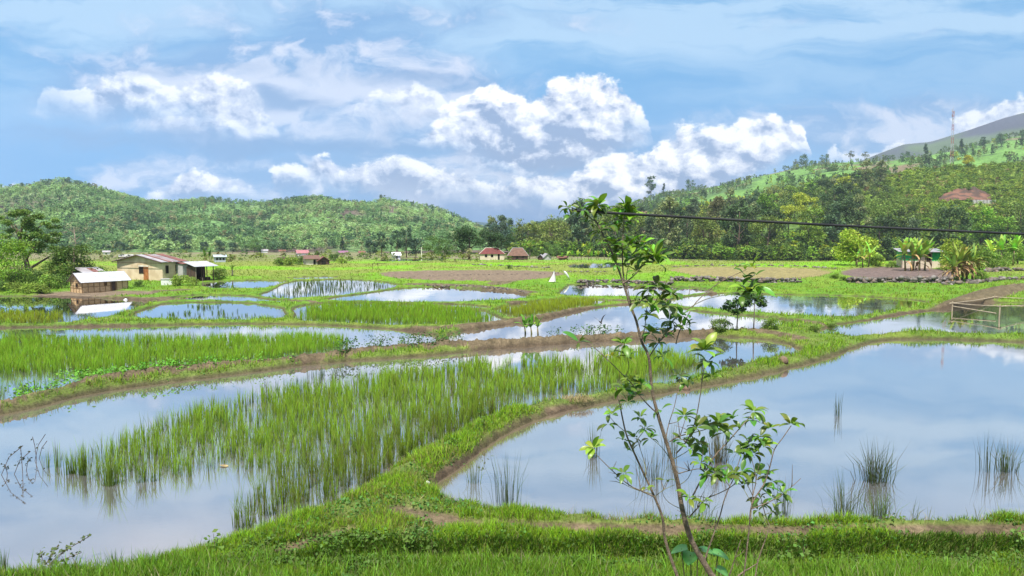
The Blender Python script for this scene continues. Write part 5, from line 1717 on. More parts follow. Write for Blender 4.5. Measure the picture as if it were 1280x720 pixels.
def gable_house(fr, name, label, cat, h, rise, wallm, roofm, ridge='x', over=.35, group=None, base_drop=.3, strips=None, hipped=False):
    """walls with pointed ends; ridge along local x (the right face) or y"""
    t = fr.root(name, label, cat, group)
    R, L = fr.R, fr.L
    w = MB(); T = .12
    if ridge == 'x':
        end = [(0, -base_drop), (L, -base_drop), (L, h), (L / 2, h + (0 if hipped else rise)), (0, h)]
        i = 0
        for x0, x1 in ((0, T), (R - T, R)):
            k = len(w.v); w.v += [(x0, y, z) for y, z in end] + [(x1, y, z) for y, z in end]
            n = 5; w.f += [tuple(k + j for j in reversed(range(n))), tuple(k + n + j for j in range(n))] + [(k + j, k + (j + 1) % n, k + n + (j + 1) % n, k + n + j) for j in range(n)]
        w.box(T, R - T, 0, T, -base_drop, h); w.box(T, R - T, L - T, L, -base_drop, h)
    else:
        end = [(0, -base_drop), (R, -base_drop), (R, h), (R / 2, h + (0 if hipped else rise)), (0, h)]
        for y0, y1 in ((0, T), (L - T, L)):
            k = len(w.v); w.v += [(x, y0, z) for x, z in end] + [(x, y1, z) for x, z in end]
            n = 5; w.f += [tuple(k + j for j in range(n)), tuple(k + n + j for j in reversed(range(n)))] + [(k + (j + 1) % n, k + j, k + n + j, k + n + (j + 1) % n) for j in range(n)]
        w.box(0, T, T, L - T, -base_drop, h); w.box(R - T, R, T, L - T, -base_drop, h)
    wall = w.build('wall', wallm, t)
    r = MB(); o = over
    if hipped:
        hh = h + rise; e = -o * rise / (min(R, L) / 2)
        A, B, C_, D = (-o, -o, h + e + .05), (R + o, -o, h + e + .05), (R + o, L + o, h + e + .05), (-o, L + o, h + e + .05)
        k = min(R, L) / 2
        P, Q = ((k, L / 2, hh), (R - k, L / 2, hh)) if R >= L else ((R / 2, k, hh), (R / 2, L - k, hh))
        if R >= L: r.slab([A, B, Q, P], .05).face([B, C_, Q]).slab([C_, D, P, Q], .05).face([D, A, P])
        else: r.face([A, B, P]).slab([B, C_, Q, P], .05).face([C_, D, Q]).slab([D, A, P, Q], .05)
        rf = r.build('roof', roofm, t)
        MB().tube([P, Q], .07, 5).tube([A, P], .06, 5).tube([B, Q], .06, 5).build('ridge_cap', ZINCG if roofm is not REDROOF else PLASTERW, rf)
    else:
        s_ = rise / ((L if ridge == 'x' else R) / 2); e = h - o * s_ + .07; top = h + rise + .07
        if ridge == 'x':
            f0 = [(-o, -o, e), (R + o, -o, e), (R + o, L / 2, top), (-o, L / 2, top)]; f1 = [(R + o, L + o, e), (-o, L + o, e), (-o, L / 2, top), (R + o, L / 2, top)]
        else:
            f0 = [(R + o, -o, e), (R + o, L + o, e), (R / 2, L + o, top), (R / 2, -o, top)]; f1 = [(-o, L + o, e), (-o, -o, e), (R / 2, -o, top), (R / 2, L + o, top)]
        r.slab(f0, .05).slab(f1, .05)
        rf = r.build('roof', roofm, t)
        n = int(np.clip((R if ridge == 'x' else L) / .5, 4, 26))
        if fr.o[1] < 140:
            ribs(rf, *f0, n, roofm); ribs(rf, *f1, n, roofm)
    return t, wall, rf


def opening(t, face, u0, u1, z0, z1, m, name, R=0, L=0, frame=None, deep=.02, mid=False):
    """a door or window on the right face ('r': y = 0 plane) or the left face ('l': x = 0 plane); proud of the wall by a few mm"""
    e = .03
    b = MB(); fb = MB()
    if face == 'r':
        b.box(u0, u1, -e, -.004, z0, z1)
        for a in ((u0 - .07, u0, z0 - .07, z1 + .07), (u1, u1 + .07, z0 - .07, z1 + .07), (u0, u1, z1, z1 + .07), (u0, u1, z0 - .07, z0)): fb.box(a[0], a[1], -e - .03, -.004, a[2], a[3])
    elif face == 'l':
        b.box(-e, -.004, u0, u1, z0, z1)
        for a in ((u0 - .07, u0, z0 - .07, z1 + .07), (u1, u1 + .07, z0 - .07, z1 + .07), (u0, u1, z1, z1 + .07), (u0, u1, z0 - .07, z0)): fb.box(-e - .03, -.004, a[0], a[1], a[2], a[3])
    o = b.build(name, m, t)
    if frame: fb.build('frame', frame, o)
    return o


def bamboo_hut():
    fr = Frame(103, 366.5, 24, 157, 85)
    h, rise = 14.6 * fr.m, 9.5 * fr.m
    t, wall, rf = gable_house(fr, 'bamboo_hut', 'small woven bamboo hut with a bright zinc roof and a dark narrow door', 'hut', h, rise, BAMBOO, ZINCW, 'x', .32)
    opening(t, 'r', fr.R * .62, fr.R * .72, .02, h * .97, DKWOOD, 'door', frame=BAMBOODK)
    opening(t, 'r', fr.R * .48, fr.R * .52, h * .55, h * .88, BLACKM, 'window', frame=BAMBOODK)
    opening(t, 'l', fr.L * .35, fr.L * .5, h * .45, h * .8, BLACKM, 'window', frame=BAMBOODK)
    mb = MB()
    for k in range(9):
        u = fr.R * k / 8; mb.box(u - .03, u + .03, -.035, -.004, -.1, h - .02)
    for z in (.05, h * .5): mb.box(.03, fr.R * .6, -.05, -.036, z, z + .05)
    for k in range(5): u = fr.L * k / 4; mb.box(-.035, -.004, u - .03, u + .03, -.1, h)
    mb.box(-.05, -.036, .05, fr.L - .05, h * .38, h * .38 + .05)
    mb.build('batten', BAMBOODK, t)
    MB().box(-.32, -.28, -.3, fr.L + .3, h - .06, h - .01).tube([(-.34, -.34, h - .2), (-.34, fr.L / 2, h + rise)], .05, 5).tube([(-.34, fr.L + .34, h - .2), (-.34, fr.L / 2, h + rise)], .05, 5).build('bargeboard', DKWOOD, t)


def masonry_house():
    fr = Frame(203.5, 351, 42, 228, 144.5)
    h, rise = 23.5 * fr.m, 8.0 * fr.m
    t, wall, rf = gable_house(fr, 'masonry_house', 'long unpainted masonry house with a striped rusty and grey zinc roof', 'house', h, rise, PLASTER, ZINCG, 'x', .5)
    R, L = fr.R, fr.L
    opening(t, 'l', L * .40, L * .50, h * .38, h * .70, BLACKM, 'window', frame=DKWOOD)
    opening(t, 'l', L * .31, L * .40, .02, h * .70, DOORM, 'door', frame=DOORM)
    MB().box(-.05, -.004, L * .30, L * .52, h * .73, h * .80).build('lintel', PLASTERW, t)
    opening(t, 'r', R * .16, R * .26, h * .40, h * .78, BLACKM, 'window', frame=DKWOOD)
    opening(t, 'r', R * .62, R * .76, h * .50, h * .80, BLACKM, 'window', frame=DKWOOD)
    MB().box(R * .5, R * .58, -.5, -.02, -.1, .5).build('bin', DKWOOD, t)
    # loose rusty sheets laid over the roof slope facing the fields
    s_ = rise / (L / 2)
    PINKSH = mat('faded_sheet', (.34, .24, .24), (.26, .16, .16), .6, 1.5)
    for a, b, m in ((.02, .2, ZINCG), (.26, .36, RUST), (.44, .50, PINKSH), (.60, .65, ZINCG), (.70, .98, RUST)):
        x0, x1 = -.5 + (R + 1) * a, -.5 + (R + 1) * b
        MB().slab([(x0, -.52, h - .5 * s_ + .12), (x1, -.52, h - .5 * s_ + .12), (x1, L / 2, h + rise + .12), (x0, L / 2, h + rise + .12)], .03).build('roof_sheet', m, rf)
    MB().box(-.52, -.47, -.5, L + .5, h - .2, h - .12).tube([(-.53, -.52, h - .5 * s_ + .02), (-.53, L / 2, h + rise + .02)], .06, 5).tube([(-.53, L + .52, h - .5 * s_ + .02), (-.53, L / 2, h + rise + .02)], .06, 5).build('bargeboard', DKWOOD, t)
    # the lean-to between house and shed
    fr2 = Frame(229, 350, 42, 236, 222, z=fr.o[2])
    t2 = fr2.root('lean_to', 'narrow grey lean-to between the masonry house and the open shed', 'lean-to')
    MB().box(0, max(fr2.R, 1.2), 0, 1.5, -.2, 2.4).build('wall', CONC, t2)
    MB().slab([(-.2, -.2, 2.45), (max(fr2.R, 1.2) + .2, -.2, 2.45), (max(fr2.R, 1.2) + .2, 1.7, 2.8), (-.2, 1.7, 2.8)], .05).build('roof', RUST, t2)
    # white tank
    x, y, z = on_ground(209, 356)
    tk = thing('water_tank', 'small white concrete tank standing in front of the masonry house', 'tank', (x, y, z), .3)
    MB().box(-.7, .7, -.5, .5, -.1, .75).build('body', WHITEP, tk)
    MB().box(-.76, .76, -.56, .56, .75, .86).build('rim', CONC, tk)
    x, y, z = on_ground(157, 376)
    st = MB(); st.tube([(0, 0, -.1), (0, 0, .08), (.02, 0, .2), (0, 0, .25)], [.2, .22, .17, .06], 7)
    o = st.build('white_stone', WHITEP); o.location = (x, y, z); tag(o, 'single whitish stone on the mud bund below the bamboo hut', 'stone')
    # open shed
    fr = Frame(245, 352, 28, 266, 231.5)
    t = fr.root('open_shed', 'dark open shed with a bright single pitch zinc roof beside the masonry house', 'shed'); R, L = fr.R, fr.L
    h = 19 * fr.m
    MB().box(.15, R, L - .12, L, -.2, h * 1.1).box(0, .1, .1, L, -.2, h * .98).box(R * .45, R * .52, .3, L - .12, -.2, h).build('wall', DKWOOD, t)
    for x in (.08, R * .33, R * .62, R - .08): MB().tube([(x, .08, -.2), (x, .08, h)], .07, 6).build('post', PALEBARK if x < .1 else DKWOOD, t)
    a = [(-.4, -.5, h), (R + .4, -.5, h), (R + .4, L + .3, h * 1.28), (-.4, L + .3, h * 1.28)]
    rf = MB().slab(a, .05).build('roof', ZINCW, t); ribs(rf, *a, 10, ZINCW)
    for k, (x, y) in enumerate(((R * .4, .5), (R * .8, .8))): MB().box(x - .3, x + .3, y - .25, y + .25, -.1, .55).build('crate', DKWOOD, t)
    # shack behind the hut
    fr = Frame(106, 352, 15, 128, 93)
    t = fr.root('low_shack', 'low shack with a patched rusty flat roof behind the bamboo hut', 'shack'); R, L = max(fr.R, 2), max(min(fr.L, 5), 2)
    h = 1.3
    MB().box(0, R, 0, .1, -.3, h).box(0, .1, .1, L, -.3, h).box(R - .1, R, .1, L, -.3, h).box(.1, R - .1, L - .1, L, -.3, h).build('wall', DKWOOD, t)
    rf = MB().slab([(-.3, -.3, h + .05), (R + .3, -.3, h + .05), (R + .3, L + .3, h + .6), (-.3, L + .3, h + .6)], .05).build('roof', ZINCG, t)
    MB().slab([(R * .45, -.32, h + .09), (R * .75, -.32, h + .09), (R * .75, L * .8, h + .52), (R * .45, L * .8, h + .52)], .03).build('roof_sheet', RUST, rf)


bamboo_hut()
masonry_house()


def far_house(name, label, cat, px, py, th, pxr, pxl, hp, rp, wallm, roofm, ridge='x', hipped=False, group='houses far across the valley', over=.35, door=None, wins=(), depth=None):
    fr = Frame(px, py, th, pxr, pxl)
    if depth: fr.L = fr.R * depth
    t, w, r = gable_house(fr, name, label, cat, hp * fr.m, rp * fr.m, wallm, roofm, ridge, over, group, .6, hipped=hipped)
    h = hp * fr.m
    if door: opening(t, 'r', fr.R * door[0], fr.R * door[1], .02, h * .85, BLACKM, 'door')
    for a, b in wins: opening(t, 'r', fr.R * a, fr.R * b, h * .4, h * .8, BLACKM, 'window')
    return t


far_house('red_roofed_house', 'cream house with a dark red hipped roof in front of the spreading trees', 'house', 600, 325, 4, 630, 593, 8.5, 6.5, CREAM, REDROOF, hipped=True, over=.3, depth=.5, door=(.74, .82), wins=((.2, .3), (.45, .55)))
far_house('brown_roofed_house', 'dark walled house with a tall brown roof right of the red roofed house', 'house', 635, 325, 4, 660, 629, 6.5, 8.5, DKWOOD, THATCH, hipped=True, over=.25, depth=.5, door=(.4, .5), wins=((.15, .25), (.7, .8)))
far_house('grey_shed', 'small pale roofed shed right of the brown roofed house, left one of two', 'shed', 672, 325, -8, 679, 669, 3.5, 3.2, DKWOOD, ZINCG, ridge='y')
far_house('grey_shed', 'small grey gabled shed right of the brown roofed house, right one of two', 'shed', 680, 325, 6, 689, 677, 3.5, 4, CONC, ZINCG, ridge='y')
far_house('low_red_shed', 'low dark red shed under the wood right of the thatched house', 'shed', 698, 325, 0, 709, 695, 3, 1.6, RUST, RUST)
far_house('tiny_white_hut', 'tiny white hut alone beyond the green field', 'hut', 492, 324, 8, 500, 489, 5, 3.2, WHITEP, WHITEP, door=(.4, .6))
far_house('white_walled_shack', 'shack with a brown roof and whitewashed front among bushes', 'shack', 382, 331, 5, 397, 378, 7.5, 3.5, PLASTERW, THATCH, over=.5, door=(.62, .8))
far_house('brown_shack', 'brown open fronted shack joined to the right of the whitewashed shack', 'shack', 398, 331, 5, 411, 396, 5.5, 4.5, DKWOOD, RUST, ridge='y', over=.4, door=(.3, .7))
far_house('black_lean_to', 'black tilted lean-to left of the whitewashed shack', 'shack', 351, 330, 10, 366, 348, 5, 3, DKWOOD, DKWOOD, over=.5)
far_house('pink_roofed_house', 'pink roofed white house behind the whitewashed shack', 'house', 372, 320, 5, 385, 369, 3.6, 3.4, WHITEP, PINKR)
far_house('purple_roofed_house', 'long low house with a purple roof beyond the shacks', 'house', 424, 318.5, 3, 434, 421, 2.6, 2.2, CREAM, PURPR)
far_house('tan_house', 'tiny tan house at the foot of the hill, right of the purple roof', 'house', 449, 318, 3, 456, 447, 2.4, 1.6, CREAM, RUST)
far_house('grey_frame_house', 'pale blue grey house shell behind the open shed', 'house', 269, 328, 5, 281, 266, 7, 2, BLUEG, BLUEG, wins=((.1, .3), (.4, .6), (.7, .9)))
far_house('tan_ruin', 'low tan house behind the roof of the masonry house', 'house', 150, 325, 0, 164, 147, 4.5, 2, CREAM, CONC, wins=((.3, .45), (.6, .75)))
far_house('white_hut', 'tiny whitish hut at the hill foot left of the tan house', 'hut', 129, 318, 0, 136, 127, 3, 1.5, WHITEP, ZINCG)
far_house('white_hut', 'tiny whitish hut at the hill foot right of the pale frame house', 'hut', 327, 316, 0, 334, 325, 2.5, 1.6, WHITEP, ZINCG)
far_house('tan_hut', 'tiny tan hut at the hill foot left of the far shacks', 'hut', 349, 316, 0, 356, 347, 2.2, 1.4, CREAM, RUST)


def green_hut():
    fr = Frame(1127, 334.8, 4, 1178, 1122)
    t = fr.root('green_hut', 'small hut with bright green boards over a pale base behind the banana clump', 'hut'); R, L = fr.R, max(fr.L, 3.0)
    h = 22 * fr.m; b = 9 * fr.m
    MB().box(0, R, 0, .15, -.3, b).box(0, .15, .15, L, -.3, b).box(R - .15, R, .15, L, -.3, b).build('base_wall', CREAM, t)
    MB().box(0, R * .42, 0, .12, b, h * .93).box(R * .76, R, 0, .12, b, h * .93).box(0, .12, .12, L, b, h).box(R - .12, R, .12, L, b, h).build('board_wall', GREENP, t)
    MB().box(R * .42, R * .76, .06, .14, b, h * .93).build('plaster_panel', CREAM, t)
    opening(t, 'r', R * .63, R * .74, b * .9, h * .8, BLACKM, 'doorway')
    for x in (.05, R * .42, R * .76, R - .05): MB().box(x - .07, x + .07, -.06, -.004, -.1, h * .95).build('post', PALEBARK, t)
    a = [(-.7, -.8, h * .94), (R + .7, -.8, h * .94), (R + .7, L + .5, h * 1.02), (-.7, L + .5, h * 1.02)]
    rf = MB().slab(a, .07).build('roof', ZINCG, t); ribs(rf, *a, 12, ZINCG)


green_hut()


def hillside_wall():
    Y = 487.0
    xs = [(p - 640) / FPX * CP * Y for p in (1168, 1242)]
    x0, x1 = xs
    zt, zb = z_at(250, Y), z_at(259, Y)
    t = thing('retaining_wall', 'grey pillared retaining wall below the red earth cut on the spur', 'wall', ((x0 + x1) / 2, Y, zb))
    W = (x1 - x0) / 2
    MB().box(W * .25, W, 0, .7, -6.5, zt - zb).build('panel', CONC, t)
    for k in range(7):
        x = W * .27 + W * .72 * k / 6; MB().box(x - .4, x + .4, -.6, -.004, -6.5, zt - zb + .1).build('pillar', CONC, t)
    # the bare red cut above it
    m = mat('red_earth', (.20, .10, .065), (.085, .055, .04), .95, .16, .9, .8, lo=.42, hi=.58)
    nx, nz = 60, 14
    px = np.linspace(1168, 1243, nx); V = []
    for j in range(nz):
        for i in range(nx):
            f = j / (nz - 1); y = Y + 1.5 + 24 * f + 5.0 * (fbm(np.array([i * .25]), np.array([j * .4]), 7, 4)[0] - .5)
            env = math.sin(math.pi * min(max(i / (nx - 1), .001), .999)) ** .6
            top = 252 - 18 * env * (.72 + .5 * fbm(np.array([i * .16]), np.array([0.]), 4, 3)[0])
            bot = 252 - 3 * env * vnoise(np.array([i * .2]), np.array([3.]), 8)[0]
            row = bot + (top - bot) * f
            V.append(((px[i] - 640) / FPX * CP * y, y, z_at(row, y)))
    i = np.arange(nx * nz).reshape(nz, nx)
    q = np.stack([i[:-1, :-1], i[:-1, 1:], i[1:, 1:], i[1:, :-1]], -1).reshape(-1, 4)
    tag(link('earth_cut', np_mesh('earth_cut', np.array(V), q, None, m, smooth=True)), 'bare red earth cut in the scrubby spur above the pillared wall', 'earth bank', kind='structure')


hillside_wall()


def cut_scrub():
    """bushes hanging over the rim of the cut and crowding its foot"""
    px = np.concatenate([RNG.uniform(1164, 1246, 70), RNG.uniform(1162, 1214, 60), RNG.normal(1168, 5, 30), RNG.normal(1243, 4, 30)])
    n = len(px); Y = np.concatenate([RNG.uniform(508, 520, 70), RNG.uniform(474, 486, 60), RNG.uniform(484, 512, 60)])
    row = np.concatenate([252 - 17 * np.sin(np.clip((px[:70] - 1168) / 75, .02, .98) * math.pi) ** .6 + RNG.uniform(-1, 5, 70), RNG.uniform(252, 259, 60), RNG.uniform(240, 254, 60)])
    x = (px - 640) / FPX * CP * Y
    pal = pick_cols(n, [(.25, .35, .05), (.18, .28, .05), (.13, .21, .05)], [3, 3, 2])
    wood('hillside_scrub', 'scrub hanging over the rim of the red earth cut', x, Y, z_at(row, Y) - 1.2, RNG.uniform(1.6, 3.6, n), pal, wide=1.5)


cut_scrub()


def mast():
    Y = 622.0; x = (1185 - 640) / FPX * CP * Y
    zb = float(right_hill_z(np.array([x]), np.array([Y]))[0]); zt = z_at(133, Y); H = zt - zb
    RED = mat('red_mast_paint', (.40, .16, .13), (.36, .15, .13), .5, 1); WH = mat('white_mast_paint', (.48, .47, .49), (.42, .41, .43), .5, 1)
    t = thing('radio_mast', 'tall slim red and white lattice radio mast on the scrubby spur', 'mast', (x, Y, zb))
    n = 9
    for k in range(n):
        z0, z1 = H * .93 * k / n, H * .93 * (k + 1) / n
        w0, w1 = 1.25 - .75 * k / n, 1.25 - .75 * (k + 1) / n
        mb = MB(); cs = [(-1, -.6), (1, -.6), (0, 1.1)]
        for c in range(3):
            a, b = cs[c], cs[(c + 1) % 3]
            mb.tube([(a[0] * w0, a[1] * w0, z0), (a[0] * w1, a[1] * w1, z1)], .17, 4)
            for s in range(2):
                f0, f1 = s / 2, (s + 1) / 2
                za, zb_ = z0 + (z1 - z0) * f0, z0 + (z1 - z0) * f1; wa, wb = w0 + (w1 - w0) * f0, w0 + (w1 - w0) * f1
                mb.tube([(a[0] * wa, a[1] * wa, za), (b[0] * wb, b[1] * wb, zb_)], .06, 4).tube([(b[0] * wa, b[1] * wa, za), (a[0] * wb, a[1] * wb, zb_)], .06, 4)
        mb.build('mast_section', RED if k % 2 == 0 else WH, t)
    for z, a in ((.90, 0), (.86, 2.1), (.80, 4.2), (.93, 3.1)): MB().tube([(math.cos(a) * .9, math.sin(a) * .9, H * z - 1.2), (math.cos(a) * .9, math.sin(a) * .9, H * z + 1.2)], .28, 6).build('antenna', WH, t)
    MB().tube([(0, 0, H * .92), (0, 0, H)], .08, 5).build('lightning_rod', WH, t)
    MB().box(-2.6, -.9, -1.2, .6, -.5, 2.6).build('equipment_hut', ZINCW, t)
    # tree of flat branches at its foot
    tree('flat_tree', 'flat topped tree right at the foot of the radio mast', 'yellow2', (x + 9, Y - 7, zb - 1.5), 1.3, 1.0)


mast()


# ------------------------------------------------------------------ stone walls of the terraces
def rocks(name, label, pts, h, size, n, depth=.5, cols=None, zdrop=.25):
    """a dry wall of tumbled stones along the ground line through the pixels pts"""
    P = np.array([on_ground(a, b) for a, b in pts])
    seg = np.linalg.norm(np.diff(P[:, :2], axis=0), axis=1); cum = np.concatenate([[0], np.cumsum(seg)])
    base = np.array([(a, b, c) for a in (-1, 1) for b in (-1, 1) for c in (-1, 1)], float) * .55
    ico = np.array([(0, 0, 1), (.89, 0, .45), (.28, .85, .45), (-.72, .53, .45), (-.72, -.53, .45), (.28, -.85, .45), (.72, .53, -.45), (-.28, .85, -.45), (-.89, 0, -.45), (-.28, -.85, -.45), (.72, -.53, -.45), (0, 0, -1)])
    tri = np.array([(0, 1, 2), (0, 2, 3), (0, 3, 4), (0, 4, 5), (0, 5, 1), (1, 6, 2), (2, 7, 3), (3, 8, 4), (4, 9, 5), (5, 10, 1), (6, 7, 2), (7, 8, 3), (8, 9, 4), (9, 10, 5), (10, 6, 1), (11, 7, 6), (11, 8, 7), (11, 9, 8), (11, 10, 9), (11, 6, 10)])
    u = RNG.uniform(0, cum[-1], n)
    x = np.interp(u, cum, P[:, 0]); y = np.interp(u, cum, P[:, 1]); z = np.interp(u, cum, P[:, 2])
    x += RNG.normal(0, .15, n); y += RNG.uniform(-depth, depth, n); z = z - zdrop + RNG.random(n) * h
    s = size * RNG.uniform(.5, 1.4, (n, 1, 1)) * RNG.uniform(.7, 1.3, (n, 1, 3)) * np.array([1.2, 1, .8])
    V = ico[None] * s * RNG.uniform(.75, 1.2, (n, 12, 1)) + np.stack([x, y, z], 1)[:, None]
    C = np.repeat(np.array(cols or [(.15, .13, .115), (.21, .19, .175), (.09, .08, .07), (.17, .13, .10)])[RNG.integers(0, 4, n)] * RNG.uniform(.6, 1.3, (n, 1)), 12, 0)
    T = (tri[None] + np.arange(n)[:, None, None] * 12).reshape(-1, 3)
    return tag(link(name, np_mesh(name, V.reshape(-1, 3), None, T, STONE, C)), label, 'stone wall', 'tumbled stone walls of the terraces')


def stone_mat():
    m, nt, out = new_mat('field_stone')
    a = nd(nt, 'ShaderNodeAttribute', attribute_name='Col'); p = nd(nt, 'ShaderNodeBsdfPrincipled'); p.inputs['Roughness'].default_value = .9
    nt.links.new(a.outputs['Color'], p.inputs['Base Color']); nt.links.new(p.outputs[0], out.inputs['Surface']); return m


STONE = stone_mat()
rocks('stone_wall', 'tumbled stone wall below the purple field', [(1060, 353), (1094, 353), (1140, 352), (1188, 353)], .9, .26, 420)
rocks('stone_wall', 'stone facing under the straw field', [(838, 351), (894, 351), (950, 353), (1000, 353)], .8, .24, 330)
rocks('stone_wall', 'stone facing behind the bright pool at the sapling', [(722, 353), (760, 353), (800, 354), (840, 356)], .6, .18, 260)
rocks('stone_wall', 'low stony bank between the brown field and the wide pool', [(530, 357), (580, 357), (640, 362), (660, 366)], .35, .12, 200)
rocks('stone_wall', 'grey stones heaped on the bank at the far right', [(1232, 340), (1255, 338), (1285, 339)], .7, .3, 130)
rocks('stone_wall', 'dark stones under the shrubs left of the fish pen', [(1180, 356), (1215, 354), (1250, 350), (1290, 350)], .6, .28, 150)
rocks('stone_wall', 'stones along the edge below the far right pool', [(690, 342), (720, 340), (760, 340)], .4, .16, 100)
rocks('stone_wall', 'broken dark bund stones across the far green fields', [(590, 331), (625, 332), (660, 334), (690, 335)], .4, .22, 120)
rocks('stone_wall', 'dark clods lining the furrow across the brown field', [(500, 347), (560, 344), (620, 343), (688, 342)], .25, .16, 150, cols=[(.10, .075, .06), (.13, .10, .08), (.08, .06, .05), (.12, .09, .07)])
rocks('stone_wall', 'stones on the terrace edge beyond the straw field', [(840, 334), (900, 332), (1000, 333), (1045, 336)], .4, .22, 180)


# ------------------------------------------------------------------ fish pen, cloths, posts, bird, hose
BAMP = mat('weathered_bamboo', (.50, .42, .30), (.36, .29, .20), .7, 3)


def net_mat():
    m, nt, out = new_mat('dark_net')
    d = nd(nt, 'ShaderNodeBsdfDiffuse'); d.inputs['Color'].default_value = (.05, .055, .05, 1)
    tr = nd(nt, 'ShaderNodeBsdfTransparent'); mx = nd(nt, 'ShaderNodeMixShader'); mx.inputs[0].default_value = .45
    nt.links.new(tr.outputs[0], mx.inputs[1]); nt.links.new(d.outputs[0], mx.inputs[2]); nt.links.new(mx.outputs[0], out.inputs['Surface'])
    return m


def fish_pen():
    lv = .2
    pts = {'a': unp(1190, 390, lv), 'b': unp(1249, 396.5, lv), 'c': unp(1290, 391, lv), 'd': unp(1243, 376, lv), 'e': unp(1300, 379, lv)}
    sc = pts['b'][1] / FPX
    t = thing('fish_pen', 'bamboo framed fish pen hung with dark net in the greenish pond', 'fish pen', pts['a'])
    o = Vector(pts['a'])
    top = {'a': 12, 'b': 14, 'c': 11, 'd': 6, 'e': 7}
    tops = {}
    for k in pts:
        p = Vector(pts[k]) - o; q = p + Vector((.02, 0, top[k] * sc)); tops[k] = q
        MB().tube([p - Vector((0, 0, .5)), q + Vector((0, 0, .15))], .06, 7).build('post', BAMP, t)
    for a, b in (('a', 'b'), ('b', 'c'), ('a', 'd'), ('d', 'e'), ('c', 'e')):
        A, B = tops[a], tops[b]; d = (B - A) * .06
        MB().tube([A - d, A.lerp(B, .5) + Vector((0, 0, -.05)), B + d], .042, 6).build('rail', BAMP, t)
    nm = net_mat()
    for a, b in (('a', 'b'), ('b', 'c'), ('a', 'd'), ('d', 'e')):
        A, B = tops[a], tops[b]; pa, pb = Vector(pts[a]) - o, Vector(pts[b]) - o
        V, Q = [], []; n = 12
        for i in range(n + 1):
            f = i / n; sag = math.sin(f * math.pi) * .18
            for j in range(6):
                g = j / 5; T = A.lerp(B, f) - Vector((0, 0, sag)); Bm = pa.lerp(pb, f) + Vector((0, 0, -.1))
                p = T.lerp(Bm, g) + Vector((0, math.sin(f * 9 + g * 3) * .08, 0)); V.append(tuple(p))
        for i in range(n):
            for j in range(5): k = i * 6 + j; Q.append((k, k + 1, k + 7, k + 6))
        link('net', np_mesh('net', np.array(V), np.array(Q), None, nm), t)
    A, B = tops['a'] - Vector((0, 0, .3)), Vector(pts['b']) - o + Vector((-.3, 0, .35))
    MB().tube([A, A.lerp(B, .5), B], .05, 6).build('brace', BAMP, t)


fish_pen()

CLOTH = mat('white_plastic_cloth', (.70, .69, .67), (.55, .54, .54), .5, 2)


def cloths():
    x, y, z = on_ground(693, 353); s = y / FPX
    t = thing('cloth_scarecrow', 'white cloth draped over sticks like a tent on the bund, left of two white scarecrows', 'scarecrow', (x, y, z), 0, 'white scarecrows on the bund')
    V, Q = [], []; n = 14
    for j, (h, r) in enumerate(((15, .25), (11, 1.0), (6, 2.6), (1.0, 4.4))):
        for i in range(n):
            a = i / n * 2 * math.pi; rr = r * s * (1 + .25 * math.sin(a * 5 + j)); V.append((rr * math.cos(a) * (1.25 if math.cos(a) < 0 else .7) + (15 - h) * -.1 * s, rr * .6 * math.sin(a), h * s))
    for j in range(3):
        for i in range(n): Q.append((j * n + i, (j + 1) * n + i, (j + 1) * n + (i + 1) % n, j * n + (i + 1) % n))
    link('cloth', np_mesh('cloth', np.array(V), np.array(Q), None, CLOTH, smooth=True), t)
    MB().tube([(0, 0, -.1), (0, 0, 16 * s)], .05, 5).build('stick', PALEBARK, t)
    x, y, z = on_ground(712, 350)
    t = thing('cloth_scarecrow', 'white sack tied to a leaning stick on the bund, right of two white scarecrows', 'scarecrow', (x, y, z), 0, 'white scarecrows on the bund')
    MB().tube([(.1, 0, -.1), (-9 * s, 0, 13 * s)], .045, 5).build('stick', PALEBARK, t)
    MB().tube([(-.2 * s, -.1, 1.5 * s), (-2.2 * s, -.1, 5 * s), (-4.6 * s, -.1, 8.5 * s), (-6.8 * s, -.1, 11 * s), (-7.6 * s, -.1, 11.6 * s)], [.5 * s, 1.3 * s, 1.6 * s, 1.3 * s, .4 * s], 10).build('cloth', CLOTH, t, True)


cloths()


def posts():
    x, y, z = on_ground(527, 326)
    t = thing('utility_pole', 'single pale wooden pole in front of the middle trees', 'pole', (x, y, z))
    s = y / FPX
    MB().tube([(0, 0, -.2), (0, 0, 17 * s)], [.16, .11], 8).build('shaft', PLASTERW, t)
    MB().box(-.7, .7, -.06, .06, 15 * s, 15 * s + .12).build('crossarm', DKWOOD, t)
    x, y, z = on_ground(466, 337); s = y / FPX
    t = thing('pole_rack', 'thin wooden rack of two posts and a bar at the edge of the green field', 'rack', (x, y, z))
    for dx in (0, 6.5): MB().tube([(dx * s, 0, -.1), (dx * s, 0, 8 * s)], .05, 5).build('post', DKWOOD, t)
    MB().tube([(-.5 * s, 0, 7.4 * s), (17 * s, 0, 8 * s)], .045, 5).build('bar', DKWOOD, t)
    rg = random.Random(4)
    # thin stakes standing about the wet fields
    for lab, px, py, hp in (('thin stake by the fence of the open shed, left one', 246, 357, 12), ('thin stake before the open shed, right one', 254, 357, 10), ('pale stake at the bund right of the shed pool', 399, 348, 4), ('thin tall stake by the bushes at far right', 1148, 350, 14), ('short stake on the bund by the sapling', 862, 366, 10)):
        x, y, z = on_ground(px, py)
        o = MB().tube([(0, 0, -.1), (rg.uniform(-.1, .1), 0, hp * y / FPX)], [.045, .03], 5).build('stake', PALEBARK); o.location = (x, y, z); tag(o, lab, 'stake', 'stakes in the fields')


posts()


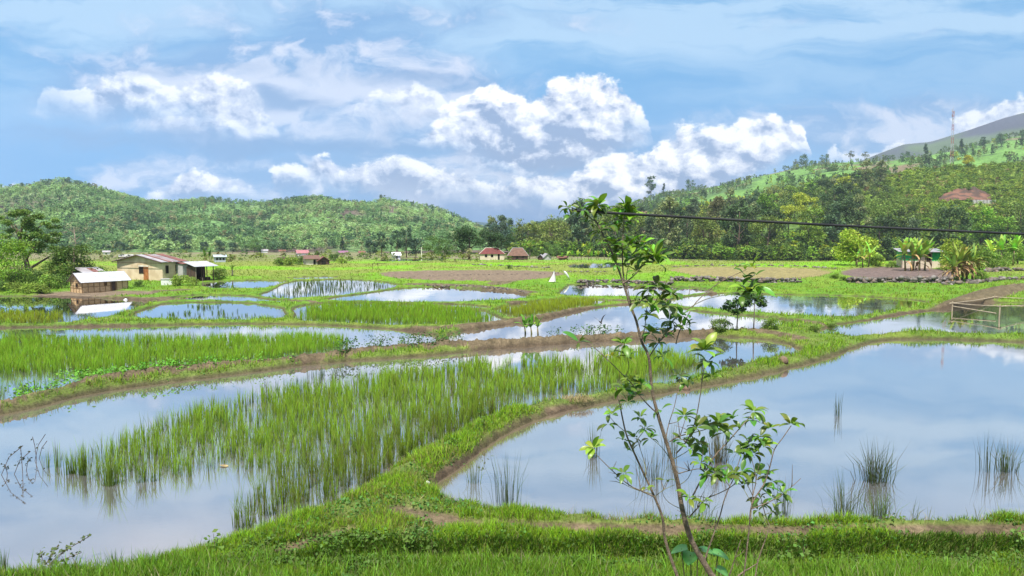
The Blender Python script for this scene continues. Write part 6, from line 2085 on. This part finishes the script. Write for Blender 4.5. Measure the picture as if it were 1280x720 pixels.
def bird():
    Y = 50.0; x, y, z = atY(750.5, 402.5, Y); s = Y / FPX
    m = mat('dark_feathers', (.035, .035, .04), (.06, .055, .05), .7, 8)
    t = thing('bird', 'dark bird flying low over the water with raised wings', 'bird', (x, y, z))
    MB().tube([(2.2 * s, .0, -2.6 * s), (1.4 * s, 0, -1.9 * s), (.4 * s, 0, -.6 * s), (-.6 * s, 0, .3 * s), (-1.3 * s, 0, .9 * s), (-1.9 * s, 0, 1.0 * s)], [.15 * s, .7 * s, 1.15 * s, .95 * s, .55 * s, .1 * s], 8).build('body', m, t, True)
    for nm, pts in (('wing', [(-.2, 0, .2), (-2.6, -1.0, 2.4), (-5.2, -1.6, 4.0), (-8.6, -1.8, 6.6)]), ('wing', [(.2, 0, .2), (1.6, 1.2, 4.2), (3.4, 1.8, 7.2), (6.8, 2.0, 9.6)])):
        mb = MB(); w = [1.9, 1.8, 1.3, .1]
        for k in range(3):
            a, b = Vector(pts[k]), Vector(pts[k + 1]); n = (b - a).cross(Vector((0, 1, 0))).normalized()
            off = lambda p, q: tuple((p + Vector((.75, .25, -.66)) * q) * s)
            mb.slab([tuple(a * s), tuple(b * s), off(b, w[k + 1]), off(a, w[k])], .012)
        mb.build(nm, m, t)


bird()


def hose():
    m = mat('black_rubber', (.02, .02, .022), (.03, .03, .03), .45, 5)
    pts = []
    for px, py in ((-40, 720), (0, 718), (30, 717.5), (60, 717), (95, 714), (130, 713), (170, 714), (205, 712), (240, 711), (262, 707), (285, 704)):
        x, y, z = on_ground(px, py); pts.append((x, y, z + .05))
    o = MB().tube(pts, .028, 7).build('hose', m, None, True)
    tag(o, 'black rubber hose lying along the grass at the bottom left', 'hose')


hose()


def small_things():
    x, y, z = on_ground(534, 610)
    o = MB().tube([(0, 0, -.03), (0, 0, .05), (.01, .0, .16), (.0, 0, .2)], [.06, .085, .08, .03], 8).build('white_bottle', WHITEP, None, True); o.location = (x, y, z + .02); tag(o, 'small white plastic bottle at the left corner of the pond', 'bottle')
    # floating dead leaf in the rice
    x, y, z = unp(285, 583, .012)
    V, Q, C = [], [], []
    arc_leaf(V, Q, C, (x, y, z), 2.9, .34, .22, .1, .1, (.33, .26, .13), .1, 6, .1)
    tag(link('floating_leaf', leaf_mesh('floating_leaf', V, Q, C, DRYLEAF)), 'yellowed leaf floating among the rice of the near paddy', 'leaf')
    # clods on the bund
    for lab, px, py, r in (('brown earth clod on the grassy bund above the right pond', 978, 452, .28), ('second, smaller clod on the grassy bund left of the first', 858, 486, .16)):
        x, y, z = on_ground(px, py)
        o = MB().tube([(0, 0, -.1), (0, 0, r * .4), (.03, 0, r * .9), (0, 0, r * 1.15)], [r * 1.2, r * 1.25, r * .8, r * .2], 9).build('earth_clod', mat('clod_earth', (.22, .15, .10), (.14, .10, .07), .95, 6, .6), None, True); o.location = (x, y, z); tag(o, lab, 'clod')
    # the hay heap on the bund by the trunk
    x, y, z = on_ground(722, 500)
    n = 500; a = RNG.uniform(0, 6.28, n); r = .55 * np.sqrt(RNG.random(n))
    me = blade_mesh('straw_heap', r * np.cos(a) * 1.3, r * np.sin(a), .12 * (1 - r / .6), RNG.uniform(.12, .3, n), np.full(n, .018), RNG.normal(0, .15, n), RNG.normal(0, .15, n), RNG.random(n), np.tile((.32, .25, .14), (n, 1)), np.tile((.42, .33, .18), (n, 1)), DRYLEAF)
    tag(link('straw_heap', me, None, (x, y, z - .02)), 'small heap of dry straw on the grassy bund left of the trunk', 'straw heap')
    # floating weed with little dark leaves at the left edge
    for lab, px, py, n in (('spray of dark floating weed at the left edge of the near paddy', 10, 590, 70), ('little sprig of weed right of the floating spray', 42, 576, 14)):
        x, y, z = unp(px, py, 0)
        t = thing('water_weed', lab, 'water weed', (x, y, 0))
        mb = MB(); P = []
        for k in range(max(3, n // 10)):
            bx, by = random.uniform(-.5, .5) * (n > 20), random.uniform(-.3, .3); h = random.uniform(.3, 1.0); lx = random.uniform(-.3, .9) * h
            mb.tube([(bx, by, -.1), (bx + lx * .4, by, h * .6), (bx + lx, by, h)], .012, 4, False)
            for j in range(n // 6): f = random.uniform(.3, 1); P.append((bx + lx * f * f + random.uniform(-.06, .06), by, h * f + random.uniform(-.05, .05)))
        mb.build('stem', BARK, t); V, q = leaf_quads(np.array(P), .10, .3)
        link('leaves', np_mesh('leaves', V, q, None, FOL, np.tile((.04, .06, .03), (len(V), 1)), RNG.random(len(V))), t)
    # pale creeping weed at the bottom left
    x, y, z = on_ground(52, 715)
    t = thing('creeping_weed', 'pale creeping weed with round leaves at the bottom left corner', 'weed', (x, y, z))
    mb = MB(); P = []
    for dx, dz in ((1.0, .75), (.55, .5), (.25, .55), (-.2, .4), (.8, .35), (.1, .3)):
        mb.tube([(0, 0, 0), (dx * .5, .2, dz * .62), (dx, .3, dz)], .009, 4, False)
        for j in range(16): f = random.uniform(.25, 1); P.append((dx * f + random.uniform(-.05, .05), .3 * f + random.uniform(-.1, .1), dz * (1 - (1 - f) ** 1.5) + random.uniform(-.05, .05)))
    mb.build('stem', BARK, t); V, q = leaf_quads(np.array(P), .10, .5, elong=1.2)
    link('leaves', np_mesh('leaves', V, q, None, FOL, np.tile((.12, .17, .06), (len(V), 1)), RNG.random(len(V))), t)


small_things()

# ------------------------------------------------------------------ the sapling in the foreground
SY = 4.6                                   # it stands on the slope of the road bank, this far from the camera


def sp(px, py, dy=0.0):
    return Vector(atY(px, py, SY + dy))


def crv(pts, n=4):
    """smooth a polyline (Catmull-Rom)"""
    P = [Vector(p) for p in pts]; out = []
    for i in range(len(P) - 1):
        p0, p1, p2, p3 = P[max(i - 1, 0)], P[i], P[i + 1], P[min(i + 2, len(P) - 1)]
        for k in range(n):
            t = k / n
            out.append(.5 * ((2 * p1) + (p2 - p0) * t + (2 * p0 - 5 * p1 + 4 * p2 - p3) * t * t + (3 * p1 - p0 - 3 * p2 + p3) * t ** 3))
    return out + [P[-1]]


def sapling():
    rg = random.Random(21)
    gx, gy = sp(905, 760)[0], SY
    base = Vector((gx, gy, gz1(gx, gy)))
    t = thing('sapling', 'slender leafy sapling with whorled glossy leaves rising through the right middle foreground', 'sapling', base)
    s = SY / FPX

    def rel(lst): return [tuple(Vector(p) - base) for p in lst]
    TW = mat('sapling_bark', (.21, .16, .115), (.12, .09, .065), .8, 25, .4)
    TG = mat('green_twig', (.16, .17, .06), (.11, .10, .05), .7, 20)
    trunk = [base - Vector((0, 0, .15)), sp(905, 752), sp(889, 719), sp(865, 677), sp(853, 637), sp(848, 607), sp(841, 579), sp(832, 550), sp(822, 517), sp(815, 487), sp(811, 447), sp(802, 427), sp(795, 400), sp(788, 383), sp(779, 354), sp(767, 320), sp(756, 298), sp(746, 278), sp(741, 268)]
    q = crv(trunk, 4); r = [float(np.interp(i / len(q), [0, .15, .35, .55, .75, 1], [5.2, 3.6, 2.4, 1.75, 1.35, .85])) * s for i in range(len(q))]
    MB().tube(rel(q), r, 9).build('trunk', TW, t, True)
    stem2 = [base + Vector((-.15, .1, -.1)), sp(856, 745, .12), sp(846, 719, .12), sp(832, 677, .14), sp(828, 647, .15), sp(818, 621, .15), sp(807, 597, .15), sp(790, 560, .12), sp(782, 540, .1), sp(775, 507, .1), sp(770, 485, .1)]
    q = crv(stem2, 4); r = [max(.004, (3.0 - 2.3 * (i / len(q)) ** .7) * s) for i in range(len(q))]
    MB().tube(rel(q), r, 8).build('stem', TW, t, True)

    D = {}
    TWIGS = [  # (pixels, thickness px, dy)
        ([(779, 354), (791, 346), (805, 330), (817, 317)], 1.6, -.1), ([(788, 383), (780, 350), (778, 317), (779, 291), (781, 260)], 1.9, .08), ([(767, 320), (758, 316), (752, 305)], 1.2, -.05), ([(746, 278), (735, 270), (722, 262), (709, 259)], 1.2, -.06),
        ([(741, 268), (748, 258), (751, 251)], 1.2, 0), ([(795, 400), (787, 372), (783, 345), (790, 322), (797, 310)], 1.2, .12),
        ([(848, 592), (862, 588), (875, 586), (893, 588)], 1.2, -.1), ([(861, 647), (872, 635), (884, 623), (900, 616), (917, 606), (926, 590)], 1.5, -.12), ([(879, 705), (886, 685), (893, 665), (900, 645), (905, 626), (912, 608), (917, 598), (926, 570)], 1.9, .12),
        ([(926, 745), (931, 710), (936, 665), (940, 630), (954, 607), (962, 585), (968, 562), (978, 548), (989, 532)], 2.0, .15), ([(938, 650), (941, 620), (945, 600), (940, 575), (934, 560)], 1.2, .2), ([(942, 745), (947, 703), (961, 661), (958, 648), (951, 622)], 1.6, .22),
        ([(940, 636), (962, 627), (978, 618), (990, 608), (1001, 598)], 1.3, .15), ([(905, 740), (912, 719), (919, 697), (926, 675)], 1.9, -.05), ([(912, 735), (924, 719), (936, 711), (947, 704)], 2.4, .1),
        ([(845, 567), (858, 552), (868, 530), (873, 508), (877, 482), (880, 460)], 1.6, -.14), ([(837, 552), (850, 545), (866, 541), (884, 536), (897, 530)], 1.4, .14), ([(866, 620), (890, 575), (910, 552), (932, 527), (942, 516)], 1.8, .2), ([(832, 550), (836, 530), (843, 508), (847, 488), (850, 470)], 1.2, .1),
        ([(818, 621), (802, 614), (786, 606), (765, 588), (743, 566)], 1.6, -.1), ([(814, 617), (795, 612), (780, 605), (768, 596)], .9, -.05), ([(786, 607), (783, 598), (779, 592)], .8, -.1), ([(818, 621), (830, 612), (843, 606)], .9, .08), ([(807, 597), (806, 580), (800, 560), (796, 548)], 1.0, .2),
        ([(790, 560), (800, 545), (806, 536), (804, 522)], 1.0, .05), ([(782, 540), (770, 530), (763, 522)], .9, .05), ([(822, 517), (812, 508), (802, 497), (790, 480), (782, 472), (762, 452), (742, 434), (724, 427)], 1.5, -.16), ([(782, 472), (786, 458), (783, 440), (780, 428)], 1.0, -.18),
        ([(811, 447), (818, 436), (827, 424), (840, 414), (850, 405), (856, 396)], 1.5, .06), ([(827, 424), (835, 408), (838, 396), (836, 380)], 1.1, .04), ([(802, 427), (806, 410), (808, 390), (811, 366)], 1.2, -.1), ([(808, 395), (818, 380), (826, 366), (840, 362)], 1.0, -.12),
        ([(845, 430), (849, 415), (858, 398), (870, 378), (891, 359), (907, 349), (922, 342), (933, 337)], 1.4, .25), ([(856, 388), (880, 375), (900, 370), (917, 367), (930, 364)], .9, .3), ([(840, 575), (856, 566), (870, 556)], 1.0, .1), ([(870, 530), (884, 535)], .8, -.1),
        ([(841, 579), (828, 560), (812, 546)], 1.0, .12), ([(968, 562), (958, 556), (948, 552)], .9, .15), ([(945, 600), (956, 594), (966, 600)], .9, .2), ([(940, 630), (930, 612), (926, 606)], .8, .15), ([(884, 623), (872, 620), (861, 622)], .8, -.12), ([(961, 661), (955, 645), (968, 640), (973, 643)], 1.0, .22), ([(853, 637), (836, 628), (828, 615), (834, 600)], .8, -.06), ([(848, 607), (860, 598), (868, 580)], .9, .1),
    ]
    mb = MB()
    for pts, th, dy in TWIGS:
        n = len(pts)
        w = [sp(a, b, dy * (0.15 + .85 * i / (n - 1))) for i, (a, b) in enumerate(pts)]
        q = crv(w, 3); rr = [max(.0018, th * .62 * s * (1 - .6 * i / len(q))) for i in range(len(q))]
        (mb if th > 1.1 else MB()).tube(rel(q), rr, 5, False) if th > 1.1 else MB().tube(rel(q), rr, 5, False).build('twig', TG, t, True)
    # bare side twiglets
    mt = mb
    for _ in range(46):
        pts, th, dy = rg.choice(TWIGS[6:24]); i = rg.randrange(len(pts) - 1)
        a = sp(pts[i][0], pts[i][1], dy * .6); L_ = rg.uniform(12, 34) * s; an = rg.uniform(.3, 2.8)
        b = a + Vector((math.cos(an) * L_ * .6, rg.uniform(-.05, .05), math.sin(an) * L_ * .6)); c = b + Vector((math.cos(an) * L_ * .4, 0, math.sin(an + .3) * L_ * .4))
        mt.tube(rel([a, b, c]), [.0028, .002, .001], 4, False)
    mb.build('branch', TW, t, True)

    # leaf whorls: (px, py, leaves, length px, dy, tone)
    W = [(748, 256, 9, 26, 0, 1), (740, 264, 6, 22, 0, 0), (752, 268, 6, 24, 0, 0), (782, 260, 9, 28, .08, 1), (786, 274, 8, 30, .08, 2), (778, 278, 5, 24, .08, 0), (709, 259, 4, 20, -.06, 0), (712, 268, 2, 20, -.06, 0), (728, 262, 4, 18, -.05, 0), (734, 278, 4, 20, 0, 0), (760, 282, 6, 24, 0, 0), (748, 288, 4, 20, 0, 0),
         (766, 306, 7, 24, -.02, 0), (776, 312, 7, 26, .05, 0), (788, 306, 8, 28, .1, 2), (800, 310, 8, 28, .12, 2), (794, 322, 6, 26, .1, 0), (808, 320, 6, 24, -.05, 0), (818, 320, 7, 34, -.1, 2), (824, 330, 5, 32, -.1, 1),
         (811, 362, 7, 26, -.1, 0), (823, 358, 7, 28, -.1, 0), (840, 366, 8, 26, -.12, 0), (800, 376, 6, 24, -.05, 0), (814, 380, 7, 24, -.1, 1), (836, 382, 6, 24, .04, 0), (852, 394, 8, 26, .06, 0), (836, 400, 6, 24, .04, 0), (809, 394, 6, 22, -.1, 0), (842, 408, 6, 22, .05, 0), (814, 416, 6, 22, -.05, 0), (828, 418, 5, 22, .05, 0), (856, 408, 5, 20, .06, 1),
         (780, 430, 7, 24, -.18, 1), (785, 445, 6, 24, -.17, 0), (766, 446, 3, 18, -.17, 3), (724, 427, 4, 26, -.16, 0), (822, 428, 5, 20, .05, 0), (829, 446, 5, 22, .02, 0), (880, 438, 9, 34, -.14, 2), (884, 452, 7, 28, -.14, 0), (890, 470, 4, 24, -.14, 1), (850, 470, 6, 22, .1, 0), (858, 478, 4, 22, .1, 0),
         (780, 486, 7, 24, -.16, 0), (788, 474, 6, 22, -.16, 1), (802, 480, 6, 22, -.12, 0), (785, 503, 3, 20, -.12, 0), (796, 494, 4, 20, -.12, 0), (765, 518, 5, 22, .05, 2), (760, 530, 4, 20, .05, 0), (800, 522, 6, 20, .05, 0), (806, 536, 5, 20, .05, 0), (792, 547, 5, 20, .1, 0), (780, 550, 4, 20, .1, 0), (812, 548, 5, 20, .12, 0), (826, 512, 3, 18, 0, 0),
         (855, 520, 7, 24, -.1, 0), (870, 534, 7, 24, -.1, 0), (884, 532, 7, 24, .12, 0), (898, 530, 8, 26, .14, 1), (906, 540, 7, 24, .14, 0), (915, 524, 5, 22, .18, 0), (942, 514, 9, 28, .2, 1), (940, 524, 6, 24, .2, 0), (963, 535, 6, 24, .15, 1), (989, 530, 7, 28, .15, 1), (950, 546, 6, 24, .15, 0), (937, 554, 7, 24, .18, 0), (954, 558, 7, 26, .15, 2), (930, 562, 6, 24, .2, 0), (870, 552, 6, 24, .1, 0), (876, 558, 4, 22, .1, 0), (853, 550, 5, 22, .1, 0), (880, 570, 6, 24, .1, 1), (918, 566, 5, 22, .15, 0), (942, 567, 5, 22, .18, 0),
         (742, 560, 6, 24, -.1, 2), (779, 592, 5, 22, -.1, 0), (808, 609, 3, 18, .1, 1), (790, 564, 4, 18, .12, 1), (875, 578, 6, 22, -.1, 1), (883, 593, 6, 22, -.1, 0), (894, 590, 6, 24, -.1, 0), (907, 596, 6, 22, -.1, 0), (918, 592, 6, 22, .1, 0), (927, 590, 5, 22, .1, 0), (932, 568, 5, 22, .18, 0), (945, 592, 8, 26, .2, 1), (956, 594, 5, 24, .2, 0), (966, 602, 4, 22, .2, 0), (928, 606, 4, 22, .15, 0), (861, 622, 5, 22, -.1, 1), (880, 628, 5, 22, -.12, 1), (978, 616, 6, 24, .15, 1), (965, 622, 5, 22, .15, 0), (950, 622, 4, 22, .2, 0), (948, 638, 4, 22, .2, 0), (966, 640, 4, 24, .22, 1), (974, 644, 3, 22, .22, 1),
         (940, 334, 4, 30, .25, 2), (943, 345, 3, 28, .25, 0), (932, 345, 3, 24, .25, 0), (934, 364, 5, 32, .3, 2), (945, 358, 4, 36, .3, 1), (926, 370, 4, 26, .3, 0), (946, 372, 3, 26, .3, 1),
         (752, 298, 3, 18, 0, 0), (770, 330, 3, 20, 0, 0), (796, 340, 3, 22, -.05, 0), (860, 560, 3, 20, -.1, 0), (832, 600, 2, 16, -.05, 0)]
    TON = [(.10, .19, .026), (.16, .29, .033), (.26, .42, .04), (.50, .36, .05)]
    V, Q, C, R = [], [], [], []

    def leaf(p, d, up, L_, col, rv):
        d = d.normalized(); side = d.cross(up).normalized(); up = side.cross(d)
        w = L_ * rg.uniform(.17, .22); seg = 5; i0 = len(V); bend = rg.uniform(.1, .55); q = p.copy(); el = rg.uniform(.05, .35)
        for k in range(seg + 1):
            f = k / seg; ww = w * (math.sin((f * .92 + .05) * math.pi) ** .8) if k < seg else .0006
            for sg in (-1, 0, 1): V.append(tuple(q + side * ww * sg + up * abs(sg) * ww * .38 - base)); C.append(tuple(x * (1.18 if sg == 0 else 1) for x in col)); R.append(rv)
            dir_ = d * math.cos(el) + up * math.sin(el); q = q + dir_ * (L_ / seg); el -= bend * (0.3 + f)
        for k in range(seg):
            a = i0 + k * 3; Q.append((a, a + 1, a + 4, a + 3)); Q.append((a + 1, a + 2, a + 5, a + 4))
    for px, py, n, L_, dy, tone in W:
        c = sp(px, py, dy); a0 = rg.uniform(0, 6.28)
        for k in range(int(n * (1.9 if py < 345 else 1.45) + .5)):
            az = a0 + k * 2.39996 + rg.uniform(-.3, .3); el = rg.uniform(-.8, .85) if tone != 2 else rg.uniform(-.3, 1.1)
            d = Vector((math.cos(az) * math.cos(el), math.sin(az) * math.cos(el), math.sin(el)))
            up = (Vector((0, 0, 1)) + Vector((rg.uniform(-.5, .5), rg.uniform(-.6, .2), 0)))
            tn = tone if rg.random() < .75 else rg.choice((0, 0, 1))
            col = tuple(x * rg.uniform(.75, 1.2) for x in TON[tn])
            leaf(c + d * 2 * s, d, up, L_ * s * rg.uniform(.45, .87), col, rg.random())
    link('leaves', np_mesh('leaves', np.array(V), np.array(Q), None, GLOSSY, np.array(C), np.array(R), smooth=True), t)

    # broad taro like leaves by the trunk
    x, y = sp(872, 735, .5)[0], SY + .5
    p0 = Vector((x, y, gz1(x, y)))
    t2 = thing('taro_plant', 'low plant with broad blue green heart shaped leaves at the foot of the trunk', 'plant', p0)
    V, Q, C = [], [], []; mb = MB()
    for px, py, w, az in ((852, 686, 20, 3.0), (863, 694, 20, 4.4), (884, 689, 22, .1), (898, 692, 20, -.4), (872, 684, 14, 1.4), (900, 712, 16, -.9)):
        c = sp(px, py, .5) - p0
        mb.tube([(0, 0, 0), tuple(c * .6 + Vector((0, 0, .05))), tuple(c)], [.008, .007, .004], 5, False)
        W_ = w * s * .95; seg = 8; i0 = len(V); d = Vector((math.cos(az), math.sin(az) * .7, -.15)).normalized(); sd_ = Vector((-d.y, d.x, 0)).normalized(); upv = Vector((0, 0, 1))
        for k in range(seg + 1):
            f = k / seg; ww = W_ * .62 * (math.sin(min(1, f * .8 + .18) * math.pi) ** .7) if k < seg else .001
            for sg in (-1, 0, 1): V.append(tuple(c + d * (f - .35) * W_ * 1.25 + sd_ * sg * ww + upv * (abs(sg) * ww * .22 - .10 * W_ * f * f * 3))); C.append((.08, .30, .06) if sg else (.16, .40, .10))
        for k in range(seg): a = i0 + k * 3; Q.append((a, a + 1, a + 4, a + 3)); Q.append((a + 1, a + 2, a + 5, a + 4))
    mb.build('stalk', TG, t2, True); link('leaves', np_mesh('leaves', np.array(V), np.array(Q), None, GLOSSY, np.array(C), RNG.random(len(V)) * .3 + .4, smooth=True), t2)
    return t


sapling()


def cable():
    m = mat('black_cable', (.018, .018, .02), (.03, .03, .03), .5, 5)
    A = Vector(atY(712, 263, SY - .06)); B = Vector(atY(1280, 292.5, 5.1)); d = B - A
    pts = []
    for k in range(41):
        f = k / 40 * 2.6
        p = A + d * f; p.z += -.0 + .03 * (f * (f - 1.0)); pts.append(tuple(p))
    o = MB().tube(pts, .0085, 8).build('power_cable', m, None, True)
    tag(o, 'black cable stretched from the top of the sapling to the right edge', 'cable')
    mb = MB()
    mb.tube([A + Vector((-.006, 0, .012)), A + Vector((0, -.014, 0)), A + Vector((.006, 0, -.014))], .004, 5)
    mb.build('tie', m, o)


cable()


def embankment_growth():
    """young leafy stems on the near bank at the bottom right"""
    G = 'leafy weed stems on the near bank'
    for lab, px, py, hp in (('tallest leafy weed stem right of the sapling branches', 1003, 712, 46), ('leafy weed stem at the bottom right of the sapling', 985, 716, 34), ('leafy weed stem among the bank weeds left of the trunk', 508, 704, 38), ('second leafy weed stem on the left bank face', 540, 702, 30), ('weed with broad leaves on the bund by the rice', 605, 536, 26), ('thin weed sprig at the right end of the near bank', 1270, 690, 34), ('slim weed sprig standing on the left near bank', 268, 694, 30)):
        x, y, z = on_ground(px, py); s = y / FPX; H = hp * s
        t = thing('weed_stem', lab, 'weed', (x, y, z - .02), 0, G)
        MB().tube([(0, 0, 0), (.02, 0, H * .5), (-.01, 0, H)], [.012, .009, .004], 5, False).build('stem', BARK, t)
        n = 26; f = RNG.uniform(.2, 1, n); P = np.stack([RNG.normal(0, .10, n), RNG.normal(0, .1, n), f * H], 1)
        V, q = leaf_quads(P, RNG.uniform(.09, .17, n), .5, elong=1.7)
        link('leaves', np_mesh('leaves', V, q, None, FOL, np.tile((.12, .22, .035), (len(V), 1)), np.repeat(RNG.random(n), 4)), t)


embankment_growth()
